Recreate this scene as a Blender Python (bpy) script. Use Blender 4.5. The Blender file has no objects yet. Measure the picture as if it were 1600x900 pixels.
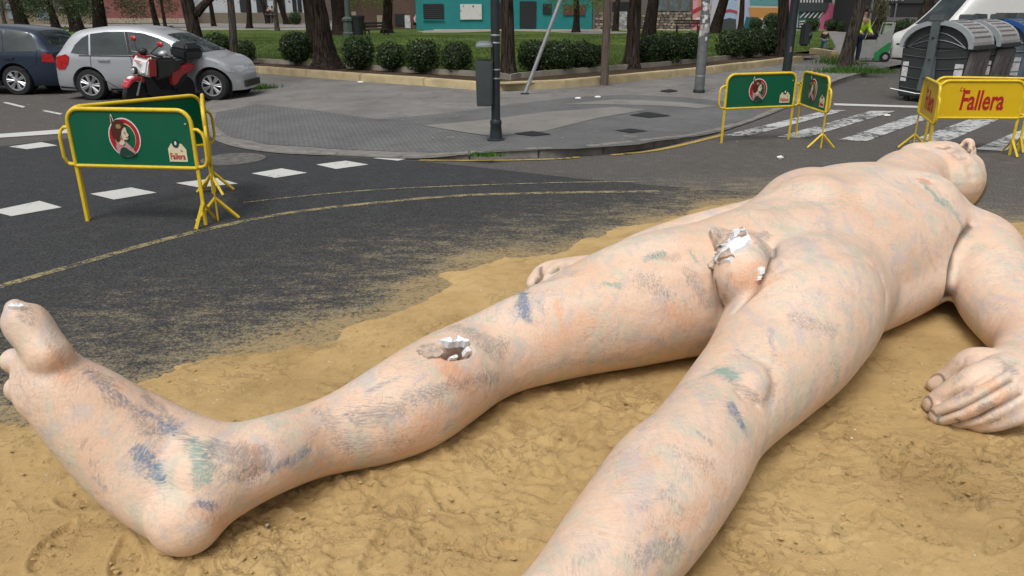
import bpy, bmesh, math, random
import numpy as np
from mathutils import Vector, Matrix, Euler, noise
R = math.radians
PI = math.pi
random.seed(7)
SC = bpy.context.scene
COL = SC.collection

# ------------------------------------------------------------------ camera
CH = 1.95; F = 1180.0; PITCH = math.atan(442.0 / 1180.0)
CP, SP = math.cos(PITCH), math.sin(PITCH)
cam = bpy.data.cameras.new('camera')
cam.sensor_width = 36.0; cam.lens = 36.0 * F / 1600.0
cam.clip_start = 0.05; cam.clip_end = 1500
cam_ob = bpy.data.objects.new('camera', cam); COL.objects.link(cam_ob)
cam_ob.location = (0, 0, CH); cam_ob.rotation_euler = (PI / 2 - PITCH, 0, 0)
SC.camera = cam_ob

# ------------------------------------------------------------------ world + sun (overcast)
SUN_EL, SUN_AZ = R(62), R(205)        # azimuth measured clockwise from +Y
w = bpy.data.worlds.new('World'); SC.world = w; w.use_nodes = True
nt = w.node_tree; bg = nt.nodes['Background']
sky = nt.nodes.new('ShaderNodeTexSky'); sky.sky_type = 'NISHITA'; sky.sun_disc = False
sky.sun_elevation = SUN_EL; sky.sun_rotation = SUN_AZ
sky.dust_density = 6; sky.air_density = 1.0; sky.ozone_density = 1.0
hsv = nt.nodes.new('ShaderNodeHueSaturation'); hsv.inputs['Saturation'].default_value = 0.22
nt.links.new(sky.outputs[0], hsv.inputs['Color']); nt.links.new(hsv.outputs[0], bg.inputs[0])
bg.inputs[1].default_value = 0.12
sun = bpy.data.lights.new('sun', 'SUN'); sun.energy = 1.5; sun.angle = R(24); sun.color = (1, .975, .94)
sun_ob = bpy.data.objects.new('sun', sun); COL.objects.link(sun_ob)
sd = Vector((math.sin(SUN_AZ) * math.cos(SUN_EL), math.cos(SUN_AZ) * math.cos(SUN_EL), math.sin(SUN_EL)))
sun_ob.rotation_euler = sd.to_track_quat('Z', 'Y').to_euler(); sun_ob.location = (0, 0, 30)
SC.view_settings.view_transform = 'Standard'; SC.view_settings.look = 'None'
SC.view_settings.exposure = 0.0; SC.view_settings.gamma = 1.0

# ------------------------------------------------------------------ helpers: survey of the place
def ray(u, v):
    s = 450.0 - v
    return Vector((u - 800.0, F * CP + s * SP, -F * SP + s * CP))
def G(u, v, z=0.0):                     # point of the place at height z
    d = ray(u, v); t = (z - CH) / d.z
    return Vector((d.x * t, d.y * t, z))
def PX(u, v, t):
    d = ray(u, v); return Vector((d.x * t, d.y * t, CH + d.z * t))
def PY(u, v, y):                        # point at distance y
    d = ray(u, v); t = y / d.y
    return Vector((d.x * t, y, CH + d.z * t))

# ------------------------------------------------------------------ helpers: objects
def tag(o, label=None, cat=None, group=None, kind=None):
    if label: o['label'] = label
    if cat: o['category'] = cat
    if group: o['group'] = group
    if kind: o['kind'] = kind
    return o
def empty(name, loc=(0, 0, 0), rz=0.0):
    o = bpy.data.objects.new(name, None); COL.objects.link(o)
    o.location = loc; o.rotation_euler = (0, 0, rz); o.empty_display_size = .2
    return o
class MB:
    """collects shapes, build() links them as one mesh object"""
    def __init__(s): s.v = []; s.f = []; s.m = []
    def add(s, vs, fs, m=0):
        n = len(s.v); s.v += [tuple(x) for x in vs]
        for f in fs: s.f.append(tuple(i + n for i in f)); s.m.append(m)
        return s
    def box(s, c, d, rot=None, m=0, taper=1.0):
        x, y, z = d[0] / 2, d[1] / 2, d[2] / 2; vs = []
        for sz in (-1, 1):
            k = taper if sz > 0 else 1
            for sx, sy in ((-1, -1), (1, -1), (1, 1), (-1, 1)):
                p = Vector((sx * x * k, sy * y * k, sz * z))
                if rot is not None: p = rot @ p
                vs.append(p + Vector(c))
        return s.add(vs, [(3, 2, 1, 0), (4, 5, 6, 7), (0, 1, 5, 4), (1, 2, 6, 5), (2, 3, 7, 6), (3, 0, 4, 7)], m)
    def tube(s, pts, r, n=10, m=0, cap=True, closed=False):
        pts = [Vector(p) for p in pts]; k = len(pts)
        rs = r if isinstance(r, (list, tuple)) else [r] * k
        vs = []; prev = None
        for i, p in enumerate(pts):
            if closed: t = pts[(i + 1) % k] - pts[i - 1]
            else: t = pts[min(i + 1, k - 1)] - pts[max(i - 1, 0)]
            t.normalize()
            if prev is None:
                a = Vector((0, 0, 1)) if abs(t.z) < .9 else Vector((1, 0, 0))
                x = t.cross(a).normalized()
            else:
                x = (prev - t * prev.dot(t)).normalized()
            prev = x; y = t.cross(x)
            for j in range(n):
                a = 2 * PI * j / n
                vs.append(p + (x * math.cos(a) + y * math.sin(a)) * rs[i])
        fs = []
        for i in range(k if closed else k - 1):
            i2 = (i + 1) % k
            for j in range(n):
                j2 = (j + 1) % n
                fs.append((i * n + j, i * n + j2, i2 * n + j2, i2 * n + j))
        if cap and not closed:
            fs.append(tuple(range(n))[::-1]); fs.append(tuple((k - 1) * n + j for j in range(n)))
        return s.add(vs, fs, m)
    def lathe(s, prof, n=16, c=(0, 0, 0), m=0, rot=None):
        vs = []
        for r, z in prof:
            for j in range(n):
                a = 2 * PI * j / n; p = Vector((r * math.cos(a), r * math.sin(a), z))
                if rot is not None: p = rot @ p
                vs.append(p + Vector(c))
        fs = []
        for i in range(len(prof) - 1):
            for j in range(n):
                j2 = (j + 1) % n
                fs.append((i * n + j, i * n + j2, (i + 1) * n + j2, (i + 1) * n + j))
        fs.append(tuple(range(n))[::-1]); fs.append(tuple((len(prof) - 1) * n + j for j in range(n)))
        return s.add(vs, fs, m)
    def prism(s, poly, a, b, f=None, m=0):
        """poly of 2D points; f(x, y, h) -> 3D"""
        n = len(poly); f = f or (lambda x, y, h: (x, y, h))
        vs = [f(x, y, a) for x, y in poly] + [f(x, y, b) for x, y in poly]
        fs = [tuple(range(n))[::-1], tuple(range(n, 2 * n))]
        for i in range(n): fs.append((i, (i + 1) % n, n + (i + 1) % n, n + i))
        return s.add(vs, fs, m)
    def ball(s, c, r, n=10, m=0, rot=None):
        if not isinstance(r, (list, tuple)): r = (r, r, r)
        k = max(4, n // 2 + 1); prof = [(max(.001, math.sin(PI * i / k)), -math.cos(PI * i / k)) for i in range(k + 1)]
        vs = []
        for q, z in prof:
            for j in range(n):
                a = 2 * PI * j / n; p = Vector((q * math.cos(a) * r[0], q * math.sin(a) * r[1], z * r[2]))
                if rot is not None: p = rot @ p
                vs.append(p + Vector(c))
        fs = []
        for i in range(k):
            for j in range(n):
                j2 = (j + 1) % n; fs.append((i * n + j, i * n + j2, (i + 1) * n + j2, (i + 1) * n + j))
        return s.add(vs, fs, m)
    def mesh(s, name):
        me = bpy.data.meshes.new(name); me.from_pydata(s.v, [], s.f); me.update(); return me
    def build(s, name, mats, parent=None, smooth=False, bevel=0, loc=None, sharp=40):
        me = s.mesh(name)
        for mt in (mats if isinstance(mats, (list, tuple)) else [mats]): me.materials.append(mt)
        me.polygons.foreach_set('material_index', s.m)
        bm = bmesh.new(); bm.from_mesh(me)
        bmesh.ops.recalc_face_normals(bm, faces=bm.faces)
        if bevel:
            es = [e for e in bm.edges if len(e.link_faces) == 2 and e.calc_face_angle(0) > R(35)]
            bmesh.ops.bevel(bm, geom=es, offset=bevel, segments=2, affect='EDGES', clamp_overlap=True)
        bm.to_mesh(me); bm.free()
        if smooth: smooth_by(me, sharp)
        o = bpy.data.objects.new(name, me); COL.objects.link(o)
        if parent: o.parent = parent
        if loc: o.location = loc
        return o
def smooth_by(me, ang=40):
    me.polygons.foreach_set('use_smooth', [True] * len(me.polygons))
    try: me.set_sharp_from_angle(angle=R(ang))
    except Exception: pass
def copy_tree(o, parent=None):
    c = o.copy(); COL.objects.link(c); c.parent = parent
    for ch in KIDS(o): copy_tree(ch, c)
    return c
def KIDS(o): return [x for x in bpy.data.objects if x.parent == o]
def grid_mesh(name, X, Y, Z, mats, attrs=None, parent=None, smooth=True):
    ny, nx = X.shape
    me = bpy.data.meshes.new(name)
    me.vertices.add(nx * ny)
    me.vertices.foreach_set('co', np.stack([X, Y, Z], -1).reshape(-1).astype(np.float32))
    i = np.arange(nx * ny).reshape(ny, nx)
    q = np.stack([i[:-1, :-1], i[:-1, 1:], i[1:, 1:], i[1:, :-1]], -1).reshape(-1)
    nf = (nx - 1) * (ny - 1)
    me.loops.add(nf * 4); me.loops.foreach_set('vertex_index', q.astype(np.int32))
    me.polygons.add(nf); me.polygons.foreach_set('loop_start', np.arange(nf, dtype=np.int32) * 4)
    me.update(calc_edges=True); me.validate()
    if smooth: me.polygons.foreach_set('use_smooth', [True] * nf)
    for k, a in (attrs or {}).items():
        at = me.attributes.new(k, 'FLOAT', 'POINT'); at.data.foreach_set('value', a.reshape(-1).astype(np.float32))
    for m in (mats if isinstance(mats, (list, tuple)) else [mats]): me.materials.append(m)
    o = bpy.data.objects.new(name, me); COL.objects.link(o)
    if parent: o.parent = parent
    return o

# numpy value noise
_rng = np.random.RandomState(3); _tab = _rng.rand(256, 256)
def vn(x, y):
    xi = np.floor(x).astype(int); yi = np.floor(y).astype(int); fx = x - xi; fy = y - yi
    fx = fx * fx * (3 - 2 * fx); fy = fy * fy * (3 - 2 * fy)
    a = _tab[yi & 255, xi & 255]; b = _tab[yi & 255, (xi + 1) & 255]
    c = _tab[(yi + 1) & 255, xi & 255]; d = _tab[(yi + 1) & 255, (xi + 1) & 255]
    return (a * (1 - fx) + b * fx) * (1 - fy) + (c * (1 - fx) + d * fx) * fy
def fbm(x, y, o=4, g=.5):
    s = 0; a = 1; n = 0
    for i in range(o): s = s + a * vn(x * 2 ** i + 17.3 * i, y * 2 ** i + 5.1 * i); n += a; a *= g
    return s / n
def sstep(a, b, x):
    t = np.clip((x - a) / (b - a), 0, 1); return t * t * (3 - 2 * t)

# ------------------------------------------------------------------ helpers: materials
class NT:
    """tiny node builder"""
    def __init__(s, name):
        s.mat = bpy.data.materials.new(name); s.mat.use_nodes = True
        s.t = s.mat.node_tree; s.b = s.t.nodes['Principled BSDF']; s.out = s.t.nodes['Material Output']
        s.tc = None
    def n(s, ty, **k):
        nd = s.t.nodes.new(ty)
        for a, b in k.items(): setattr(nd, a, b)
        return nd
    def set(s, sock, v):
        if isinstance(v, bpy.types.NodeSocket): s.t.links.new(v, sock)
        elif isinstance(v, (tuple, list)) and len(v) == 3 and sock.type == 'RGBA': sock.default_value = (*v, 1)
        else: sock.default_value = v
    def co(s, scale=(1, 1, 1), rot=(0, 0, 0), which='Object', vec=None):
        if vec is None:
            if s.tc is None: s.tc = s.n('ShaderNodeTexCoord')
            vec = s.tc.outputs[which]
        mp = s.n('ShaderNodeMapping'); s.t.links.new(vec, mp.inputs[0])
        mp.inputs['Scale'].default_value = scale if isinstance(scale, (tuple, list)) else (scale,) * 3
        mp.inputs['Rotation'].default_value = rot
        return mp.outputs[0]
    def noise(s, scale=5, detail=4, rough=.55, vec=None, out='Fac', dist=0):
        nd = s.n('ShaderNodeTexNoise'); s.t.links.new(vec if vec is not None else s.co(), nd.inputs['Vector'])
        nd.inputs['Scale'].default_value = scale; nd.inputs['Detail'].default_value = detail
        nd.inputs['Roughness'].default_value = rough; nd.inputs['Distortion'].default_value = dist
        return nd.outputs[out]
    def vor(s, scale=5, vec=None, feature='F1', out='Distance', rnd=1):
        nd = s.n('ShaderNodeTexVoronoi', feature=feature); s.t.links.new(vec if vec is not None else s.co(), nd.inputs['Vector'])
        nd.inputs['Scale'].default_value = scale; nd.inputs['Randomness'].default_value = rnd
        return nd.outputs[out]
    def ramp(s, fac, stops, mode='LINEAR'):
        nd = s.n('ShaderNodeValToRGB'); s.t.links.new(fac, nd.inputs[0]); cr = nd.color_ramp; cr.interpolation = mode
        while len(cr.elements) > 1: cr.elements.remove(cr.elements[-1])
        for i, (p, c) in enumerate(stops):
            e = cr.elements[0] if i == 0 else cr.elements.new(p)
            e.position = p; c = c if isinstance(c, (tuple, list)) else (c, c, c); e.color = (*c[:3], 1)
        return nd.outputs[0]
    def step(s, fac, a, b):
        nd = s.n('ShaderNodeMapRange', interpolation_type='SMOOTHSTEP'); s.t.links.new(fac, nd.inputs[0])
        nd.inputs[1].default_value = a; nd.inputs[2].default_value = b; return nd.outputs[0]
    def mix(s, fac, a, b, mode='MIX'):
        nd = s.n('ShaderNodeMix', data_type='RGBA', blend_type=mode)
        s.set(nd.inputs[0], fac); s.set(nd.inputs[6], a); s.set(nd.inputs[7], b); return nd.outputs[2]
    def math(s, op, a, b=0.0, c=0.0):
        nd = s.n('ShaderNodeMath', operation=op); s.set(nd.inputs[0], a); s.set(nd.inputs[1], b); s.set(nd.inputs[2], c)
        return nd.outputs[0]
    def attr(s, name, out='Fac'):
        nd = s.n('ShaderNodeAttribute'); nd.attribute_name = name; return nd.outputs[out]
    def bump(s, h, strength=.3, dist=.01, norm=None):
        nd = s.n('ShaderNodeBump'); nd.inputs['Strength'].default_value = strength; nd.inputs['Distance'].default_value = dist
        s.t.links.new(h, nd.inputs['Height'])
        if norm is not None: s.t.links.new(norm, nd.inputs['Normal'])
        return nd.outputs[0]
    def fin(s, color, rough=.7, normal=None, metal=0, spec=.5, alpha=None):
        s.set(s.b.inputs['Base Color'], color); s.set(s.b.inputs['Roughness'], rough)
        s.set(s.b.inputs['Metallic'], metal); s.b.inputs['Specular IOR Level'].default_value = spec
        if normal is not None: s.t.links.new(normal, s.b.inputs['Normal'])
        if alpha is not None: s.set(s.b.inputs['Alpha'], alpha)
        return s.mat
def srgb(r, g, b):
    f = lambda c: (c / 255 / 12.92) if c / 255 <= .04045 else ((c / 255 + .055) / 1.055) ** 2.4
    return (f(r), f(g), f(b))
_MC = {}
def M(name, color, rough=.6, metal=0, spec=.5, var=.12, nscale=8, bump=0, bscale=60):
    """plain procedural material with some wear"""
    if name in _MC: return _MC[name]
    k = NT(name); n = k.noise(nscale, 5, .6)
    dark = tuple(c * (1 - var) for c in color); lite = tuple(min(1, c * (1 + var)) for c in color)
    c = k.ramp(n, [(.3, dark), (.7, lite)])
    nm = k.bump(k.noise(bscale, 3), bump, .005) if bump else None
    rr = k.math('MULTIPLY_ADD', n, .15, rough - .07)
    _MC[name] = k.fin(c, rr, nm, metal, spec); return _MC[name]

# seams of the street: where the sand ends, measured on the ground
def pl_dist(X, Y, pts):
    """distance to an open polyline"""
    d = np.full(X.shape, 1e9)
    for a, b in zip(pts[:-1], pts[1:]):
        ax, ay, bx, by = a[0], a[1], b[0], b[1]; dx, dy = bx - ax, by - ay; L = dx * dx + dy * dy + 1e-12
        t = np.clip(((X - ax) * dx + (Y - ay) * dy) / L, 0, 1)
        d = np.minimum(d, np.hypot(X - ax - t * dx, Y - ay - t * dy))
    return d
def in_poly(X, Y, pts):
    c = np.zeros(X.shape, bool); n = len(pts)
    for i in range(n):
        x1, y1 = pts[i][0], pts[i][1]; x2, y2 = pts[i - 1][0], pts[i - 1][1]
        cond = ((y1 > Y) != (y2 > Y)) & (X < (x2 - x1) * (Y - y1) / ((y2 - y1) + 1e-12) + x1)
        c ^= cond
    return c
FASTBODY = False
# ------------------------------------------------------------------ ground
SAND_EDGE = [G(u, v) for u, v in [(-160, 668), (-60, 655), (0, 648), (60, 650), (130, 628), (205, 590), (262, 562), (330, 546), (420, 536), (500, 520), (560, 500),
    (625, 478), (655, 452), (690, 425), (740, 408), (800, 400), (860, 394), (905, 374), (955, 352), (1010, 342), (1060, 334), (1110, 316),
    (1180, 304), (1260, 300), (1400, 315), (1520, 338), (1570, 345), (1620, 346), (1720, 350)]]
SAND_POLY = [(p.x, p.y) for p in SAND_EDGE] + [(6.5, 2.5), (5.5, -3), (-4, -3), (-3.2, 1.8)]
def sand_sd(X, Y):
    d = pl_dist(X, Y, SAND_POLY + SAND_POLY[:1]); s = np.where(in_poly(X, Y, SAND_POLY), d, -d)
    return s
def dustval(X, Y):
    s = sand_sd(X, Y) + (fbm(X * 1.6, Y * 1.6, 3) - .5) * .7
    s2 = np.where(s < 0, s, 0)
    # more spread towards the open road on the left
    return .66 * np.exp(s2 / (.34 + .30 * sstep(3, -3, X))) + .34 * np.exp(s2 / 1.9)

def asphalt(name, c1, c2, dusty=True):
    k = NT(name); co = k.co()
    big = k.noise(.55, 5, .6, co); fine = k.noise(90, 3, .7, co); mid = k.noise(6, 5, .65, co)
    c = k.mix(big, c1, c2)
    c = k.mix(k.math('MULTIPLY', k.step(fine, .35, .75), .55), c, tuple(x * 2.1 for x in c1))
    c = k.mix(k.step(k.noise(55, 2, .6, co), .62, .3), tuple(x * .55 for x in c1), c)
    c = k.mix(k.math('MULTIPLY', k.step(mid, .5, .8), .35), c, tuple(x * 1.5 for x in c2)); st0 = k.noise(1.3, 6, .7, co, dist=.7); c = k.mix(k.math('MULTIPLY', k.step(st0, .52, .68), .45), c, tuple(x * .6 for x in c1)); crk = k.step(k.vor(.9, k.co(1, vec=None), 'DISTANCE_TO_EDGE'), .006, .002); c = k.mix(k.math('MULTIPLY', k.math('MULTIPLY', crk, k.step(k.noise(.8, 3, .5, co), .52, .6)), .6), c, (.02, .02, .02))
    if dusty:
        d = k.attr('dust'); st = k.noise(3.2, 6, .75, k.co((1, 2.4, 1), (0, 0, R(18)))); gr = k.noise(75, 3, .85, co); g2 = k.noise(26, 3, .8, co)
        thin = k.math('MULTIPLY_ADD', st, 1.9, -.72)
        m = k.math('ADD', k.math('MULTIPLY', d, .62), k.math('MULTIPLY', thin, k.step(d, .01, .35)))
        m2 = k.math('ADD', m, k.math('MULTIPLY_ADD', gr, 2.2, -1.30)); m2 = k.math('ADD', m2, k.math('MULTIPLY_ADD', g2, 1.1, -.60))
        c = k.mix(k.math('MULTIPLY', k.step(m2, .14, .80), .62), c, (.36, .295, .175))
        c = k.mix(k.math('MULTIPLY', k.step(k.math('ADD', d, k.math('MULTIPLY_ADD', g2, 1.2, -.6)), .78, 1.05), .6), c, (.36, .255, .115))
        # faint tyre scuffs and pale streaks
        sc = k.step(k.noise(2.2, 5, .7, k.co((.5, 5, 1), (0, 0, R(-12)))), .62, .75); c = k.mix(k.math('MULTIPLY', sc, .16), c, (.20, .18, .14))
    nm = k.bump(fine, .5, .006)
    return k.fin(c, .88, nm, spec=.25)
M_FRESH = asphalt('fresh_asphalt', (.046, .048, .051), (.074, .075, .077))
M_OLD = asphalt('old_asphalt', (.105, .098, .091), (.165, .155, .143))

def nonuni(lo, hi, flo, fhi, step, n):
    a = np.linspace(0, 1, n) ** 2.2
    return np.concatenate([flo - (flo - lo) * a[::-1][:-1], np.arange(flo, fhi, step), fhi + (hi - fhi) * a])
xs = nonuni(-300, 300, -6.5, 8, .09, 30); ys = nonuni(-150, 500, 0, 11, .09, 30)
X, Y = np.meshgrid(xs, ys)
ob = grid_mesh('ground', X, Y, X * 0, M_OLD, {'dust': dustval(X, Y)}); tag(ob, kind='structure')

# fresher, darker asphalt laid over the junction
fp = [G(u, v) for u, v in [(-400, 262), (0, 229), (110, 216), (250, 212), (338, 212), (345, 226), (420, 240), (540, 246), (655, 252), (760, 263), (900, 279), (1000, 288), (1100, 296),
      (1190, 302), (1320, 316), (1460, 345), (1600, 420)]]
fp = [(p.x, p.y) for p in fp] + [(4.2, 1.0), (4.2, -6), (-14, -6), (-14, 8.5)]
def poly_grid(poly, step, z, name, mat, attrs_fn=None, cuts=None):
    """a sheet cut to a polygon, with enough vertices to carry attributes"""
    bm = bmesh.new(); vs = [bm.verts.new((x, y, z)) for x, y in poly]; bm.faces.new(vs)
    xs_ = [p[0] for p in poly]; ys_ = [p[1] for p in poly]
    for ax, lo, hi in ((0, min(xs_), max(xs_)), (1, min(ys_), max(ys_))):
        qs = [c_ for c_ in cuts[ax] if lo < c_ < hi] if cuts else list(np.arange(lo + step, hi, step))
        for q in qs:
            co = (q, 0, 0) if ax == 0 else (0, q, 0); no = (1, 0, 0) if ax == 0 else (0, 1, 0)
            bmesh.ops.bisect_plane(bm, geom=bm.verts[:] + bm.edges[:] + bm.faces[:], plane_co=co, plane_no=no)
    bmesh.ops.triangulate(bm, faces=[f for f in bm.faces if len(f.verts) > 4])
    bmesh.ops.recalc_face_normals(bm, faces=bm.faces)
    me = bpy.data.meshes.new(name); bm.to_mesh(me); bm.free()
    if me.polygons and me.polygons[0].normal.z < 0: me.flip_normals()
    me.materials.append(mat)
    if attrs_fn:
        co = np.empty(len(me.vertices) * 3); me.vertices.foreach_get('co', co); co = co.reshape(-1, 3)
        for k, f in attrs_fn.items():
            at = me.attributes.new(k, 'FLOAT', 'POINT'); at.data.foreach_set('value', f(co[:, 0], co[:, 1]).astype(np.float32))
    o = bpy.data.objects.new(name, me); COL.objects.link(o); return o
tag(poly_grid(fp, .12, .004, 'road', M_FRESH, {'dust': dustval}), kind='structure')

# ---- sand bed: real relief, footprints, clods; its rim dives under the asphalt
def sand_height(X, Y):
    s = sand_sd(X, Y) + (fbm(X * 3.1, Y * 3.1, 5, .6) - .5) * .34 + (fbm(X * 22, Y * 22, 3) - .5) * .05
    edge = sstep(-.03, .35, s)
    z = -.014 + edge * .056
    z += edge * (fbm(X * 1.3 + 9, Y * 1.3, 3) - .5) * .05
    rough = sstep(.53, .64, fbm(X * 1.25 + 31, Y * 1.25 + 7, 4)) * sstep(.1, .6, s)
    n1 = fbm(X * 13 + 3, Y * 13, 4, .62); n2 = fbm(X * 34, Y * 34 + 8, 3, .6); n0 = fbm(X * 4 + 11, Y * 4, 3)
    z += edge * (n0 - .5) * .016
    z += rough * (np.sign(n1 - .52) * np.abs(n1 - .52) ** .7 * .030 + (n2 - .5) * .018)
    z += edge * ((n1 - .5) * .0045 + (n2 - .5) * .003)
    rid = 1 - np.abs(2 * fbm(X * 7 + 40 + n0 * 2, Y * 9, 3, .5) - 1)
    z += (.08 + rough) * -sstep(.93, 1.0, rid) * .020
    bits = sstep(.66, .72, fbm(X * 40 + 5, Y * 40, 2)) * sstep(.42, .6, fbm(X * 2.1, Y * 2.1 + 50, 3)); z += edge * bits * .010
    z += edge * (fbm(X * 75, Y * 75, 2) - .5) * .003
    z = np.where(s > .22, np.maximum(z, .024 + .006 * n2), z)
    return z, s
SAND_SURF = lambda x, y: float(sand_height(np.array([[x]]), np.array([[y]]))[0][0, 0])
rows = [0.45]
while rows[-1] < 7.6: rows.append(rows[-1] * 1.0046)
a = np.arange(-1.25, 1.25, .0050)
Yg = np.repeat(np.array(rows)[:, None], len(a), 1); Xg = Yg * a[None, :]
# the fan is swung out near the viewer so that the sheet also covers the sand beside and behind
Zg, Sg = sand_height(Xg, Yg)
rs = np.random.RandomState(11)
prints = [(G(u, v).x, G(u, v).y, rs.uniform(0, 360)) for u, v in [(600, 870), (790, 880), (140, 800), (330, 835), (690, 860), (460, 830), (1290, 760), (1340, 690), (1250, 860),
     (1420, 840), (1500, 780), (1560, 860), (780, 740), (700, 790), (600, 790), (900, 690), (980, 640), (1330, 830), (1180, 880), (1390, 740), (90, 870), (200, 890), (560, 760), (1450, 720), (1550, 720)]]
for px, py, an in prints:
    ca, sa = math.cos(R(an)), math.sin(R(an)); rx = (Xg - px) * ca + (Yg - py) * sa; ry = -(Xg - px) * sa + (Yg - py) * ca
    m = (np.abs(rx) < .22) & (np.abs(ry) < .12)
    w_ = .045 + .012 * np.sin(rx * 14 + .6)
    e = np.sqrt((rx / .145) ** 2 + (ry / w_) ** 2)
    dep = -.016 * sstep(1.05, .85, e) + .010 * np.exp(-((e - 1.15) / .12) ** 2)
    tread = .004 * np.sign(np.sin(rx * 210 + 4 * np.abs(ry) * 60)) * sstep(1, .8, e)
    Zg += np.where(m, dep + tread * .8, 0)
# soft hollows pressed round the figure come from piled rims
def sand_mat():
    k = NT('sand'); co = k.co()
    b = k.noise(1.3, 5, .6, co); f = k.noise(260, 2, .7, co); m = k.noise(14, 5, .6, co)
    c = k.ramp(b, [(.3, (.375, .250, .108)), (.52, (.485, .335, .150)), (.72, (.55, .395, .190))])
    c = k.mix(k.math('MULTIPLY', k.step(m, .45, .75), .3), c, (.28, .185, .075))
    c = k.mix(k.math('MULTIPLY', k.step(f, .55, .8), .5), c, (.52, .40, .23))
    c = k.mix(k.math('MULTIPLY', k.step(f, .42, .25), .5), c, (.20, .13, .05))
    sp = k.step(k.vor(38, co), .045, .03); sp = k.math('MULTIPLY', sp, k.step(k.noise(3, 2, .5, co), .5, .6))
    c = k.mix(sp, c, (.62, .55, .42))
    g3 = k.noise(48, 5, .75, co); pz = k.step(k.noise(1.6, 4, .6, co), .46, .6); sc = k.math('MULTIPLY', k.math('ABSOLUTE', k.math('SUBTRACT', k.noise(7, 5, .65, co, dist=.8), .5)), 1.0); sc = k.math('MULTIPLY', k.step(sc, .03, .0), pz); c = k.mix(k.math('MULTIPLY', sc, .30), c, (.17, .10, .04)); nm = k.bump(f, .6, .005); nm = k.bump(g3, .55, .010, nm); nm = k.bump(k.math('SUBTRACT', 1.0, sc), .5, .012, nm); nm = k.bump(m, .2, .012, nm)
    return k.fin(c, .95, nm, spec=.15)
M_SAND = sand_mat()
keep = Sg > -.35
ob = grid_mesh('sand', Xg, Yg, Zg, M_SAND); tag(ob, kind='structure')
# trim everything that is well outside the bed
bm = bmesh.new(); bm.from_mesh(ob.data); bm.verts.ensure_lookup_table(); kf = keep.reshape(-1)
bmesh.ops.delete(bm, geom=[v for v, q in zip(bm.verts, kf) if not q], context='VERTS'); bm.to_mesh(ob.data); bm.free()
# the rest of the bed, out of the picture to the sides and behind
xs2 = np.arange(-4.2, 7.2, .06); ys2 = np.arange(-3.2, 7.2, .06); X2, Y2 = np.meshgrid(xs2, ys2)
Z2, S2 = sand_height(X2, Y2); inside = (Y2 > .50) & (Y2 < 7.4) & (np.abs(X2) < 1.24 * Y2 - .02)
Z2 = Z2 - .004
ob = grid_mesh('sand', X2, Y2, Z2, M_SAND); tag(ob, kind='structure')
bm = bmesh.new(); bm.from_mesh(ob.data); kf = ((S2 < -.3) | inside).reshape(-1)
bmesh.ops.delete(bm, geom=[v for v, q in zip(bm.verts, kf) if q], context='VERTS'); bm.to_mesh(ob.data); bm.free()

# loose crumbs and clods of sand, a few pale pebbles
def crumbs(name, n, smin, smax, mat, label, seed, clus):
    r = np.random.RandomState(seed); C = [(r.uniform(-2.6, 4.2), r.uniform(1.6, 5.4)) for _ in range(clus)]; v = []; f = []; X_ = []; Y_ = []
    while len(X_) < n:
        c = C[r.randint(clus)]; sp = .22 if r.rand() < .75 else 1.2; X_.append(c[0] + r.normal(0, sp)); Y_.append(c[1] + r.normal(0, sp * .8))
    X_ = np.array(X_); Y_ = np.array(Y_); Z_, S_ = sand_height(X_[None], Y_[None]); Z_ = Z_[0]; S_ = S_[0]
    for x, y, z, s_ in zip(X_, Y_, Z_, S_):
        if s_ < .05 or y < .8: continue
        q = smin + (smax - smin) * r.rand() ** 3; i = len(v); a0 = r.uniform(0, 6)
        P = [(0, 0, q * .75)] + [(math.cos(a0 + k * 1.257) * q * r.uniform(.7, 1.3), math.sin(a0 + k * 1.257) * q * r.uniform(.7, 1.3), q * r.uniform(-.1, .35)) for k in range(5)]
        v += [(x + p[0], y + p[1], z + p[2]) for p in P]; f += [(i, i + 1 + k, i + 1 + (k + 1) % 5) for k in range(5)]
    me = bpy.data.meshes.new(name); me.from_pydata(v, [], f); me.materials.append(mat); me.polygons.foreach_set('use_smooth', [True] * len(me.polygons)); o = bpy.data.objects.new(name, me); COL.objects.link(o); tag(o, label, 'sand', kind='stuff')
crumbs('sand_crumbs', 11000, .003, .013, M_SAND, 'loose crumbs and small clods lying on the tan sand', 3, 70)
crumbs('pebbles', 260, .004, .009, M('pebble', (.50, .46, .38), .8, var=.3, nscale=2), 'tiny pale pebbles scattered on the tan sand', 8, 60)
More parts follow.
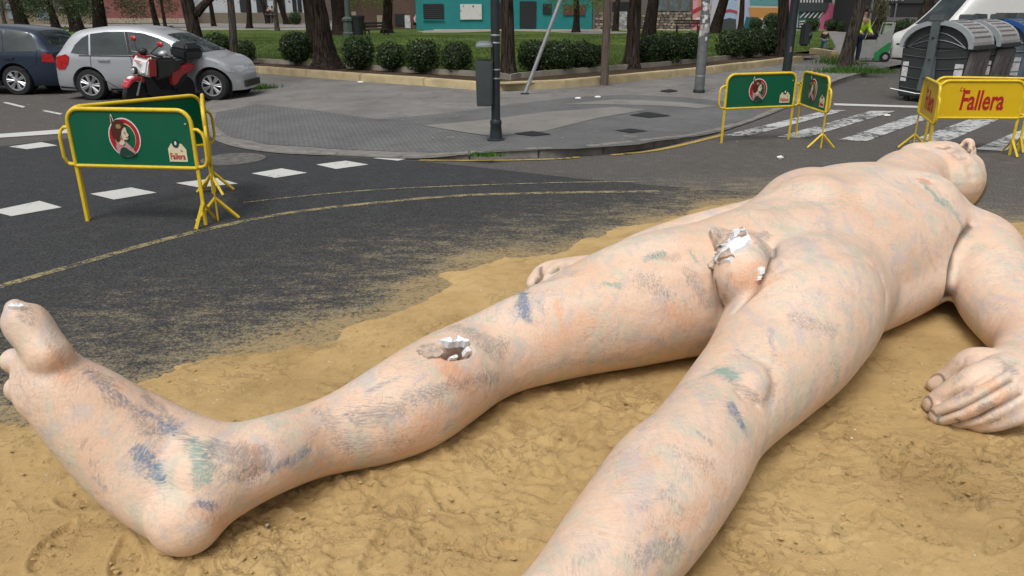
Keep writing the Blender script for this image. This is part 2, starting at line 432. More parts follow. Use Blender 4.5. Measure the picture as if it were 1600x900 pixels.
# ------------------------------------------------------------------ the giant figure
def S(u, v, w, k=1.0, lift=0.0):
    """station of a limb: seen at (u, v), w wide to each side, resting lift above the ground"""
    dz = ray(u, v).z; t = (CH - lift) / (w * k - dz)
    p = PX(u, v, t); return (p, w * t)
def catmull(P, n):
    out = []; K = len(P)
    for i in range(K - 1):
        p0 = P[max(i - 1, 0)]; p1 = P[i]; p2 = P[i + 1]; p3 = P[min(i + 2, K - 1)]
        for j in range(n):
            t = j / n
            out.append(.5 * ((2 * p1) + (-p0 + p2) * t + (2 * p0 - 5 * p1 + 4 * p2 - p3) * t * t + (-p0 + 3 * p1 - 3 * p2 + p3) * t ** 3))
    out.append(P[-1]); return out
class Body(MB):
    def loft(s, st, up=(0, 0, 1), n=28, sub=6, caps=(True, True)):
        """st: list of (center, ra, rb): ra across, rb along 'up'"""
        A = [np.array([*c, ra, rb]) for c, ra, rb in st]; A = catmull(A, sub)
        P = [Vector(a[:3]) for a in A]; vs = []; k = len(P); up = Vector(up)
        def ring(p, t, ra, rb):
            x = t.cross(up).normalized(); y = x.cross(t).normalized()
            return [p + x * (math.cos(2 * PI * j / n) * ra) + y * (math.sin(2 * PI * j / n) * rb) for j in range(n)]
        T = [(P[min(i + 1, k - 1)] - P[max(i - 1, 0)]).normalized() for i in range(k)]
        rings = []
        if caps[0]:
            r = min(A[0][3], A[0][4])
            for q in (.05, .35, .65, .88): 
                ang = math.acos(q); rings.append(ring(P[0] - T[0] * r * math.sin(ang) * .9, T[0], A[0][3] * q, A[0][4] * q))
        for i in range(k): rings.append(ring(P[i], T[i], max(A[i][3], .004), max(A[i][4], .004)))
        if caps[1]:
            r = min(A[-1][3], A[-1][4])
            for q in (.88, .65, .35, .05):
                ang = math.acos(q); rings.append(ring(P[-1] + T[-1] * r * math.sin(ang) * .9, T[-1], A[-1][3] * q, A[-1][4] * q))
        vs = [p for r_ in rings for p in r_]; fs = []
        for i in range(len(rings) - 1):
            for j in range(n): fs.append((i * n + j, i * n + (j + 1) % n, (i + 1) * n + (j + 1) % n, (i + 1) * n + j))
        fs.append(tuple(range(n))[::-1]); fs.append(tuple((len(rings) - 1) * n + j for j in range(n)))
        return s.add(vs, fs)
def LS(stations, fl=1.0):
    return [(S(*q)[0], S(*q)[1], S(*q)[1] * fl) for q in stations]
B = Body()
def V(*a): return Vector(a)
# right leg (further one): thigh, knee, calf, ankle
legA = LS([(1170, 430, 108, 1.0), (1112, 447, 104, 1.0), (1035, 462, 103, 1.0), (960, 484, 96, 1.0), (890, 509, 83, 1.05), (835, 528, 76, 1.12), (790, 545, 71, 1.12), (745, 566, 71, 1.05),
           (700, 592, 77, 1.0), (645, 627, 80, 1.0), (585, 656, 73, 1.0), (530, 676, 63, 1.15), (480, 692, 59, 1.35)])
ank = PX(420, 712, .00256)
legA += [(ank, 60 * .00262, 62 * .00262), (PX(365, 735, .00250), .170, .170), (PX(320, 762, .00244), .165, .17)]
B.loft(legA)
# kneecap, malleolus, shin ridge
def blob(c, r, d=(1, 0, 0), up=(0, 0, 1)):
    x = Vector(d).normalized(); z = Vector(up); y = z.cross(x).normalized(); z = x.cross(y)
    B.ball(c, r, n=20, rot=Matrix((x, y, z)).transposed())
dA = (legA[4][0] - legA[8][0]).normalized()
blob(PX(795, 497, .00342), (.15, .12, .10), dA)
blob(PX(376, 718, .00246), (.10, .10, .10))
B.loft([(PX(430, 702, .00262), .13, .13), (PX(350, 712, .00253), .14, .13), (PX(270, 690, .00248), .15, .13), (PX(190, 650, .00245), .14, .12)])
# right foot: inner side towards the viewer, toes up
tF = .00243
def FT(u, v, hw, wd, dt=0.0): return (PX(u, v, tF + dt), wd, hw * (tF + dt))
vdir = ray(200, 700).normalized()
foot_axis_up = vdir.cross(PX(60, 590, tF) - PX(300, 800, tF)).normalized()
B.loft([FT(306, 806, 56, .15), FT(276, 783, 68, .16), (FT(232, 735, 80, .165)), FT(190, 690, 82, .18), FT(142, 648, 74, .20), FT(100, 612, 62, .21), FT(72, 578, 48, .19)], up=foot_axis_up, sub=5)
blob(PX(291, 808, .00236), (.145, .14, .142))
blob(PX(322, 745, tF), (.19, .165, .18))
# ball of the foot, big toe, small toes
blob(PX(68, 605, tF - .00005), (.10, .11, .14), ray(100, 600))
B.loft([FT(78, 560, 36, .11, -.0001), FT(62, 534, 33, .088, -.0001), FT(44, 509, 35, .092, -.0001), FT(30, 492, 30, .085, -.0001), FT(23, 481, 16, .05, -.0001)], up=foot_axis_up, sub=4)
for u0, v0, u1, v1, r, dt in ((70, 590, 20, 563, 21, .00006), (75, 618, 29, 607, 23, .00014), (90, 640, 45, 640, 13, .00036), (100, 655, 62, 664, 11, .00046)):
    a_ = PX(u0, v0, tF + dt); b_ = PX(u1, v1, tF + dt); q = tF + dt
    B.loft([(a_, r * q * 1.1, r * q * 1.1), (a_.lerp(b_, .6), r * q * .9, r * q * .9), (b_, r * q, r * q)], up=foot_axis_up, sub=3, n=16)
# left leg (nearer one)
legB = LS([(1318, 436, 84, 1.0), (1262, 482, 112, 1.0), (1230, 532, 108, 1.0), (1190, 583, 95, 1.04), (1153, 622, 87, 1.1), (1117, 664, 83, 1.14), (1084, 712, 90, 1.08), (1045, 755, 100, 1.0), (1010, 803, 101, 1.0), (962, 864, 98, 1.0), (915, 925, 93, 1.05)])
kb = legB[-1][0]; db = (legB[-1][0] - legB[-3][0]).normalized()
legB += [(kb + db * .35 + V(0, 0, .03), .155, .16), (kb + db * .65 + V(0, 0, .04), .13, .135), (kb + db * .95 + V(0, 0, .06), .15, .15)]
B.loft(legB)
pb = kb + db * 1.05; sideB = V(.3, -.9, 0).normalized()
fB = (db * .75 + V(.35, -.1, .42)).normalized()
B.loft([(pb + V(0, 0, -.04), .15, .16), (pb + fB * .18, .14, .18), (pb + fB * .45, .17, .15), (pb + fB * .72, .20, .11), (pb + fB * .88, .19, .08)], up=(-.6, -.3, 1))
sB = fB.cross(V(-.6, -.3, 1)).normalized()
for i in range(5):
    q = pb + fB * .88 + sB * (i - 2) * .08; rr = .07 if i == 0 else .045
    B.loft([(q, rr, rr), (q + fB * .10, rr * .9, rr * .9), (q + fB * (.17 - .015 * i), rr * .95, rr)], up=(-.6, -.3, 1), sub=3, n=14)
# kneecap of the nearer leg
dB = (legB[4][0] - legB[7][0]).normalized()
blob(PX(1174, 598, .00272), (.11, .088, .072), dB)
blob(PX(1120, 622, .00274), (.14, .10, .07), dB)
# torso
D = V(.72, .69, 0).normalized()
def TS(x, y, z, wd, th): return (V(x, y, z), wd, th)
torso = [TS(1.42, 4.22, .38, .50, .36), TS(1.61, 4.41, .40, .60, .39), TS(1.88, 4.63, .42, .62, .41), TS(2.14, 4.88, .44, .65, .45), TS(2.42, 5.16, .45, .69, .44), TS(2.66, 5.42, .45, .70, .43),
         TS(2.88, 5.66, .46, .62, .38), TS(3.10, 5.86, .48, .42, .32)]
B.loft(torso, n=40)
# chest plates, belly
side = V(.69, -.72, 0)
B.loft([(V(1.75, 4.52, .27) + side * .40, .25, .24), (V(2.1, 4.86, .27) + side * .45, .27, .25), (V(2.45, 5.2, .28) + side * .47, .28, .26), (V(2.75, 5.5, .32) + side * .45, .26, .26)])
blob(V(2.25, 5.02, .66) - side * .20, (.50, .34, .24), D); blob(V(2.58, 5.38, .62) - side * .10, (.48, .42, .24), D)
blob(PX(1493, 425, .0044), (.15, .17, .24))
blob(V(2.62, 5.36, .66) + side * .28, (.33, .30, .22), D); blob(V(2.62, 5.36, .62) - side * .28, (.33, .30, .21), D)
blob(V(2.02, 4.84, .70), (.34, .33, .22), D)
blob(V(1.50, 4.32, .60), (.26, .28, .16), D)
# neck and head
HT = .0054
B.loft([(V(2.98, 5.72, .52), .32, .30), (PX(1415, 285, .00525), .29, .27), (PX(1450, 285, HT), .27, .26)], sub=5)
def HB(u, v, r, dt=0): blob(PX(u, v, HT + dt), r)
HB(1472, 280, (.31, .34, .27)); HB(1460, 262, (.29, .28, .22)); HB(1436, 247, (.17, .19, .13)); HB(1490, 285, (.23, .30, .27), .00008); HB(1500, 268, (.18, .24, .18), .0001)
HB(1474, 242, (.20, .20, .115)); HB(1498, 247, (.11, .16, .11), .00008)
HB(1484, 234, (.07, .10, .05), -.00003)
HB(1512, 228, (.056, .062, .070)); HB(1514, 240, (.055, .06, .09), .00012); HB(1500, 230, (.035, .03, .035), -.00005); HB(1516, 238, (.03, .035, .05), -.00006)
# shoulder, arm (nearer, left arm)
B.loft([(PX(1480, 372, .00462), .27, .26), (PX(1528, 388, .00446), .26, .255), (PX(1545, 425, .0042), .245, .24), (PX(1562, 465, .00398), .25, .23), (PX(1592, 502, .00372), .235, .21), (PX(1612, 535, .00352), .19, .17), (PX(1597, 566, .00334), .145, .125)])
# hand
def W(u, v, z): return G(u, v, z)
wr = PX(1597, 566, .00334)
B.loft([(wr, .14, .12), (W(1580, 582, .22), .16, .11), (W(1560, 595, .20), .17, .09)], sub=4)
def finger(pts, rs, n=18):
    B.loft([(p, r_, r_ * .92) for p, r_ in zip(pts, rs)], sub=5, n=n)
finger([W(1556, 568, .25), W(1518, 567, .22), W(1488, 586, .13), W(1460, 602, .06)], [.085, .085, .066, .050])
finger([W(1573, 572, .27), W(1530, 590, .25), W(1490, 612, .16), W(1456, 633, .065)], [.076, .075, .069, .056])
finger([W(1590, 590, .27), W(1550, 612, .24), W(1505, 636, .15), W(1467, 650, .065)], [.076, .073, .068, .057])
finger([W(1600, 615, .23), W(1570, 630, .20), W(1530, 648, .12), W(1498, 657, .055)], [.068, .064, .056, .047])
finger([W(1612, 636, .18), W(1585, 648, .15), W(1553, 660, .09), W(1524, 665, .045)], [.060, .056, .050, .041])
# other arm, behind the body, its fingers show over the knee
B.loft([(V(2.30, 5.98, .36), .28, .24), (V(1.95, 5.90, .27), .24, .22), (V(1.45, 5.75, .22), .20, .19), (V(1.0, 5.5, .17), .18, .16), (V(.68, 5.25, .13), .15, .12), (V(.45, 5.12, .15), .16, .11)])
finger([V(.55, 5.15, .20), PX(858, 422, .0045), PX(838, 437, .0044), PX(832, 446, .0043)], [.08, .07, .06, .045])
finger([V(.55, 5.05, .18), PX(880, 420, .0045), PX(862, 432, .0044), PX(856, 446, .0043)], [.08, .075, .065, .05])
finger([V(.55, 5.25, .15), PX(870, 423, .0047), PX(840, 430, .0047)], [.07, .06, .05])
# broken lump between the thighs
blob(PX(1158, 430, .00326), (.145, .14, .155), (.5, .8, 0)); blob(PX(1168, 404, .00332), (.13, .13, .12)); blob(PX(1143, 452, .00330), (.085, .085, .085))

me = B.mesh('body_raw'); raw = bpy.data.objects.new('body_raw', me); COL.objects.link(raw)
bm = bmesh.new(); bm.from_mesh(me); bmesh.ops.recalc_face_normals(bm, faces=bm.faces); bm.to_mesh(me); bm.free()
VOX = .017 if FASTBODY else .0108
md = raw.modifiers.new('r', 'REMESH'); md.mode = 'VOXEL'; md.voxel_size = VOX; md.adaptivity = 0
sm = raw.modifiers.new('s', 'SMOOTH'); sm.factor = .5; sm.iterations = int(6 * (.017 / VOX) ** 2)
dg = bpy.context.evaluated_depsgraph_get()
bme = bpy.data.meshes.new_from_object(raw.evaluated_get(dg)); bpy.data.objects.remove(raw)
bme.name = 'body'
# a second, broader smoothing that leaves hands, feet and face crisp
nv = len(bme.vertices); C0 = np.empty(nv * 3); bme.vertices.foreach_get('co', C0); C0 = C0.reshape(-1, 3)
def segw(a, b, r0, r1):
    a = np.array(a[:]); b = np.array(b[:]); ab = b - a; t = np.clip(((C0 - a) @ ab) / (ab @ ab), 0, 1); d = np.linalg.norm(C0 - a - t[:, None] * ab, axis=1); return 1 - sstep(r0, r1, d)
wt = np.maximum.reduce([segw(V(1.75, 4.5, .45), V(2.75, 5.5, .45), .80, 1.0), .6 * segw(legA[1][0], legA[12][0], .5, .6), .6 * segw(legB[1][0], legB[8][0], .5, .6)])
wt *= 1 - segw(PX(1160, 425, .0034), PX(1161, 425, .0034), .27, .36)
wt *= sstep(.42, .62, np.linalg.norm(C0 - np.array(PX(1462, 262, HT)), axis=1))
tmp = bpy.data.objects.new('tmp', bme); COL.objects.link(tmp); vg = tmp.vertex_groups.new(name='g')
for q_ in range(1, 11):
    ids = np.where((wt > (q_ - 1) / 10) & (wt <= q_ / 10))[0]
    if len(ids): vg.add(ids.tolist(), q_ / 10, 'REPLACE')
sm = tmp.modifiers.new('s', 'SMOOTH'); sm.factor = .8; sm.iterations = int(42 * (.017 / VOX) ** 2); sm.vertex_group = 'g'
dg = bpy.context.evaluated_depsgraph_get(); b2 = bpy.data.meshes.new_from_object(tmp.evaluated_get(dg)); bpy.data.objects.remove(tmp); bme = b2; bme.name = 'body'
print('body verts', len(bme.vertices))

# ---- pressed-in folds, holes and painted marks are found on the finished surface
from mathutils.bvhtree import BVHTree
bvh = BVHTree.FromPolygons([v.co for v in bme.vertices], [tuple(p.vertices) for p in bme.polygons])
def surf(u, v):
    d = ray(u, v).normalized(); h = bvh.ray_cast(Vector((0, 0, CH)), d)
    return (np.array(h[0]), np.array(h[1]), h[3] * 1.0) if h[0] is not None else None
nv = len(bme.vertices); CO = np.empty(nv * 3); bme.vertices.foreach_get('co', CO); CO = CO.reshape(-1, 3)
NO = np.empty(nv * 3); bme.vertices.foreach_get('normal', NO); NO = NO.reshape(-1, 3)
def path3(pts, stepx=3):
    out = []
    for (u0, v0), (u1, v1) in zip(pts[:-1], pts[1:]):
        n = max(1, int(math.hypot(u1 - u0, v1 - v0) / stepx))
        for i in range(n):
            h = surf(u0 + (u1 - u0) * i / n, v0 + (v1 - v0) * i / n)
            if h: out.append(h[0])
    h = surf(*pts[-1])
    if h: out.append(h[0])
    return out
def dist_path(pts3, lim=.5):
    P = np.array(pts3); lo = P.min(0) - lim; hi = P.max(0) + lim
    idx = np.where(((CO0 > lo) & (CO0 < hi)).all(1))[0]
    C = CO0[idx]; d = np.full(len(idx), 1e9)
    if len(P) == 1: d = np.linalg.norm(C - P[0], axis=1)
    for a, b in zip(P[:-1], P[1:]):
        if np.linalg.norm(b - a) > .25: continue
        ab = b - a; L = ab @ ab + 1e-12; t = np.clip(((C - a) @ ab) / L, 0, 1)
        d = np.minimum(d, np.linalg.norm(C - a - t[:, None] * ab, axis=1))
    return idx, d
CO0 = CO.copy()
PAINT = {k: np.zeros(nv) for k in ('dark', 'blue', 'teal', 'grey', 'orange', 'pink', 'white', 'nail')}
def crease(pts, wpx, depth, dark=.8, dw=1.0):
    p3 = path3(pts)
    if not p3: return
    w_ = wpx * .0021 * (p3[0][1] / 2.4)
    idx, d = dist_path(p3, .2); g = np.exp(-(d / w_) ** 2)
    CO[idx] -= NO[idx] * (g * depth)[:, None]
    if dark: PAINT['dark'][idx] = np.maximum(PAINT['dark'][idx], dark * np.exp(-(d / (w_ * dw)) ** 2))  # paints shade along the fold into the skin colour, besides the groove
def mark(kind, pts, w_, s=1.0):
    p3 = path3(pts)
    if not p3: return
    idx, d = dist_path(p3, w_ * 4 + .05)
    nz = np.array([noise.noise(Vector(CO0[i] * 13)) for i in idx]); n2_ = np.array([noise.noise(Vector(CO0[i] * 31 + 5)) for i in idx])
    d = np.maximum(d * (1 + .75 * nz) + n2_ * w_ * .5 - w_ * .1, 0)
    PAINT[kind][idx] = np.maximum(PAINT[kind][idx], np.maximum(s * np.exp(-(d / w_) ** 2), .45 * s * np.exp(-(d / (w_ * 2.4)) ** 2)))
# folds
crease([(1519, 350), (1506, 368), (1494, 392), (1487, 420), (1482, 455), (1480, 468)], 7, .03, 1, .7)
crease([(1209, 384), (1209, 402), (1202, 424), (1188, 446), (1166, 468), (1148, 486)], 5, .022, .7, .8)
mark('dark', [(1118, 440), (1122, 462), (1131, 478)], .012, .8)  # no groove here: the shade of the fold is painted as a dark line
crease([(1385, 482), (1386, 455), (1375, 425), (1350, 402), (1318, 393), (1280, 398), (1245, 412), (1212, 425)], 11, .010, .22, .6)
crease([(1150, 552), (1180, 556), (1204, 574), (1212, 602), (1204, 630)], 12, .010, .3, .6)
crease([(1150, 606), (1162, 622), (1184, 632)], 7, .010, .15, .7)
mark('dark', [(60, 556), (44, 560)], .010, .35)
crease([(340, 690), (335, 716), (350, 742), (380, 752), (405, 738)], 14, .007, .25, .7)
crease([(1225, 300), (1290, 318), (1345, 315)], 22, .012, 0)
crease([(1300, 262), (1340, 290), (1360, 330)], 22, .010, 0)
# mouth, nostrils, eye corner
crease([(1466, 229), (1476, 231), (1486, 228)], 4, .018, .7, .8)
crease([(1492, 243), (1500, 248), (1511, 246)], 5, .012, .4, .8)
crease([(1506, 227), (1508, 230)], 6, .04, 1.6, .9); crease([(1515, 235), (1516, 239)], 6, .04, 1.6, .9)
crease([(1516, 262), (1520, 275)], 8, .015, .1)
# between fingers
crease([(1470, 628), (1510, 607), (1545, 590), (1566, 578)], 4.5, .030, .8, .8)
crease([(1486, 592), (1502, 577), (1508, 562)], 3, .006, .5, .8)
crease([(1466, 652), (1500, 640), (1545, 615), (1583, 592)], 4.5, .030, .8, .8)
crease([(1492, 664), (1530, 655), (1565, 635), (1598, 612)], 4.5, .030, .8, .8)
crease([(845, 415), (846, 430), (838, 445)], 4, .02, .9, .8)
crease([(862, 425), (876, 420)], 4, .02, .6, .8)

# ---- holes torn in the shell
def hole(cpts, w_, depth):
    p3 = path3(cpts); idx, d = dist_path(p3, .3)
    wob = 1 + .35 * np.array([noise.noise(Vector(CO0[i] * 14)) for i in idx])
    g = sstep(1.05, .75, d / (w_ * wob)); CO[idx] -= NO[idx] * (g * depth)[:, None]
    PAINT['dark'][idx] = np.maximum(PAINT['dark'][idx], g * 1.1)  # shade inside the recess is also painted into the colour
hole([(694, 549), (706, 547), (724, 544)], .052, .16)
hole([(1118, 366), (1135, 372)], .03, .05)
# ---- paint marks
for a_ in [(815, 452, 820, 492, .030, 1.3), (842, 470, 850, 490, .02, .5), (216, 705, 248, 738, .034, 1.1), (128, 578, 162, 606, .02, .6), (160, 600, 215, 640, .018, .6), (222, 642, 272, 670, .018, .9),
           (428, 734, 482, 702, .026, .8), (482, 702, 505, 650, .02, .5), (574, 612, 624, 588, .022, .7), (520, 660, 560, 640, .02, .35), (362, 742, 395, 752, .035, .6), (312, 786, 332, 792, .022, .9), (1143, 632, 1160, 666, .024, 1.4),
           (1090, 676, 1112, 692, .012, .7), (1000, 795, 1052, 762, .02, .6), (1204, 515, 1210, 565, .02, .6), (1152, 546, 1204, 578, .016, .6), (1458, 292, 1502, 340, .025, .5), (900, 540, 915, 520, .03, .4),
           (1020, 540, 1060, 500, .03, .3), (640, 640, 662, 600, .02, .4), (1215, 600, 1205, 640, .015, .5), (420, 700, 470, 690, .02, .3), (60, 500, 70, 520, .02, .3), (1380, 420, 1392, 470, .02, .3), (100, 600, 110, 640, .02, .4)]:
    mark('blue', [a_[:2], a_[2:4]], a_[4], a_[5])
for a_ in [(1128, 580, 1150, 586, .020, 1.6), (1100, 588, 1128, 582, .03, .7), (300, 690, 322, 745, .04, .9), (1010, 405, 1035, 396, .026, .8), (1078, 392, 1088, 408, .02, .8), (945, 443, 966, 446, .02, .9), (1215, 325, 1310, 312, .09, .5),
           (1140, 322, 1210, 352, .06, .45), (1442, 285, 1472, 318, .030, .9), (1478, 315, 1512, 362, .045, .7), (1228, 398, 1268, 388, .025, .4), (1015, 455, 1080, 430, .05, .3), (1340, 500, 1350, 560, .03, .4), (330, 712, 352, 752, .03, .5),
           (1180, 470, 1260, 440, .02, .4), (392, 720, 410, 750, .03, .5), (1560, 470, 1580, 455, .02, .4)]:
    mark('teal', [a_[:2], a_[2:4]], a_[4], a_[5])
for a_ in [(715, 510, 780, 545, .07, .9), (640, 622, 770, 590, .05, .8), (560, 655, 625, 640, .05, .9), (500, 640, 545, 700, .05, .7), (345, 700, 395, 715, .07, 1), (228, 620, 300, 690, .03, .9), (155, 590, 235, 668, .035, .9), (1020, 400, 1055, 400, .04, .7),
           (1075, 430, 1105, 472, .05, .8), (1000, 430, 1045, 465, .05, .7), (1240, 495, 1300, 515, .05, .7), (1050, 700, 1110, 725, .04, .6), (1300, 540, 1310, 610, .04, .5), (820, 450, 900, 425, .04, .6), (130, 690, 160, 760, .03, .6), (250, 560, 300, 860, .02, .1),
           (40, 480, 50, 500, .03, .8), (85, 520, 95, 560, .03, .7), (1150, 600, 1190, 630, .03, .8), (1060, 850, 1000, 870, .05, .8), (1020, 830, 1060, 800, .04, .6), (940, 840, 900, 890, .05, .5), (860, 570, 1000, 560, .04, .6), (1290, 330, 1300, 380, .03, .5),
           (1440, 370, 1460, 420, .04, .6), (560, 690, 640, 690, .05, .6), (1120, 360, 1200, 368, .03, .9), (1185, 372, 1200, 400, .03, 1.0), (1130, 470, 1140, 430, .02, .7), (1400, 300, 1440, 330, .04, .5), (1560, 560, 1582, 580, .03, .8), (1500, 620, 1520, 610, .025, .9),
           (1530, 640, 1545, 632, .02, .9), (1480, 560, 1500, 570, .02, .6), (1545, 658, 1560, 655, .02, .8), (1500, 590, 1490, 600, .02, .7), (1430, 240, 1450, 236, .03, .5), (1480, 240, 1500, 236, .02, .7)]:
    mark('grey', [a_[:2], a_[2:4]], a_[4], a_[5])
for a_ in [(700, 570, 730, 600, .08, .9), (640, 690, 690, 640, .09, .6), (600, 690, 650, 700, .06, .5), (315, 800, 350, 815, .05, .7), (395, 700, 402, 740, .025, 1.1), (860, 540, 930, 500, .08, .6), (1040, 480, 1075, 500, .07, .6), (1095, 715, 1125, 760, .06, .5),
           (980, 750, 1020, 720, .05, .5), (1060, 820, 1100, 790, .06, .6), (1285, 295, 1300, 300, .08, .3), (1340, 350, 1400, 370, .08, .4), (132, 545, 150, 566, .02, .9), (150, 590, 190, 610, .04, .6), (85, 560, 100, 590, .04, .7), (870, 470, 880, 520, .02, .8), (360, 710, 380, 690, .02, .4),
           (1160, 440, 1185, 430, .09, .8), (1480, 360, 1495, 380, .05, .6), (1430, 262, 1460, 270, .06, .6), (1380, 450, 1340, 470, .05, .3), (1180, 870, 1100, 880, .05, .5), (1530, 605, 1545, 600, .03, 1), (1560, 630, 1570, 620, .03, .8), (1515, 645, 1530, 640, .03, .8), (1600, 420, 1540, 460, .05, .3),
           (1220, 560, 1250, 600, .05, .4), (1020, 760, 960, 700, .03, .3), (220, 760, 260, 800, .05, .4), (1110, 380, 1090, 410, .04, .4), (1165, 355, 1180, 380, .03, .5)]:
    mark('orange', [a_[:2], a_[2:4]], a_[4], a_[5])
mark('pink', [(1443, 281), (1452, 286)], .030, .9)
mark('pink', [(1449, 283)], .010, 1.6)
mark('pink', [(1300, 268), (1320, 262)], .03, .3)
for p_ in [(1445, 632), (1453, 655), (1486, 661), (1462, 596)]:
    mark('nail', [p_, (p_[0] + 3, p_[1] - 2)], .026, 1.0)
    q_ = surf(*p_)
    if q_:
        idx, d_ = dist_path([q_[0]], .2); PAINT['dark'][idx] = np.maximum(PAINT['dark'][idx], .9 * np.exp(-((d_ - .042) / .009) ** 2) * (CO0[idx][:, 0] > q_[0][0] - .005))
# hair cap at the back of the head
hd = CO0 - np.array(PX(1478, 275, HT)); hm = (np.linalg.norm(hd, axis=1) < .5) & (hd[:, 0] > .12) & (CO0[:, 2] < .74)
PAINT['hair'] = np.where(hm, sstep(.21, .27, hd[:, 0] + (.56 - CO0[:, 2]) * .40), 0)
bme.vertices.foreach_set('co', CO.reshape(-1)); bme.update()
for k_, a_ in PAINT.items():
    at = bme.attributes.new(k_, 'FLOAT', 'POINT'); at.data.foreach_set('value', np.clip(a_, 0, 2).astype(np.float32))

def skin_mat():
    k = NT('painted_papier_mache'); co = k.co()
    wob = k.n('ShaderNodeVectorMath', operation='ADD'); k.t.links.new(co, wob.inputs[0])
    nc = k.noise(2.2, 3, .6, co, 'Color'); sc = k.n('ShaderNodeVectorMath', operation='SCALE'); k.t.links.new(nc, sc.inputs[0]); sc.inputs['Scale'].default_value = .18
    k.t.links.new(sc.outputs[0], wob.inputs[1]); cw = wob.outputs[0]
    rot1, rot2, rot3 = (R(20), R(35), R(48)), (R(-60), R(15), R(-35)), (R(75), R(-40), R(10))
    base = k.ramp(k.noise(1.7, 4, .6, cw), [(.3, (.69, .465, .325)), (.5, (.735, .54, .405)), (.7, (.765, .60, .475))])
    br1 = k.noise(3.2, 4, .65, k.co((.7, 3.2, 3.2), rot1, vec=cw)); br2 = k.noise(3.4, 4, .65, k.co((3, .7, 3), rot2, vec=cw)); br3 = k.noise(3.0, 4, .65, k.co((3, 3, .8), rot3, vec=cw))
    br4 = k.noise(3.6, 4, .65, k.co((.8, 3, 3), rot3, vec=cw)); br5 = k.noise(2.6, 4, .65, k.co((3, 1, 2.4), rot1, vec=cw))
    # hair-fine brush streaks in changing directions
    h1 = k.noise(26, 3, .75, k.co((.35, 5, 5), rot1, vec=cw)); h2 = k.noise(26, 3, .75, k.co((5, .35, 5), rot2, vec=cw)); h3 = k.noise(22, 3, .75, k.co((5, 5, .35), rot3, vec=cw))
    pick = k.noise(1.9, 2, .5, co); h12 = k.mix(k.step(pick, .42, .5), h1, h2); hh = k.mix(k.step(pick, .53, .6), h12, h3)
    hs = k.step(hh, .44, .62); hn = k.step(hh, .54, .66)
    c = k.mix(k.math('MULTIPLY', k.step(br1, .50, .70), .27), base, (.68, .36, .20))
    c = k.mix(k.math('MULTIPLY', k.step(br2, .48, .68), .50), c, (.44, .43, .46))
    c = k.mix(k.math('MULTIPLY', k.step(br3, .48, .68), .52), c, (.47, .52, .42))
    c = k.mix(k.math('MULTIPLY', k.step(br4, .55, .70), .45), c, (.76, .58, .46))
    c = k.mix(k.math('MULTIPLY', k.math('MULTIPLY', k.step(br5, .55, .68), hs), .52), c, (.34, .38, .42))
    c = k.mix(k.math('MULTIPLY', hs, .16), c, (.50, .36, .28))
    # patches of wiry scratches everywhere
    pt = k.step(k.noise(2.8, 5, .7, cw), .50, .64)
    c = k.mix(k.math('MULTIPLY', k.math('MULTIPLY', hn, pt), .42), c, (.26, .27, .30))
    cr = k.step(k.vor(9, k.co((1, 1, 1), vec=cw), 'DISTANCE_TO_EDGE'), .012, .003)
    c = k.mix(k.math('MULTIPLY', k.math('MULTIPLY', cr, pt), .5), c, (.20, .18, .17))
    def layer(c, name, col, lo, amt, hard=None):
        m = k.math('MULTIPLY', k.attr(name), k.math('MULTIPLY_ADD', hh, 2.4, -.45)); m = k.step(m, lo, lo + .62)
        return k.mix(k.math('MULTIPLY', m, amt), c, col)
    c = layer(c, 'orange', (.72, .35, .18), .14, .62)
    c = layer(c, 'teal', (.11, .30, .27), .18, .70)
    c = layer(c, 'grey', (.19, .185, .19), .22, .56)
    fb = k.step(k.noise(45, 4, .8, cw), .34, .56); ab_ = k.math('MULTIPLY', k.attr('blue'), k.math('MULTIPLY_ADD', hh, 2.2, -.4)); c = k.mix(k.math('MULTIPLY', k.math('MULTIPLY', k.step(ab_, .15, .85), .80), k.math('MULTIPLY_ADD', fb, .6, .4)), c, (.055, .145, .26))
    c = layer(c, 'pink', (.62, .16, .12), .1, .6)
    c = layer(c, 'nail', (.55, .40, .30), .0, .5)
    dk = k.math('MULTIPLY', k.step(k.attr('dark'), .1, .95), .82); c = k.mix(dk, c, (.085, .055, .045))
    c = k.mix(k.math('MULTIPLY', k.step(k.attr('hair'), .3, .6), .85), c, (.075, .055, .04))
    g2_ = k.noise(60, 4, .8, cw); c = k.mix(k.math('MULTIPLY', k.step(g2_, .50, .72), .28), c, (.36, .29, .25)); sp_ = k.step(k.vor(20, cw), .07, .03); c = k.mix(k.math('MULTIPLY', k.math('MULTIPLY', sp_, pt), .6), c, (.18, .14, .12))
    geo = k.n('ShaderNodeSeparateXYZ'); k.t.links.new(co, geo.inputs[0]); du = k.math('ADD', k.step(geo.outputs[2], .16, .0), k.math('MULTIPLY_ADD', k.noise(9, 5, .7, co), 1.4, -.95)); c = k.mix(k.math('MULTIPLY', k.step(du, .15, .9), .55), c, (.40, .28, .14))
    nm = k.bump(hh, .20, .006); nm = k.bump(k.noise(11, 5, .65, co), .45, .02, nm); nm = k.bump(g2_, .3, .004, nm)
    return k.fin(c, k.math('MULTIPLY_ADD', k.noise(5, 4, .6, cw), .5, .30), nm, spec=.30)
M_SKIN = skin_mat(); bme.materials.append(M_SKIN)
bme.polygons.foreach_set('use_smooth', [True] * len(bme.polygons))
giant = empty('giant_figure', (1.3, 4.2, 0)); tag(giant, 'giant pale papier mache sculpture of a naked man lying on his back on sand', 'sculpture')
def part(o, p):
    o.parent = p; o.matrix_parent_inverse = Matrix.Translation(p.location).inverted(); return o
body = bpy.data.objects.new('body', bme); COL.objects.link(body); part(body, giant)
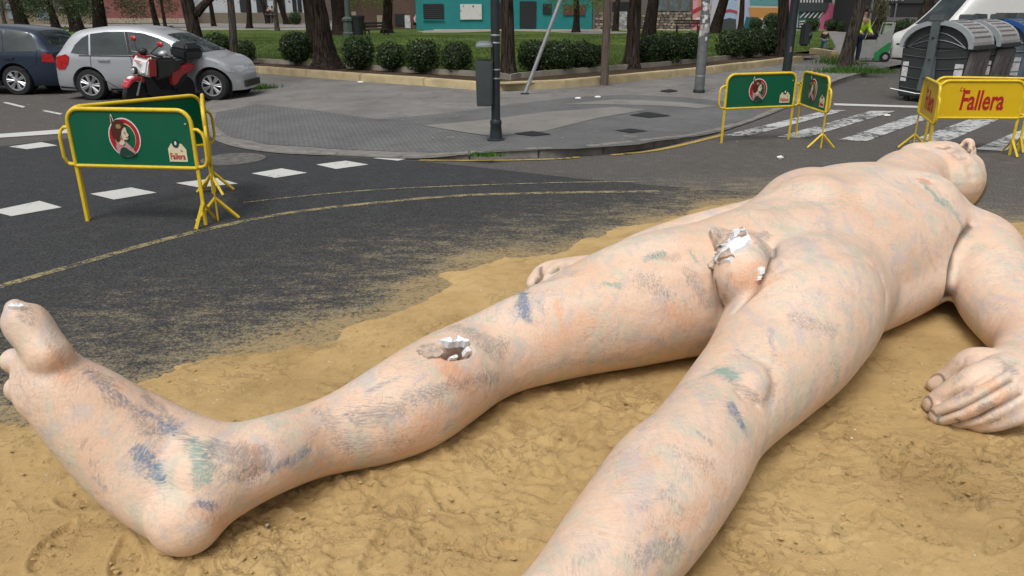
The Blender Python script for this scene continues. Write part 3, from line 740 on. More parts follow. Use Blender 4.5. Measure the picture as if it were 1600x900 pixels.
# torn shell: white core and curled flaps
M_CORE = M('white_foam', (.78, .79, .80), .95, var=.04, bump=.2, bscale=40)
M_TORN = M('torn_card', (.47, .37, .29), .85, var=.35, nscale=30, bump=.5)
def surf_frame(u, v):
    h = surf(u, v); return Vector(h[0]), Vector(h[1]).normalized()
def chunk(name, poly, mat, lift=.012, th=.02, curl=0.0, label=None):
    """flake lying on the shell, outline measured on the surface, ragged and curled"""
    P = []; cx = sum(p[0] for p in poly) / len(poly); cy = sum(p[1] for p in poly) / len(poly)
    pts = []
    for (x0, y0), (x1, y1) in zip(poly, poly[1:] + poly[:1]):
        for i in range(3): pts.append((x0 + (x1 - x0) * i / 3 + random.uniform(-1, 1), y0 + (y1 - y0) * i / 3 + random.uniform(-1, 1)))
    mb = MB(); n = len(pts); top = []; bot = []
    cp, cn = surf_frame(cx, cy)
    for ring_, q in ((0, 1.0), (1, .62), (2, .28)):
        for x, y in pts:
            p, nn = surf_frame(cx + (x - cx) * q, cy + (y - cy) * q)
            top.append(p + cn * (lift + th * (.5 + (.25 if mat is M_CORE else .9) * noise.noise(p * 38)) + curl * (q ** 2)))
    for x, y in pts:
        p, nn = surf_frame(x, y); bot.append(p + cn * (lift - .03 + curl * .8))
    vs = top + [cp + cn * (lift + th)] + bot; fs = []
    for r_ in range(2):
        for i in range(n): fs.append((r_ * n + i, r_ * n + (i + 1) % n, (r_ + 1) * n + (i + 1) % n, (r_ + 1) * n + i))
    for i in range(n): fs.append((2 * n + i, 2 * n + (i + 1) % n, 3 * n)); fs.append((i, 3 * n + 1 + i, 3 * n + 1 + (i + 1) % n, (i + 1) % n))
    mb.add(vs, fs); o = mb.build(name, mat); part(o, giant)
    if label: o['label'] = label
    return o
chunk('exposed_core', [(1148, 364), (1168, 361), (1176, 378), (1164, 390), (1150, 398), (1142, 412), (1120, 413), (1116, 404), (1124, 400), (1122, 390), (1138, 382)], M_CORE, .012, .02, 0, 'white foam core laid bare where the groin is broken off')
chunk('exposed_core', [(1184, 418), (1192, 416), (1193, 428), (1186, 430)], M_CORE, .005, .01, 0, 'small white chip')
chunk('exposed_core', [(1182, 432), (1189, 430), (1188, 437), (1182, 438)], M_CORE, .005, .01, 0, 'small white chip')
chunk('torn_flap', [(1116, 378), (1122, 374), (1150, 370), (1152, 375), (1124, 388), (1116, 392)], M_TORN, .018, .014, .01)
chunk('torn_flap', [(1106, 366), (1112, 364), (1122, 384), (1116, 390)], M_TORN, .01, .012, .014)
chunk('torn_flap', [(1150, 366), (1158, 362), (1162, 372), (1154, 376)], M_TORN, .03, .02, .0)
chunk('torn_flap', [(1128, 404), (1144, 392), (1148, 402), (1126, 412)], M_TORN, .03, .01, .0)
chunk('torn_flap', [(1104, 412), (1120, 404), (1122, 416), (1108, 420)], M_TORN, .01, .01, .0)
chunk('torn_flap', [(650, 547), (660, 542), (678, 540), (692, 546), (692, 554), (684, 560), (668, 560), (654, 554)], M_TORN, -.002, .009, .010, 'crumpled shell pushed in at the shin')
chunk('exposed_core', [(684, 537), (700, 531), (706, 536), (714, 529), (722, 534), (731, 535), (732, 539), (716, 538), (700, 540)], M_CORE, .004, .01, .012)
chunk('exposed_core', [(700, 560), (712, 556), (714, 562), (702, 564)], M_CORE, .01, .01, .0)
chunk('exposed_core', [(724, 548), (731, 544), (732, 551), (726, 553)], M_CORE, .01, .01, .0)
chunk('exposed_core', [(8, 471), (14, 466), (32, 470), (44, 473), (36, 476), (16, 475)] if surf(10, 476) else [(18, 480), (24, 477), (34, 478), (40, 482), (30, 485)], M_CORE, .002, .012, .010, 'white core showing at the broken big toe') if surf(8, 471) and surf(14, 466) and surf(32, 470) and surf(44, 473) else chunk('exposed_core', [(14, 484), (20, 480), (34, 480), (40, 483), (30, 485)], M_CORE, .002, .012, .010, 'white core showing at the broken big toe')
# ------------------------------------------------------------------ pavement corner
def kh(u):
    pts = [(-999, .02), (640, .02), (760, .10), (860, .12), (1020, .12), (1105, .03), (1262, .03), (1300, .13), (9999, .13)]
    for (a, x), (b, y) in zip(pts[:-1], pts[1:]):
        if a <= u <= b: return x + (y - x) * (u - a) / (b - a)
KERB = [(-700, 98), (-300, 108), (120, 124), (385, 140), (330, 158), (314, 176), (322, 204), (345, 224), (420, 239), (540, 245), (655, 250), (760, 249), (870, 246), (960, 240), (1020, 232), (1068, 222), (1130, 206),
        (1204, 180), (1262, 154), (1300, 136), (1345, 121), (1400, 108), (1500, 92), (1700, 70), (2400, 44)]
kp = []; khs = []
A_ = [np.array([*G(u, v)[:2], kh(u)]) for u, v in KERB]
A2 = [A_[0], A_[1], A_[2]] + catmull(A_[3:22], 8) + A_[22:]
kp = [(a[0], a[1]) for a in A2]; khs = [a[2] for a in A2]
def kerb_h_at(X, Y):
    P = np.array(kp); d = np.hypot(X[:, None] - P[None, :, 0], Y[:, None] - P[None, :, 1]); return np.array(khs)[d.argmin(1)]

def paving(name, c1, c2, pat=None, grime=.4):
    k = NT(name); co = k.co(); n = k.noise(.9, 5, .6, co); f = k.noise(70, 3, .7, co)
    c = k.ramp(n, [(.3, c1), (.7, c2)])
    nm = None
    if pat == 'studs':
        b = k.n('ShaderNodeTexBrick'); k.t.links.new(k.co(1, (0, 0, R(28))), b.inputs['Vector']); b.inputs['Scale'].default_value = 1
        b.inputs['Brick Width'].default_value = .10; b.inputs['Row Height'].default_value = .05; b.inputs['Mortar Size'].default_value = .009; b.inputs['Mortar Smooth'].default_value = .4
        b.inputs['Color1'].default_value = (1, 1, 1, 1); b.inputs['Color2'].default_value = (.82, .82, .82, 1); b.inputs['Mortar'].default_value = (.35, .35, .35, 1)
        c = k.mix(.85, c, b.outputs[0], 'MULTIPLY'); nm = k.bump(b.outputs[1], -.6, .006)
    elif pat == 'tiles':
        b = k.n('ShaderNodeTexBrick'); k.t.links.new(k.co(1, (0, 0, R(28))), b.inputs['Vector']); b.inputs['Scale'].default_value = 1; b.offset = 0
        b.inputs['Brick Width'].default_value = .2; b.inputs['Row Height'].default_value = .2; b.inputs['Mortar Size'].default_value = .006
        b.inputs['Color1'].default_value = (1, 1, 1, 1); b.inputs['Color2'].default_value = (.88, .88, .88, 1); b.inputs['Mortar'].default_value = (.55, .55, .55, 1)
        c = k.mix(.8, c, b.outputs[0], 'MULTIPLY'); nm = k.bump(b.outputs[1], -.3, .004)
    c = k.mix(k.math('MULTIPLY', k.step(f, .5, .8), .35), c, tuple(x * 1.6 for x in c2))
    st = k.step(k.noise(2.6, 6, .7, co, dist=.6), .52, .72); c = k.mix(k.math('MULTIPLY', st, grime), c, tuple(x * .5 for x in c1))
    gum = k.step(k.vor(5, co), .05, .035); c = k.mix(k.math('MULTIPLY', gum, .4), c, (.04, .04, .04))
    return k.fin(c, .85, nm or k.bump(f, .3, .004), spec=.25)
M_PAVE = paving('pavement_tiles', (.155, .149, .142), (.235, .226, .213), 'tiles', .7)
M_STUD = paving('studded_tiles', (.128, .130, .131), (.185, .187, .186), 'studs', .6)
M_CONC = paving('worn_concrete', (.17, .165, .155), (.235, .225, .208), None, .4)
pav = list(kp) + [(140, 60), (140, 120), (-140, 120), (-140, 40)]
CX = [-120, -90, -70, -55, -45, -38, -32, -27, -23, -20, -17, -15, -13.5] + list(np.arange(-12.4, 15, .45)) + [16, 18, 21, 25, 32, 45, 70, 100]; CY = list(np.arange(8.5, 31, .45)) + [33, 36, 40, 46, 55, 70, 90]
po = poly_grid(pav, 1.0, .12, 'pavement', M_PAVE, cuts=(CX, CY))
me = po.data; co = np.empty(len(me.vertices) * 3); me.vertices.foreach_get('co', co); co = co.reshape(-1, 3)
def pave_z(X, Y):
    d = pl_dist(X, Y, kp); h = kerb_h_at(X, Y); return (h - .006) + (.12 - h + .006) * sstep(.15, 2.2, d)
co[:, 2] = pave_z(co[:, 0], co[:, 1]); me.vertices.foreach_set('co', co.reshape(-1)); me.update(); tag(po, kind='structure')
def on_pave(u, v):
    p = G(u, v, .10)
    for _ in range(3):
        z = float(pave_z(np.array([p.x]), np.array([p.y]))[0]); p = G(u, v, z)
    return p
def patch(name, px, mat, lift=.005, step=.5, at=None):
    at = at or on_pave; P = [at(u, v) for u, v in px]; o = poly_grid([(p.x, p.y) for p in P], step, 0, name, mat, cuts=(CX, CY))
    c = np.empty(len(o.data.vertices) * 3); o.data.vertices.foreach_get('co', c); c = c.reshape(-1, 3)
    c[:, 2] = (pave_z(c[:, 0], c[:, 1]) if at is on_pave else 0) + lift
    o.data.vertices.foreach_set('co', c.reshape(-1)); o.data.update(); tag(o, kind='structure'); return o
patch('studded_paving', [(338, 176), (400, 163), (500, 174), (592, 187), (700, 177), (800, 163), (900, 152), (985, 148), (1120, 158), (1225, 160), (1180, 182), (1120, 203), (1060, 217), (1000, 226), (900, 233), (760, 237), (640, 238), (540, 234), (420, 226), (356, 213), (334, 195)], M_STUD, .006)
patch('concrete_paving', [(662, 197), (760, 188), (850, 176), (960, 168), (1010, 172), (930, 186), (850, 206), (770, 214), (715, 206)], M_CONC, .011)
patch('concrete_paving', [(880, 163), (960, 156), (1120, 166), (1090, 170), (960, 164)], M_CONC, .011)
M_IRON = M('cast_iron', (.035, .036, .038), .7, .6, var=.3, nscale=14, bump=.5, bscale=70)
for i, q in enumerate([[(803, 210), (832, 206), (862, 211), (832, 214)], [(983, 181), (1012, 176), (1048, 182), (1014, 185)], [(1030, 143), (1046, 140), (1060, 143), (1044, 145)], [(960, 205), (985, 202), (1012, 206), (985, 209)]]):
    o = patch('manhole_cover', q, M_IRON, .016, .3)
ring_ = [G(365, 249) + Vector((math.cos(a) * .42, math.sin(a) * .42, 0)) for a in np.linspace(0, 2 * PI, 25)[:-1]]
mb = MB(); mb.prism([(p.x, p.y) for p in ring_], -.02, .011); tag(mb.build('manhole_cover', M('iron_worn', (.12, .115, .105), .8, .2, var=.5, nscale=9, bump=.6, bscale=40)), kind='structure')

# kerb stones, one by one
M_KERB = M('kerb_granite', (.19, .18, .165), .85, var=.3, nscale=5, bump=.6, bscale=50)
kerb = empty('kerb', (*kp[12], 0)); tag(kerb, kind='structure')
def resample(P, H, L):
    out = [(Vector((*P[0], 0)), H[0])]; acc = 0
    for i in range(len(P) - 1):
        a, b = Vector((*P[i], 0)), Vector((*P[i + 1], 0)); s = (b - a).length; pos = L - acc
        while pos <= s: out.append((a.lerp(b, pos / s), H[i] + (H[i + 1] - H[i]) * pos / s)); pos += L
        acc = (acc + s) % L if s < L else (s - (pos - L))
    return out
rs_ = resample(kp[3:-3], khs[3:-3], .95)
for i, ((a, ha), (b, hb)) in enumerate(zip(rs_[:-1], rs_[1:])):
    d = (b - a); L = d.length
    if L < .2: continue
    d.normalize(); n = Vector((-d.y, d.x, 0)); j = random.uniform(-.006, .006)
    if in_poly(np.array([a.x + n.x * .4]), np.array([a.y + n.y * .4]), pav)[0] == False: n = -n
    a2 = a + d * .009 + n * j; b2 = b - d * .009 + n * j; mb = MB(); w_ = .17; dz = random.uniform(-.004, .006)
    base = [a2, b2, b2 + n * w_, a2 + n * w_]; top = [p + n * (.02 if q < 2 else 0) for q, p in enumerate(base)]
    hh_ = [ha, hb, hb, ha]
    mb.add([(p.x, p.y, -.15) for p in base] + [(p.x, p.y, hh_[q] + dz) for q, p in enumerate(top)], [(3, 2, 1, 0), (4, 5, 6, 7), (0, 1, 5, 4), (1, 2, 6, 5), (2, 3, 7, 6), (3, 0, 4, 7)])
    o = mb.build('kerb_stone', M_KERB, bevel=.012); part(o, kerb)

# ---- painted road markings
def paint(name, col, wear=.45, sc=14):
    k = NT(name); co = k.co(); n = k.noise(sc, 6, .8, co); n2 = k.noise(1.6, 3, .5, co); f = k.noise(150, 2, .7, co)
    m = k.step(k.math('ADD', n, k.math('MULTIPLY_ADD', n2, .5, -.25)), wear - .07, wear + .07)
    c = k.mix(k.math('MULTIPLY', k.step(f, .3, .7), .5), tuple(x * .72 for x in col), col)
    c = k.mix(m, (.06, .06, .06), c)
    return k.fin(c, .75, k.bump(n, .4, .004), spec=.3)
M_WHITE = paint('road_paint_white', (.66, .66, .63), .33); M_ZEBRA = paint('road_paint_zebra', (.60, .61, .60), .475, 9); M_YELL = paint('road_paint_yellow', (.50, .36, .10), .42)
def stripe(name, q, mat, lift=.009, n=8):
    P = [G(u, v, 0) for u, v in q]; mb = MB()
    mb.add([(p.x, p.y, lift) for p in P], [tuple(range(len(P)))]); o = mb.build(name, mat); tag(o, kind='structure')
    if o.data.polygons[0].normal.z < 0: o.data.flip_normals()
    return o
for q in [[(-14, 331), (62, 315), (97, 325), (18, 339)], [(141, 304), (205, 294), (245, 302), (178, 313)], [(275, 287), (340, 279), (372, 288), (310, 294)], [(393, 272), (440, 264), (480, 271), (430, 279)],
          [(494, 258), (540, 252), (576, 258), (525, 265)], [(583, 248), (612, 245), (640, 248), (622, 252)], [(14, 230), (65, 223), (90, 228), (42, 234)]]:
    stripe('road_dash', q, M_WHITE)
stripe('road_line', [(-60, 215), (0, 210), (108, 202), (120, 208), (0, 216), (-60, 221)], M_WHITE)
stripe('road_line', [(4, 161), (10, 160), (40, 167), (36, 169)], M_WHITE); stripe('road_line', [(66, 174), (72, 173), (98, 178), (94, 180)], M_WHITE)
for q in [[(1131, 212), (1167, 214), (1322, 173), (1295, 172)], [(1213, 215), (1259, 216), (1400, 174), (1360, 174)], [(1308, 220), (1355, 221), (1478, 176), (1440, 176)], [(1409, 225), (1475, 224), (1569, 184), (1523, 184)],
          [(1523, 234), (1569, 237), (1680, 186), (1640, 185)], [(1630, 240), (1690, 242), (1780, 190), (1740, 190)]]:
    stripe('zebra_stripe', q, M_ZEBRA)
stripe('road_line', [(1303, 162), (1303, 165), (1432, 169), (1560, 174), (1800, 182), (1800, 178), (1560, 171), (1432, 166)], M_WHITE)
def line_px(name, pts, wpx, mat, lift=.009):
    P = [G(u, v) for u, v in pts]; P = catmull([np.array(p[:]) for p in P], 5); P = [Vector(p) for p in P]; mb = MB(); vs = []
    for i, p in enumerate(P):
        t = (P[min(i + 1, len(P) - 1)] - P[max(0, i - 1)]).normalized(); n = Vector((-t.y, t.x, 0))
        vs += [(*(p + n * wpx / 2)[:2], lift), (*(p - n * wpx / 2)[:2], lift)]
    fs = [(2 * i, 2 * i + 1, 2 * i + 3, 2 * i + 2) for i in range(len(P) - 1)]
    mb.add(vs, fs); o = mb.build(name, mat); tag(o, kind='structure')
    if o.data.polygons[0].normal.z < 0: o.data.flip_normals()
line_px('yellow_line', [(655, 251), (760, 251.5), (870, 249), (905, 246)], .075, M_YELL); line_px('yellow_line', [(955, 243), (1020, 236), (1070, 226), (1130, 211)], .10, M_YELL)
k = NT('old_yellow_trace'); n = k.noise(5, 6, .8, k.co()); f = k.noise(60, 3, .8, k.co())
al = k.math('MULTIPLY', k.step(k.math('ADD', k.math('MULTIPLY', n, .6), k.math('MULTIPLY', f, .5)), .47, .62), .80)
M_TRACE = k.fin((.36, .30, .155), .9, alpha=al)
line_px('chalk_line', [(-80, 475), (15, 445), (120, 415), (260, 375), (400, 343), (480, 330), (560, 321), (700, 308), (830, 303), (1030, 300)], .095, M_TRACE, .010)
line_px('chalk_line', [(380, 318), (480, 307), (600, 297), (760, 290), (900, 286), (1010, 285)], .04, M_TRACE, .011)

# ---- yellow painted kerb round the park, planting strip, lawn
M_YK = M('yellow_painted_concrete', (.50, .405, .235), .85, var=.25, nscale=2.2, bump=.4, bscale=40)
yk_px = [(-300, 80), (100, 95), (385, 113), (600, 130), (720, 138), (790, 145), (870, 139), (950, 131), (1100, 116), (1290, 92)]
YK = [G(u, v, .12) for u, v in yk_px]
yroot = empty('yellow_kerb', YK[5]); tag(yroot, kind='structure')
def norm_in(P, i):
    t = (P[min(i + 1, len(P) - 1)] - P[max(0, i - 1)]); t.z = 0; t.normalize(); n = Vector((-t.y, t.x, 0)); return n if n.y > 0 else -n
INN = [p + norm_in(YK, i) * 1.35 for i, p in enumerate(YK)]
rs_ = resample([(p.x, p.y) for p in YK], [.26] * len(YK), 2.1)
for (a, _), (b, _) in zip(rs_[:-1], rs_[1:]):
    d = b - a
    if d.length < .3: continue
    d.normalize(); n = Vector((-d.y, d.x, 0)); n = n if n.y > 0 else -n; mb = MB(); dz = random.uniform(-.006, .006)
    c = (a + b) / 2 + n * .13 + Vector((0, 0, .145)); mb.box(c + Vector((0, 0, dz)), ((b - a).length - .008, .26, .31), Matrix.Rotation(math.atan2(d.y, d.x), 3, 'Z'))
    part(mb.build('kerb_block', M_YK, bevel=.02), yroot)
last = YK[-1]; mb = MB(); mb.box(last + Vector((.25, .9, .08)), (.26, 2.2, .40)); part(mb.build('kerb_block', M_YK, bevel=.02), yroot)
def soil_mat():
    k = NT('soil'); co = k.co(); n = k.noise(7, 6, .7, co); c = k.ramp(n, [(.3, (.045, .03, .02)), (.6, (.09, .065, .045)), (.8, (.17, .13, .09))]); return k.fin(c, .95, k.bump(n, .8, .03), spec=.1)
M_SOIL = soil_mat()
mb = MB(); n_ = len(YK); mb.add([(*(p + norm_in(YK, i) * .2)[:2], .27) for i, p in enumerate(YK)] + [(*p[:2], .27) for p in INN], [(i, i + 1, n_ + i + 1, n_ + i) for i in range(n_ - 1)]); tag(mb.build('planting_strip', M_SOIL), kind='structure')
mb = MB()
for i in range(n_ - 1):
    a, b = INN[i], INN[i + 1]; d = (b - a); L = d.length; mb.box((a + b) / 2 + Vector((0, .05, .17)), (L, .08, .22), Matrix.Rotation(math.atan2(d.y, d.x), 3, 'Z'))
tag(mb.build('lawn_edging', M('edging', (.30, .27, .22), .9, var=.25, nscale=3)), kind='structure')
def grass_mat(name='lawn_grass', k0=1.0):
    k = NT(name); co = k.co(); n = k.noise(.35, 5, .65, co); f = k.noise(9, 5, .75, co)
    c = k.ramp(n, [(.3, (.035 * k0, .060 * k0, .012 * k0)), (.5, (.065 * k0, .105 * k0, .018 * k0)), (.62, (.10 * k0, .14 * k0, .025 * k0)), (.75, (.13 * k0, .11 * k0, .05 * k0))])
    c = k.mix(k.math('MULTIPLY', k.step(f, .4, .7), .5), c, (.035 * k0, .06 * k0, .015 * k0))
    return k.fin(c, .9, k.bump(f, .8, .05), spec=.15)
M_LAWN = grass_mat()
lawn_poly = [(p.x, p.y) for p in INN] + [(13.5, 33), (24, 61.5), (-3, 61.5), (-9, 66), (-70, 70), (-70, 24)]
lo = poly_grid(lawn_poly, 2.5, .27, 'lawn', M_LAWN)
c = np.empty(len(lo.data.vertices) * 3); lo.data.vertices.foreach_get('co', c); c = c.reshape(-1, 3); c[:, 2] = .27 + .18 * sstep(1.0, 9, pl_dist(c[:, 0], c[:, 1], [(p.x, p.y) for p in INN])) * fbm(c[:, 0] * .2, c[:, 1] * .2, 2) * 1.4 - .0 - .25 * sstep(42, 60, c[:, 1])
lawn_z = lambda x, y: .27 + .18 * float(sstep(1.0, 9, pl_dist(np.array([x]), np.array([y]), [(p.x, p.y) for p in INN]))[0]) * float(fbm(np.array([x]) * .2, np.array([y]) * .2, 2)[0]) * 1.4 - .25 * float(sstep(42, 60, np.array(float(y))))
lo.data.vertices.foreach_set('co', c.reshape(-1)); lo.data.update(); tag(lo, kind='structure'); smooth_by(lo.data)
# grass blades over the nearer lawn, weeds at the kerbs
def blades(name, pts, hmin, hmax, mat, wd=.012):
    v = []; f = []
    for (x, y, z) in pts:
        a = random.uniform(0, 2 * PI); h = random.uniform(hmin, hmax); ln = random.uniform(0, .6) * h; b = random.uniform(0, 2 * PI); i = len(v)
        v += [(x - math.cos(a) * wd, y - math.sin(a) * wd, z), (x + math.cos(a) * wd, y + math.sin(a) * wd, z), (x + math.cos(b) * ln, y + math.sin(b) * ln, z + h)]; f.append((i, i + 1, i + 2))
    me = bpy.data.meshes.new(name); me.from_pydata(v, [], f); me.materials.append(mat); o = bpy.data.objects.new(name, me); COL.objects.link(o); return o
def leafmat(name, dark, mid, lite, rough=.6, sc=3):
    k = NT(name); g = k.n('ShaderNodeObjectInfo'); n = k.noise(sc, 3, .6, k.co()); n2 = k.noise(sc * 9, 2, .6, k.co())
    c = k.ramp(k.math('ADD', k.math('MULTIPLY', n, .65), k.math('MULTIPLY', n2, .35)), [(.3, dark), (.5, mid), (.7, lite)])
    k.fin(c, rough, spec=.4); tr = k.n('ShaderNodeBsdfTranslucent'); k.set(tr.inputs[0], c); ms = k.n('ShaderNodeMixShader'); ms.inputs[0].default_value = .25
    k.t.links.new(k.b.outputs[0], ms.inputs[1]); k.t.links.new(tr.outputs[0], ms.inputs[2]); k.t.links.new(ms.outputs[0], k.out.inputs[0]); return k.mat
M_BLADE = leafmat('grass_blade', (.035, .055, .012), (.065, .11, .018), (.13, .17, .035), sc=.6)
rnd = np.random.RandomState(5); pts = []
while len(pts) < 60000:
    X_ = rnd.uniform(-16, 16, 20000); Y_ = 19 + rnd.rand(20000) ** 1.6 * 26; m = in_poly(X_, Y_, lawn_poly)
    d_ = pl_dist(X_, Y_, [(p.x, p.y) for p in INN]); m &= (d_ > .15) & (np.abs(X_) < .75 * Y_)
    X_, Y_, d_ = X_[m], Y_[m], d_[m]; Z_ = .27 + .18 * sstep(1.0, 9, d_) * fbm(X_ * .2, Y_ * .2, 2) * 1.4 - .25 * sstep(42, 60, Y_)
    pts += list(zip(X_, Y_, Z_))
tag(blades('grass', pts[:60000], .02, .055, M_BLADE, .014), 'green lawn grass growing behind the yellow park kerb', 'grass', kind='stuff')
M_WEED = leafmat('weed_leaf', (.03, .075, .012), (.06, .15, .02), (.13, .25, .045), sc=6)
def weeds(lab, u, v, sx, sy, n, h0, h1, at=on_pave):
    p = at(u, v); pts = [(p.x + random.gauss(0, sx), p.y + random.gauss(0, sy), p.z - .005) for _ in range(n)]
    o = blades('weeds', pts, h0, h1, M_WEED, .013); tag(o, lab, 'weeds', kind='stuff')
weeds('bright green weeds growing in front of the silver car on the pavement edge', 398, 139, .28, .14, 900, .05, .16)
weeds('small tuft of weeds in the kerb joint beside the lamp post', 760, 243, .10, .04, 220, .02, .07)
weeds('green weeds around the foot of the leaning tree on the right', 1333, 113, .50, .22, 1500, .04, .22)
weeds('thin weeds at the kerb end behind the green barrier', 1310, 100, .3, .5, 500, .1, .4)

# scraps of paper lying about
M_PAPER = M('paper', (.75, .75, .73), .8, var=.1)
for u, v, at, lab in [(563, 129.5, on_pave, 'white paper scrap on the pavement below the round bushes'), (903, 155, on_pave, 'larger white scrap on the pavement left of the wooden post'), (934, 153, on_pave, 'small white scrap below the wooden post'), (1082, 116, on_pave, 'white scrap on the pavement just left of the stickered pole'),
                      (1219, 248, lambda u, v: G(u, v), 'white scrap lying on the road between the barriers and the figure'), (1386, 182, lambda u, v: G(u, v), 'flat white scrap lying between two zebra stripes')]:
    p = at(u, v); mb = MB(); s_ = .035 * p.y / 12
    mb.ball((0, 0, .02), (s_ * 1.5, s_, .022), 7); o = mb.build('paper_scrap', M_PAPER, loc=p); tag(o, lab, 'litter', 'paper scraps on the ground')
    for vv in o.data.vertices: vv.co += noise.noise_vector(vv.co * 40) * .012
mb = MB(); pr = random.Random(4)
for _ in range(500):
    u = pr.uniform(0, 1); reg = pr.choice([(20, 330, 152, 178), (1330, 1400, 118, 135), (600, 1200, 150, 235), (0, 300, 165, 200)]); p = on_pave(pr.uniform(reg[0], reg[1]), pr.uniform(reg[2], reg[3])) if reg[0] >= 600 else G(pr.uniform(reg[0], reg[1]), pr.uniform(reg[2], reg[3]))
    if in_poly(np.array([p.x]), np.array([p.y]), pav)[0]: p.z = float(pave_z(np.array([p.x]), np.array([p.y]))[0]) + .012
    a = pr.uniform(0, 6.28); s_ = pr.uniform(.008, .022); mb.add([p + Vector((math.cos(a) * s_, math.sin(a) * s_, .008)), p + Vector((math.cos(a + 2) * s_, math.sin(a + 2) * s_, .014)), p + Vector((math.cos(a + 4) * s_, math.sin(a + 4) * s_, .010))], [(0, 1, 2)])
tag(mb.build('fallen_leaves', M('dry_leaf', (.30, .28, .12), .8, var=.4, nscale=4)), 'scattered dry leaf bits along the parking edge and the pavement', 'leaves', kind='stuff')
# ------------------------------------------------------------------ crowd barriers
k = NT('yellow_enamel'); co = k.co(); n = k.noise(9, 4, .6, co); c = k.ramp(n, [(.3, (.66, .46, .02)), (.7, (.78, .56, .03))]); ch = k.step(k.noise(38, 4, .75, co), .64, .70); gr = k.step(k.noise(5, 5, .7, co), .5, .8)
c = k.mix(k.math('MULTIPLY', gr, .22), c, (.30, .21, .05)); c = k.mix(ch, c, (.10, .055, .03)); M_YM = k.fin(c, k.math('MULTIPLY_ADD', n, .3, .28), k.bump(k.math('SUBTRACT', 1.0, ch), .4, .002))
def sheet(name, c0):
    k = NT(name); co = k.co(); n = k.noise(2.5, 5, .65, co); s_ = k.noise(14, 5, .8, k.co((.6, 1, 6), (0, .5, 0))); c = k.mix(k.math('MULTIPLY', k.step(n, .4, .75), .25), c0, tuple(x * .6 + .02 for x in c0))
    c = k.mix(k.math('MULTIPLY', k.step(s_, .66, .72), .30), c, (.45, .45, .38)); return k.fin(c, k.math('MULTIPLY_ADD', n, .4, .25), k.bump(k.noise(1.8, 2, .5, co), .25, .03))
M_GP = sheet('green_panel', (.0, .105, .048)); M_YP = sheet('yellow_panel', (.70, .46, .004))
M_RED = M('print_red', (.42, .012, .015), .5, var=.05); M_CREAM = M('print_cream', (.70, .62, .42), .5, var=.05); M_WH = M('print_white', (.72, .70, .68), .5, var=.05)
M_HAIR = M('print_brown', (.075, .018, .012), .5); M_FACE = M('print_skin', (.66, .56, .40), .5, var=.04); M_PINK = M('print_pink', (.50, .27, .28), .5, var=.2, nscale=40); M_DKG = M('print_dark_green', (.008, .05, .035), .5)
M_STEEL = M('galvanised_steel', (.42, .43, .44), .45, .6, var=.12, nscale=12)
def text_mesh(txt, size, mat, bold=.02, sx=1.0, shear=0.0, ext=.001):
    cu = bpy.data.curves.new('t', 'FONT'); cu.body = txt; cu.size = size; cu.offset = bold * size; cu.extrude = ext; cu.shear = shear; cu.resolution_u = 3; cu.align_x = 'CENTER'
    o = bpy.data.objects.new('t', cu); COL.objects.link(o); dg = bpy.context.evaluated_depsgraph_get(); me = bpy.data.meshes.new_from_object(o.evaluated_get(dg)); bpy.data.objects.remove(o)
    for v in me.vertices: v.co.x *= sx
    me.materials.clear(); me.materials.append(mat); return me
def lettering(name, txt, size, mat, loc, parent, bold=.02, sx=1.0, rotz=0, shear=0, extra=None, tilt=0):
    me = text_mesh(txt, size, mat, bold, sx, shear); o = bpy.data.objects.new(name, me); COL.objects.link(o); o.parent = parent
    o.location = loc; o.rotation_euler = (PI / 2, tilt, rotz); return o
def disc(c, rx, rz, n=28, y=0):
    return [(c[0] + rx * math.cos(2 * PI * i / n), c[1] + rz * math.sin(2 * PI * i / n)) for i in range(n)]
def flat(name, poly, y, mat, parent, th=.002, smoothn=0):
    if smoothn:
        A = [np.array(p) for p in poly]; K = len(A); out = []
        for i in range(K):
            p0, p1, p2, p3 = A[i - 1], A[i], A[(i + 1) % K], A[(i + 2) % K]
            for j in range(smoothn):
                t = j / smoothn; out.append(tuple(.5 * ((2 * p1) + (-p0 + p2) * t + (2 * p0 - 5 * p1 + 4 * p2 - p3) * t * t + (-p0 + 3 * p1 - 3 * p2 + p3) * t ** 3)))
        poly = out
    mb = MB(); mb.prism(poly, 0, th, lambda x, z, h: (x, y - h, z)); return mb.build(name, mat, parent)
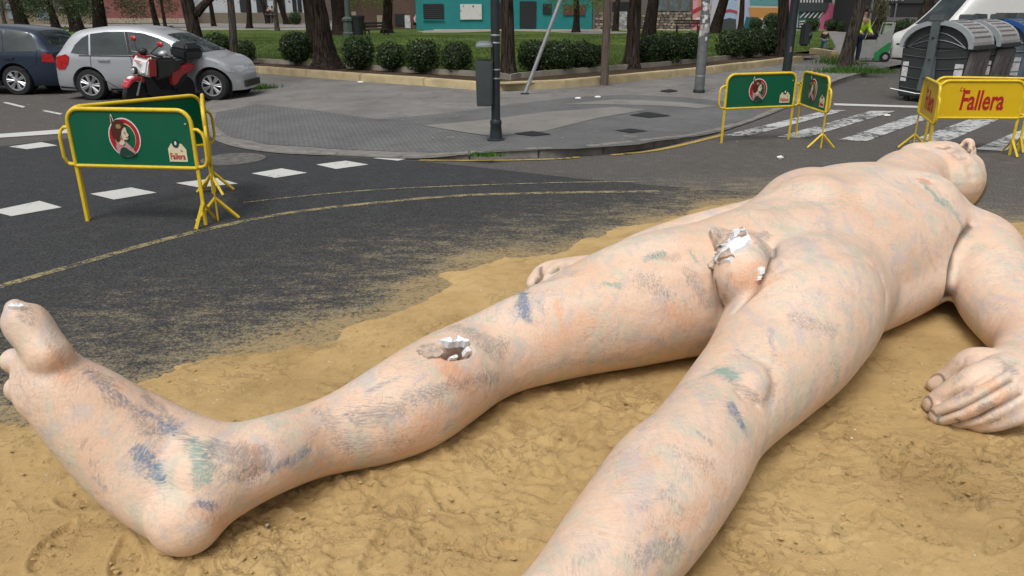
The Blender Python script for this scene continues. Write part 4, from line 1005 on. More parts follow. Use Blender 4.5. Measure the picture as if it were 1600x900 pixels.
def emblem(root, cx, cz, r, y=-.006):
    e = flat('emblem', disc((cx, cz), r * 1.0, r * 1.08), y, M_WH, root)
    flat('emblem_ring', disc((cx, cz), r * .93, r * 1.01), y - .003, M_RED, root)
    flat('emblem_field', disc((cx + r * .06, cz), r * .66, r * .78), y - .006, M_CREAM, root); flat('emblem_field', disc((cx + r * .07, cz), r * .62, r * .74), y - .009, M_GP, root)
    S_ = lambda pts: [(cx + a * r, cz + b * r) for a, b in pts]
    flat('emblem_shawl', S_([(-.45, -.95), (-.58, -.55), (-.48, -.28), (-.2, -.12), (.05, -.2), (.35, -.5), (.6, -.85), (.3, -1.0), (-.1, -1.03)]), y - .012, M_PINK, root, smoothn=3)
    flat('emblem_dress', S_([(-.42, -.98), (-.3, -.62), (-.05, -.52), (.2, -.68), (.52, -.88), (.25, -1.0), (-.1, -1.02)]), y - .015, M_DKG, root, smoothn=3)
    flat('emblem_face', S_([(-.28, -.2), (-.3, .1), (-.1, .45), (.12, .62), (.24, .5), (.26, .32), (.36, .14), (.28, .08), (.30, -.04), (.2, -.12), (.02, -.1), (.02, -.3), (-.15, -.42), (-.34, -.34)]), y - .018, M_FACE, root, smoothn=2)
    flat('emblem_comb', S_([(-.62, .55), (-.66, 1.0), (-.58, 1.3), (-.5, 1.05), (-.46, .7)]), y - .012, M_CREAM, root, smoothn=2)
    flat('emblem_comb', S_([(-.6, .6), (-.62, 1.0), (-.58, 1.2), (-.53, 1.0), (-.5, .7)]), y - .014, M_HAIR, root, smoothn=2)
    flat('emblem_hair', S_([(-.68, .1), (-.66, .55), (-.42, .92), (-.1, 1.0), (.14, .84), (.18, .62), (.04, .5), (-.08, .3), (-.14, .02), (-.3, -.22), (-.5, -.1)]), y - .021, M_HAIR, root, smoothn=3)
    flat('emblem_comb', disc((cx - .18 * r, cz + .62 * r), .17 * r, .13 * r, 12), y - .024, M('print_gold', (.30, .22, .08), .5), root)
    flat('emblem_earring', disc((cx - .12 * r, cz + .0 * r), .05 * r, .13 * r, 10), y - .024, M('print_gold', (.30, .22, .08), .5), root)
    flat('emblem_lips', disc((cx + .24 * r, cz + .02 * r), .05 * r, .035 * r, 8), y - .024, M_RED, root)
    flat('emblem_eye', disc((cx + .14 * r, cz + .28 * r), .045 * r, .03 * r, 8), y - .024, M_HAIR, root)
def barrier(name, a, b, style, label, group, vfeet=(0, 1), art=True, sz=1.0):
    a = Vector(a); b = Vector(b); a.z = b.z = 0; L = (b - a).length; root = empty(name, a, math.atan2(b.y - a.y, b.x - a.x)); root.scale = (1, 1, sz); tag(root, label, 'barrier', group)
    zt, zb, r, cr = 1.0, .51, .019, .12; mb = MB()
    pts = [(0, 0, zb)]
    pts += [(0, 0, zt - cr)] + [(cr - cr * math.cos(q), 0, zt - cr + cr * math.sin(q)) for q in np.linspace(.25, PI / 2, 6)] + [(L - cr + cr * math.sin(q), 0, zt - cr + cr * math.cos(q)) for q in np.linspace(0, PI / 2, 7)]
    pts += [(L, 0, zb)]
    mb.tube(pts, r, 10); mb.build('frame_rail', M_YM, root, smooth=True)
    mb = MB(); mb.tube([(0, 0, zb), (L, 0, zb)], r * .9, 8); mb.build('bottom_rail', M_YM, root, smooth=True)
    inner = [(.012, zb + .01)] + [(.012, zt - cr)] + [(cr - cr * math.cos(q) + .01, zt - cr + cr * math.sin(q) - .01) for q in np.linspace(.25, PI / 2, 6)] + [(L - cr + cr * math.sin(q) - .01, zt - cr + cr * math.cos(q) - .01) for q in np.linspace(0, PI / 2, 7)] + [(L - .012, zb + .01)]
    mb = MB(); mb.prism(inner, -.003, .003, lambda x, z, h: (x, h, z)); pn = mb.build('panel', M_GP if style == 'green' else M_YP, root)
    for s, x in ((-1, 0), (1, L)):
        mb = MB(); q = [(x, 0, zb + .01), (x + s * .05, 0, zb + .01), (x + s * .085, 0, zb + .03), (x + s * .105, 0, zb + .08), (x + s * .105, 0, zt - .24), (x + s * .09, 0, zt - .19), (x + s * .05, 0, zt - .16), (x, 0, zt - .16)]
        mb.tube(q, .015, 8); mb.build('side_loop', M_YM, root, smooth=True)
        mb = MB(); mb.box((x, 0, (zb + .0) / 2), (.035, .016, zb + .0)); lg = mb.build('leg', M_YM, root, bevel=.004)
        if (0 if x == 0 else 1) in vfeet:
            for sy in (-1, 1):
                mb = MB(); mb.tube([(x, 0, .21), (x, sy * .19, .012)], .017, 4); mb.build('foot_strut', M_YM, root)
    if art and style == 'green':
        f_ = -1
        emblem(root, L * .45, .765, .155)
        x0, z0 = L - .17, .565
        flat('badge', [(x0 - .085, z0), (x0 - .085, z0 + .11), (x0 - .05, z0 + .155), (x0 + .05, z0 + .155), (x0 + .09, z0 + .105), (x0 + .09, z0)], -.006, M_CREAM, root)
        flat('badge', disc((x0 - .005, z0 + .155), .033, .035, 14), -.009, M_DKG, root)
        flat('badge', disc((x0 - .002, z0 + .16), .011, .018, 8), -.012, M_WH, root)
        lettering('badge_lettering', 'Fallera', .075, M_RED, (x0, -.0095, z0 + .022), root, .015, .74); lettering('badge_lettering', 'La', .026, M_RED, (x0 + .045, -.0095, z0 + .088), root, .02, .8)
        mb = MB(); mb.ball((L - .055, -.006, .885), (.011, .006, .011), 8); mb.build('rivet', M_STEEL, root)
    if art and style == 'yellow':
        lettering('lettering', 'Fallera', .36, M_RED, (L * .53, -.0045, .625), root, .024, .62, shear=.06); lettering('lettering', 'La', .085, M_RED, (L * .27, -.0045, .865), root, .01, .9, shear=.3)
    return root
def Gp(u, v): p = G(u, v); return (p.x, p.y, 0)
barrier('barrier', Gp(137, 346), Gp(322, 352), 'green', 'green panel barrier at the left, nearest of its trio, with the whole emblem showing', 'green barriers with yellow frames', (1,), sz=1.065)
barrier('barrier', Gp(138.5, 343), Gp(334, 303), 'green', 'green barrier behind the front one at the left, only its top edge showing', 'green barriers with yellow frames', (1,), art=False, sz=1.065)
barrier('barrier', Gp(341, 345), Gp(337, 300), 'green', 'barrier seen edge-on at the right end of the left trio', 'green barriers with yellow frames', (0, 1), art=False, sz=1.065)
barrier('barrier', Gp(1127, 224), Gp(1232, 218), 'green', 'long green barrier standing square at the start of the zebra crossing', 'green barriers with yellow frames', ())
barrier('barrier', Gp(1243, 214), Gp(1282, 232), 'green', 'green barrier turned away at the right end of the zebra crossing pair', 'green barriers with yellow frames', (1,))
yb = G(1577, 243); ya = G(1457, 236)
barrier('barrier', (yb.x - 1.13, yb.y + .03, 0), (yb.x, yb.y, 0), 'yellow', 'yellow barrier in front with the whole red lettering', 'yellow barriers with red lettering', (1,))
barrier('barrier', (5.80, 10.95, 0), (5.46, 9.90, 0), 'yellow', 'yellow barrier turned sideways at the left end of the yellow group', 'yellow barriers with red lettering', (0,))
barrier('barrier', (5.98, 11.0, 0), (7.2, 10.75, 0), 'yellow', 'yellow barrier behind the lettered one, mostly hidden', 'yellow barriers with red lettering', (1,), art=False)

# ------------------------------------------------------------------ posts and poles
M_DPOST = M('dark_painted_metal', (.028, .036, .040), .45, .2, var=.2, nscale=6)
p = on_pave(775, 219); r_ = empty('lamp_post', p); tag(r_, 'slim dark lamp post standing at the pavement corner, litter bin strapped to it', 'lamp post', 'dark street posts')
mb = MB(); mb.lathe([(.064, .28), (.062, 2.4), (.055, 6.2), (.05, 6.25)], 16); mb.build('shaft', M_DPOST, r_, smooth=True)
mb = MB(); mb.lathe([(.092, .02), (.088, .10), (.078, .22), (.083, .23), (.085, .27), (.070, .30)], 16); mb.build('collar', M_DPOST, r_, smooth=True)
mb = MB(); mb.lathe([(.13, .0), (.13, .02), (.11, .028)], 12); mb.build('base_plate', M_DPOST, r_)
for z in (.86, .98, 1.34, 1.44):
    mb = MB(); mb.lathe([(.066, z), (.068, z + .004), (.068, z + .018), (.066, z + .022)], 14); mb.build('strap', M_STEEL, r_, smooth=True)
mb = MB(); mb.tube([(0, 0, 6.1), (0, .5, 6.4), (0, 1.2, 6.5)], .035, 8); mb.box((0, 1.3, 6.48), (.2, .5, .1)); mb.build('lamp_head', M_DPOST, r_)
q = p + Vector((-.155, -.02, 0)); r_ = empty('litter_bin', q); tag(r_, 'dark grey rounded litter bin with a domed lid strapped to the slim lamp post', 'litter bin')
M_BIN = M('bin_plastic', (.055, .068, .070), .5, var=.12, nscale=6)
rr = lambda hw, hd, n=3: [(sx * (hw - .03) + .03 * math.cos(a), sy * (hd - .03) + .03 * math.sin(a)) for sx, sy, a0 in ((1, 1, 0), (-1, 1, PI / 2), (-1, -1, PI), (1, -1, 1.5 * PI)) for a in np.linspace(a0, a0 + PI / 2, 4)]
mb = MB(); lo_, hi_ = rr(.105, .13), rr(.122, .15); n_ = len(lo_)
mb.add([(x, y, .50) for x, y in lo_] + [(x, y, .54) for x, y in rr(.112, .138)] + [(x, y, 1.12) for x, y in hi_] + [(x * .93, y * .93, 1.12) for x, y in hi_] + [(x * .9, y * .9, .9) for x, y in hi_],
       [tuple(range(n_))[::-1]] + [(k * n_ + i, k * n_ + (i + 1) % n_, (k + 1) * n_ + (i + 1) % n_, (k + 1) * n_ + i) for k in range(4) for i in range(n_)] + [tuple(4 * n_ + i for i in range(n_))]); mb.build('bin_body', M_BIN, r_, smooth=True)
mb = MB(); n2 = 5
for j in range(4): mb
prof = [(1.30, 1.0), (1.33, .97), (1.36, .80), (1.375, .45), (1.38, .05)]
mb.add([(x * s_, y * s_, z) for z, s_ in prof for x, y in hi_], [tuple(range(n_))[::-1]] + [(k * n_ + i, k * n_ + (i + 1) % n_, (k + 1) * n_ + (i + 1) % n_, (k + 1) * n_ + i) for k in range(4) for i in range(n_)] + [tuple(4 * n_ + i for i in range(n_))]); mb.build('bin_lid', M('bin_lid_grey', (.12, .14, .15), .45, var=.1), r_, smooth=True)
mb = MB(); mb.box((.11, .0, .95), (.02, .12, .86)); mb.build('bracket', M_BIN, r_, bevel=.004)
# leaning pole
p = on_pave(820, 147); t_ = PY(878, -6, p.y); d = (t_ - p); d.normalize(); mb = MB(); mb.tube([p, p + d * 3.2], .042, 10); o = mb.build('pole', M_STEEL, None, smooth=True); r_ = empty('leaning_pole', p); part(o, r_)
tag(r_, 'bare grey steel pole leaning to the right beside the tree trunk', 'pole'); mb = MB(); mb.lathe([(.10, 0), (.09, .02), (.05, .03)], 10, p); o = mb.build('base_plate', M_IRON); part(o, r_)
# wooden post
k = NT('weathered_wood'); n = k.noise(3, 6, .7, k.co((14, 14, 1))); M_WOOD = k.fin(k.ramp(n, [(.3, (.06, .045, .033)), (.55, (.15, .115, .09)), (.75, (.24, .19, .15))]), .85, k.bump(n, .8, .02))
p = on_pave(944, 133); mb = MB(); pts_ = disc((0, 0), .095, .085, 12); mb.lathe([(.10, 0), (.098, 1.0), (.092, 2.2), (.085, 5.5)], 10); o = mb.build('wooden_post', M_WOOD, loc=p, smooth=True, sharp=20)
tag(o, 'weathered brown wooden utility post standing between the hedge groups', 'post')
# stickered metal pole
p = on_pave(1092, 144.5); r_ = empty('metal_pole', p); tag(r_, 'grey metal pole covered with torn stickers, right of the wooden post', 'pole')
mb = MB(); mb.lathe([(.11, 0), (.11, 5.0), (.10, 6.5)], 18); mb.build('shaft', M('pole_grey', (.16, .17, .175), .5, .3, var=.25, nscale=7), r_, smooth=True)
mb = MB(); mb.lathe([(.13, 0), (.128, .05), (.112, .07)], 16); mb.build('collar', M_IRON, r_, smooth=True)
mats_ = [M('sticker_white', (.62, .61, .6), .7, var=.2, nscale=30), M('sticker_blue', (.04, .30, .42), .6), M('sticker_grey', (.33, .33, .33), .8, var=.3, nscale=30), M('sticker_pink', (.5, .35, .33), .7)]
for i in range(46):
    a = random.uniform(PI * 1.0, PI * 2.0); z = 1.1 + random.random() ** .8 * 1.1; h = random.uniform(.04, .14); w_ = random.uniform(.3, .7); mb = MB(); rr_ = .1115 + .0007 * (i % 6); vs = []
    for j in range(6):
        aa = a + w_ * (j / 5 - .5)
        for zz in (z + random.uniform(-.01, .01), z + h + random.uniform(-.015, .015)): vs.append((rr_ * math.cos(aa), rr_ * math.sin(aa), zz))
    mb.add(vs, [(2 * j, 2 * j + 2, 2 * j + 3, 2 * j + 1) for j in range(5)]); mb.build('sticker', mats_[1] if i in (5,) else mats_[random.choice([0, 0, 0, 2, 2, 3])], r_)
for z in (.35, 1.6):
    mb = MB(); mb.lathe([(.1105, z), (.1125, z + .003), (.1125, z + .02), (.1105, z + .023)], 16); mb.build('strap', M_STEEL, r_, smooth=True)
# dark traffic pole with a signal seen from the side
p = on_pave(1229, 111); r_ = empty('traffic_pole', p); tag(r_, 'thick dark pole with a small signal box, behind the long green barrier', 'traffic pole', 'dark street posts')
mb = MB(); mb.lathe([(.13, 0), (.125, .3), (.12, 2.4), (.10, 6.0)], 16); mb.build('shaft', M_DPOST, r_, smooth=True)
mb = MB(); mb.box((.0, -.121, .62), (.05, .012, .16)); mb.build('door_patch', M('worn_patch', (.20, .17, .12), .8), r_)
mb = MB(); mb.box((.42, 0, 1.02), (.26, .24, .62)); mb.build('signal_box', M('signal_black', (.02, .024, .025), .5), r_, bevel=.05)
mb = MB(); mb.tube([(.1, 0, 1.2), (.4, 0, 1.2)], .025, 6); mb.build('bracket', M_DPOST, r_)
mb = MB(); mb.ball((.52, -.02, 1.0), (.10, .12, .12), 10); mb.build('signal_hood', M('signal_black', (.02, .024, .025), .5), r_, smooth=True)

# ------------------------------------------------------------------ waste containers
M_CB = M('container_dark', (.028, .033, .034), .5, var=.15, nscale=4); M_CL = M('container_lid', (.30, .33, .34), .5, var=.1, nscale=5); M_CLT = M('container_lid_top', (.27, .26, .255), .6, var=.16, nscale=8)
M_CG = M('container_front', (.115, .105, .10), .7, var=.3, nscale=9); M_CS = M('container_sticker', (.55, .55, .55), .8, var=.3, nscale=24); M_ARM = M('container_arm', (.13, .15, .155), .42, .5, var=.15)
M_CB2 = M('container_grey_blue', (.12, .15, .18), .55, var=.15, nscale=5); M_BLUE = M('lid_blue', (.02, .085, .27), .45, var=.1); M_YLID = M('lid_yellow', (.62, .50, .06), .5, var=.1)
def container(loc, ax, label, body=M_CB, lid=M_CL, lidtop=M_CLT, front=M_CG):
    """local x across the end face (0..D), local y along the container, z up"""
    root = empty('waste_container', loc); root.rotation_euler = (0, 0, ax); tag(root, label, 'container', 'waste containers standing in a row')
    D, Lc, zb, zs, zt = 1.36, 1.10, .10, 1.12, 1.66
    mb = MB(); mb.prism([(.06, zb), (D - .10, zb), (D, zs), (0, zs)], .04, Lc - .04, lambda x, z, h: (x, h, z)); mb.build('tub', body, root, bevel=.03)
    arc = [(D * (1 - math.cos(q)) / 2, zs + .0 + (zt - zs - .08) * math.sin(q)) for q in np.linspace(0, PI, 13)]
    mb = MB(); mb.prism(arc, .05, Lc - .05, lambda x, z, h: (x, h, z)); mb.build('end_panel', body, root)
    # horizontal ribs on the end face
    for i, z in enumerate((.30, .52, .74, .96)):
        mb = MB(); x0 = .06 - .06 * (z - zb) / (zs - zb); x1 = D - .10 + .10 * (z - zb) / (zs - zb)
        mb.tube([(x0 + (x1 - x0) * s_, .035, z - .05 * math.sin(PI * s_)) for s_ in np.linspace(.02, .98, 9)], .014, 6); mb.build('rib', body, root)
    for i, k_ in enumerate((.35, .68, -.16)):
        mb = MB(); mb.tube([(D * (.08 + .84 * s_), .045, zs + (zt - zs - .1) * k_ * math.sin(PI * s_)) for s_ in np.linspace(0, 1, 9)], .013, 6); mb.build('rib', M_ARM if k_ > 0 else body, root)
    # lid: arched band over the top, overhanging the ends, with its pale end bows
    outer = [(D * .5 - (D * .5 + .04) * math.cos(q), zs + .0 + (zt - zs) * math.sin(q) ** .85) for q in np.linspace(.0, PI, 17)]; inner = [(D * .5 - (D * .5 - .04) * math.cos(q), zs - .0 + (zt - zs - .09) * math.sin(q)) for q in np.linspace(0, PI, 17)]
    for h0, h1, nm, mt in ((-.05, .07, 'lid_bow', lid), (Lc - .07, Lc + .05, 'lid_bow', lid), (.07, Lc - .07, 'lid', lidtop)):
        mb = MB(); dz = 0 if nm == 'lid_bow' else -.015
        for i in range(16):
            a, b, c, d = outer[i], outer[i + 1], inner[i + 1], inner[i]; mb.prism([(a[0], a[1] + dz), (b[0], b[1] + dz), (c[0], c[1] + dz), (d[0], d[1] + dz)], h0, h1, lambda x, z, h: (x, h, z))
        mb.build(nm, mt, root)
    for i in range(9, 15):
        a = outer[i]; mb = MB(); mb.box((a[0], Lc / 2, a[1] - .008), (.03, Lc - .2, .022)); mb.build('lid_rib', lidtop, root)
    # overhang at the front edge
    mb = MB(); mb.box((D + .06, Lc / 2, zs + .02), (.10, Lc, .09)); mb.build('lid_lip', M_CB, root, bevel=.02)
    mb = MB(); mb.box((D - .04, Lc / 2, .62), (.10, Lc - .12, .90), Matrix.Rotation(R(5.5), 3, 'Y')); mb.build('front_panel', front, root, bevel=.02)
    for y_ in (.12, .46, .80):
        mb = MB(); mb.box((D + .02, y_ + .10, .62), (.03, .22, .55), Matrix.Rotation(R(5.5), 3, 'Y')); mb.build('front_relief', front, root, bevel=.012)
    # lifting arm on the end face
    mb = MB(); mb.box((D * .46, -.03, 1.08), (.17, .07, 1.14)); mb.build('lift_arm', M_ARM, root, bevel=.01)
    mb = MB(); mb.box((D * .46, .0, .60), (.34, .06, .72), taper=.6); mb.build('lift_arm_foot', M_ARM, root, bevel=.01)
    mb = MB(); mb.box((D * .46, .06, 1.70), (.30, .26, .12)); mb.build('lift_socket', M_ARM, root, bevel=.015)
    mb = MB(); mb.ball((D * .46, -.07, 1.33), .03, 8); mb.ball((D * .46, -.07, .9), .025, 8); mb.build('pin', M_CB, root)
    for x_, z_, w_ in ((.13, .62, .12), (D - .17, .62, .16)):
        mb = MB(); mb.box((x_, .034, z_), (w_, .008, .40)); mb.build('sticker', M_CS, root)
    for y_ in (.2, Lc - .2):
        for x_ in (.2, D - .25): mb = MB(); mb.tube([(x_, y_ - .04, .055), (x_, y_ + .04, .055)], .055, 10); mb.build('wheel', M_CB, root)
    return root
cax = math.atan2(-.75, .66); c0 = Vector((8.32, 16.9, 0)); cd = Vector((.75, .66, 0))
container(c0, cax, 'dark waste container with pale grey lid, nearest of the row'); container(c0 + cd * 1.58, cax, 'second waste container with pale grey lid, between the nearest and the blue-lidded one')
container(c0 + cd * 3.2 + Vector((.1, 0, 0)), cax, 'grey-blue waste container with a blue lid', M_CB2, M_BLUE, M_CB2, M_CB2); container(c0 + cd * 4.85 + Vector((.15, 0, 0)), cax, 'waste container with a yellow lid, farthest of the row', M_CB2, M_YLID, M_CB2, M_CB2)
p = G(1393, 138); mb = MB(); mb.tube([PY(1391, 138, 16.4), PY(1430, 146, 16.1), PY(1500, 150, 15.6)], .012, 6); o = mb.build('container_rail', M_STEEL); tag(o, 'thin pale metal rail in front of the nearest waste container', 'rail')

# ------------------------------------------------------------------ cars
M_GLASS = None
k = NT('car_glass'); n = k.noise(1.3, 4, .6, k.co((1, 1, 2.5))); M_GLASS = k.fin(k.ramp(n, [(.35, (.008, .013, .013)), (.6, (.025, .040, .040)), (.75, (.06, .085, .085))]), .06, spec=.8)
M_TYRE = M('tyre', (.018, .018, .019), .85, var=.2); M_RIM = M('alloy_rim', (.55, .56, .58), .3, .75, var=.1); M_BLACKP = M('black_plastic', (.018, .019, .02), .6, var=.2)
M_TAIL = M('tail_lamp', (.42, .010, .012), .18, spec=.8, var=.3, nscale=12); M_HEAD = M('headlamp', (.55, .58, .60), .12, .3, spec=.9, var=.3, nscale=12)
def carpaint(name, c, metal=.55):
    k = NT(name); n = k.noise(2.2, 3, .5, k.co()); f = k.noise(400, 1, .5, k.co()); cc = k.mix(k.math('MULTIPLY', n, .25), c, tuple(x * .72 for x in c))
    k.b.inputs['Coat Weight'].default_value = .7; k.b.inputs['Coat Roughness'].default_value = .08
    d = k.step(k.noise(3.5, 5, .7, k.co((1, 1, 2))), .55, .8); cc = k.mix(k.math('MULTIPLY', d, .12), cc, (.25, .22, .18)); return k.fin(cc, .34, None, metal, .5)
def interp(P, x):
    for (a, ya), (b, yb_) in zip(P[:-1], P[1:]):
        if a <= x <= b: return ya + (yb_ - ya) * (x - a) / (b - a)
    return P[0][1] if x < P[0][0] else P[-1][1]
def wheel(parent, x, y, r, side):
    wr_ = empty('wheel', (x, y, r)); wr_.parent = parent
    rot = Matrix.Rotation(PI / 2 * side, 3, 'X')
    mb = MB(); mb.lathe([(r * .66, -.09), (r * .94, -.095), (r, -.06), (r, .06), (r * .94, .095), (r * .68, .10), (r * .66, .06)], 28, rot=rot); o = mb.build('tyre', M_TYRE, wr_, smooth=True)
    mb = MB(); mb.lathe([(r * .67, .055), (r * .68, .10), (r * .62, .098), (r * .60, .03), (.01, .02)], 28, rot=rot)
    for i in range(7):
        a = 2 * PI * i / 7
        for da in (-.13, .13):
            x0, y0 = math.cos(a + da * .5) * r * .12, math.sin(a + da * .5) * r * .12; x1, y1 = math.cos(a + da) * r * .63, math.sin(a + da) * r * .63
            mb.tube([rot @ Vector((x0, y0, .082)), rot @ Vector((x1, y1, .092))], .020, 4)
    mb.lathe([(r * .19, .06), (r * .17, .092), (.01, .096)], 12, rot=rot)
    mb.build('rim', M_RIM, wr_); mb = MB(); mb.lathe([(r * .60, .025), (r * .60, .032), (.01, .032)], 20, rot=rot); mb.build('brake_disc', M_BLACKP, wr_)
def make_car(root, top, paint_, W, belt, wheels, r, wins, tail_px, seams, low=.20, nose=None, details=None, fl=1.0):
    """top: side outline of the roof line (x, z), x from the tail; wheels: x of the axles"""
    L = top[-1][0]; xs_ = sorted(set([0, .02, .06, .12] + list(np.linspace(.2, L - .2, 44)) + [L - .12, L - .06, L - .02, L])); S_ = catmull([np.array(p) for p in top], 6); tp = [(float(a[0]), float(a[1])) for a in S_]
    def plan(x): e = .50; return W * (1 - .16 * (max(0, 1 - x / e)) ** 2.2 - .55 * (max(0, 1 - (L - x) / .50)) ** 2.4)
    def half(x, z):
        zt = interp(tp, x); p_ = plan(x)
        lo_ = p_ * (1 - .07 * max(0, (.45 - z) / .25) ** 1.5)
        b = min(belt, zt - .05)
        if z <= b: return lo_ * (1 - .03 * (z / max(b, .1) - .6) ** 2) * (1 if z > low + .02 else .97)
        t = (z - b) / max(zt - b, .05); rake = .20 if zt > belt + .15 else .20 * max(.3, (zt - belt + .3) / .45)
        return p_ * (1 - rake * t) * (1 - max(0, t - .80) ** 1.6 * 2.2)
    vs = []; rings = []
    for x in xs_:
        zt = interp(tp, x); b = min(belt, zt - .05); zz = [low, low + .04, .34, .46, .58, .70, .82]; zz = [z for z in zz if z < b - .03] + [b]
        while len(zz) < 8: zz.insert(-1, zz[-2] + (zz[-1] - zz[-2]) * .5)
        zz = zz[:8]; up_ = [b + (zt - b) * q for q in (.2, .4, .6, .78, .88, .95, .985)]
        ring = [(x, -half(x, z), z) for z in zz + up_] + [(x, -half(x, zt - .001) * .55, zt + .004), (x, 0, zt + .012)]
        ring += [(a, -b_, c) for a, b_, c in ring[-2::-1]]; rings.append(ring)
    n = len(rings[0]); mb = MB(); mb.add([p for r__ in rings for p in r__], [(i * n + j, i * n + j + 1, (i + 1) * n + j + 1, (i + 1) * n + j) for i in range(len(rings) - 1) for j in range(n - 1)]
           + [tuple(range(n)), tuple((len(rings) - 1) * n + j for j in range(n))[::-1]] + [(i * n, (i + 1) * n, (i + 1) * n + n - 1, i * n + n - 1) for i in range(len(rings) - 1)])
    me = mb.mesh('body'); tmp = bpy.data.objects.new('tmp', me); COL.objects.link(tmp); bm = bmesh.new(); bm.from_mesh(me); bmesh.ops.recalc_face_normals(bm, faces=bm.faces); bm.to_mesh(me); bm.free()
    cut = MB()
    for wx in wheels:
        for s in (-1, 1): cut.tube([(wx, s * (W + .1), r + .01), (wx, s * (W - .26), r + .01)], r * 1.17, 28)
    cm = cut.mesh('cut'); bm = bmesh.new(); bm.from_mesh(cm); bmesh.ops.recalc_face_normals(bm, faces=bm.faces); bm.to_mesh(cm); bm.free(); co_ = bpy.data.objects.new('cut', cm); COL.objects.link(co_)
    md = tmp.modifiers.new('b', 'BOOLEAN'); md.object = co_; md.operation = 'DIFFERENCE'; md.solver = 'EXACT'; dg = bpy.context.evaluated_depsgraph_get(); bm_ = bpy.data.meshes.new_from_object(tmp.evaluated_get(dg))
    bpy.data.objects.remove(tmp); bpy.data.objects.remove(co_); bm_.materials.clear(); bm_.materials.append(paint_); smooth_by(bm_, 32); o = bpy.data.objects.new('body', bm_); COL.objects.link(o); o.parent = root
    for wx in wheels:
        for s in (-1, 1):
            mb = MB(); mb.tube([(wx, s * (W - .255), r + .01), (wx, s * (W - .25), r + .01)], r * 1.165, 20); mb.build('arch_liner', M_BLACKP, root); wheel(root, wx, s * (W - .10), r, 1 if s < 0 else -1)
    def side_panel(name, poly, mat, off=.006, sides=(-1, 1), sub=5):
        for s in sides:
            bm = bmesh.new(); vv = [bm.verts.new((x, 0, z)) for x, z in poly]; bm.faces.new(vv)
            for ax in (0, 2):
                lo_ = min(p[0 if ax == 0 else 1] for p in poly); hi_ = max(p[0 if ax == 0 else 1] for p in poly); st = (hi_ - lo_) / (sub if (hi_ - lo_) > .15 else 2)
                q = lo_ + st
                while q < hi_ - 1e-4:
                    cc = [0, 0, 0]; cc[ax] = q; nn = [0, 0, 0]; nn[ax] = 1; bmesh.ops.bisect_plane(bm, geom=bm.verts[:] + bm.edges[:] + bm.faces[:], plane_co=cc, plane_no=nn); q += st
            for v_ in bm.verts: v_.co.y = s * (half(v_.co.x, v_.co.z) + off)
            r1 = bmesh.ops.extrude_face_region(bm, geom=bm.faces[:]); 
            for v_ in [e for e in r1['geom'] if isinstance(e, bmesh.types.BMVert)]: v_.co.y -= s * .03
            bmesh.ops.recalc_face_normals(bm, faces=bm.faces); me = bpy.data.meshes.new(name); bm.to_mesh(me); bm.free(); me.materials.append(mat); smooth_by(me, 30); o = bpy.data.objects.new(name, me); COL.objects.link(o); o.parent = root
    for nm, poly, mt, off in wins: side_panel(nm, poly, mt, off)
    for pl in seams:
        for s in (-1, 1):
            mb = MB(); P_ = []
            for (x0, z0), (x1, z1) in zip(pl[:-1], pl[1:]):
                for i in range(6): t = i / 6; x, z = x0 + (x1 - x0) * t, z0 + (z1 - z0) * t; P_.append((x, s * (half(x, z) + .0005), z))
            P_.append((pl[-1][0], s * (half(*pl[-1]) + .0005), pl[-1][1])); mb.tube(P_, .0065, 4); mb.build('door_seam', M_BLACKP, root)
    def top_glass(name, x0, x1, mat=M_GLASS, wq=.80, off=.008):
        mb = MB(); N = 8; vs = []
        for i in range(N + 1):
            x = x0 + (x1 - x0) * i / N; zt = interp(tp, x)
            for j in range(9):
                q = (j / 8 - .5) * 2; hw = half(x, zt - .06 * 1) * wq; vs.append((x, q * hw, zt + .012 - .02 * q * q + off))
        mb.add(vs, [(i * 9 + j, i * 9 + j + 1, (i + 1) * 9 + j + 1, (i + 1) * 9 + j) for i in range(N) for j in range(8)]); mb.build(name, mat, root, smooth=True)
    return half, tp, top_glass, side_panel
M_SILVER = carpaint('silver_paint', (.50, .52, .55), .40); M_NAVY = carpaint('navy_paint', (.016, .033, .062), .3); M_WHITEP = carpaint('white_paint', (.66, .66, .63), 0)
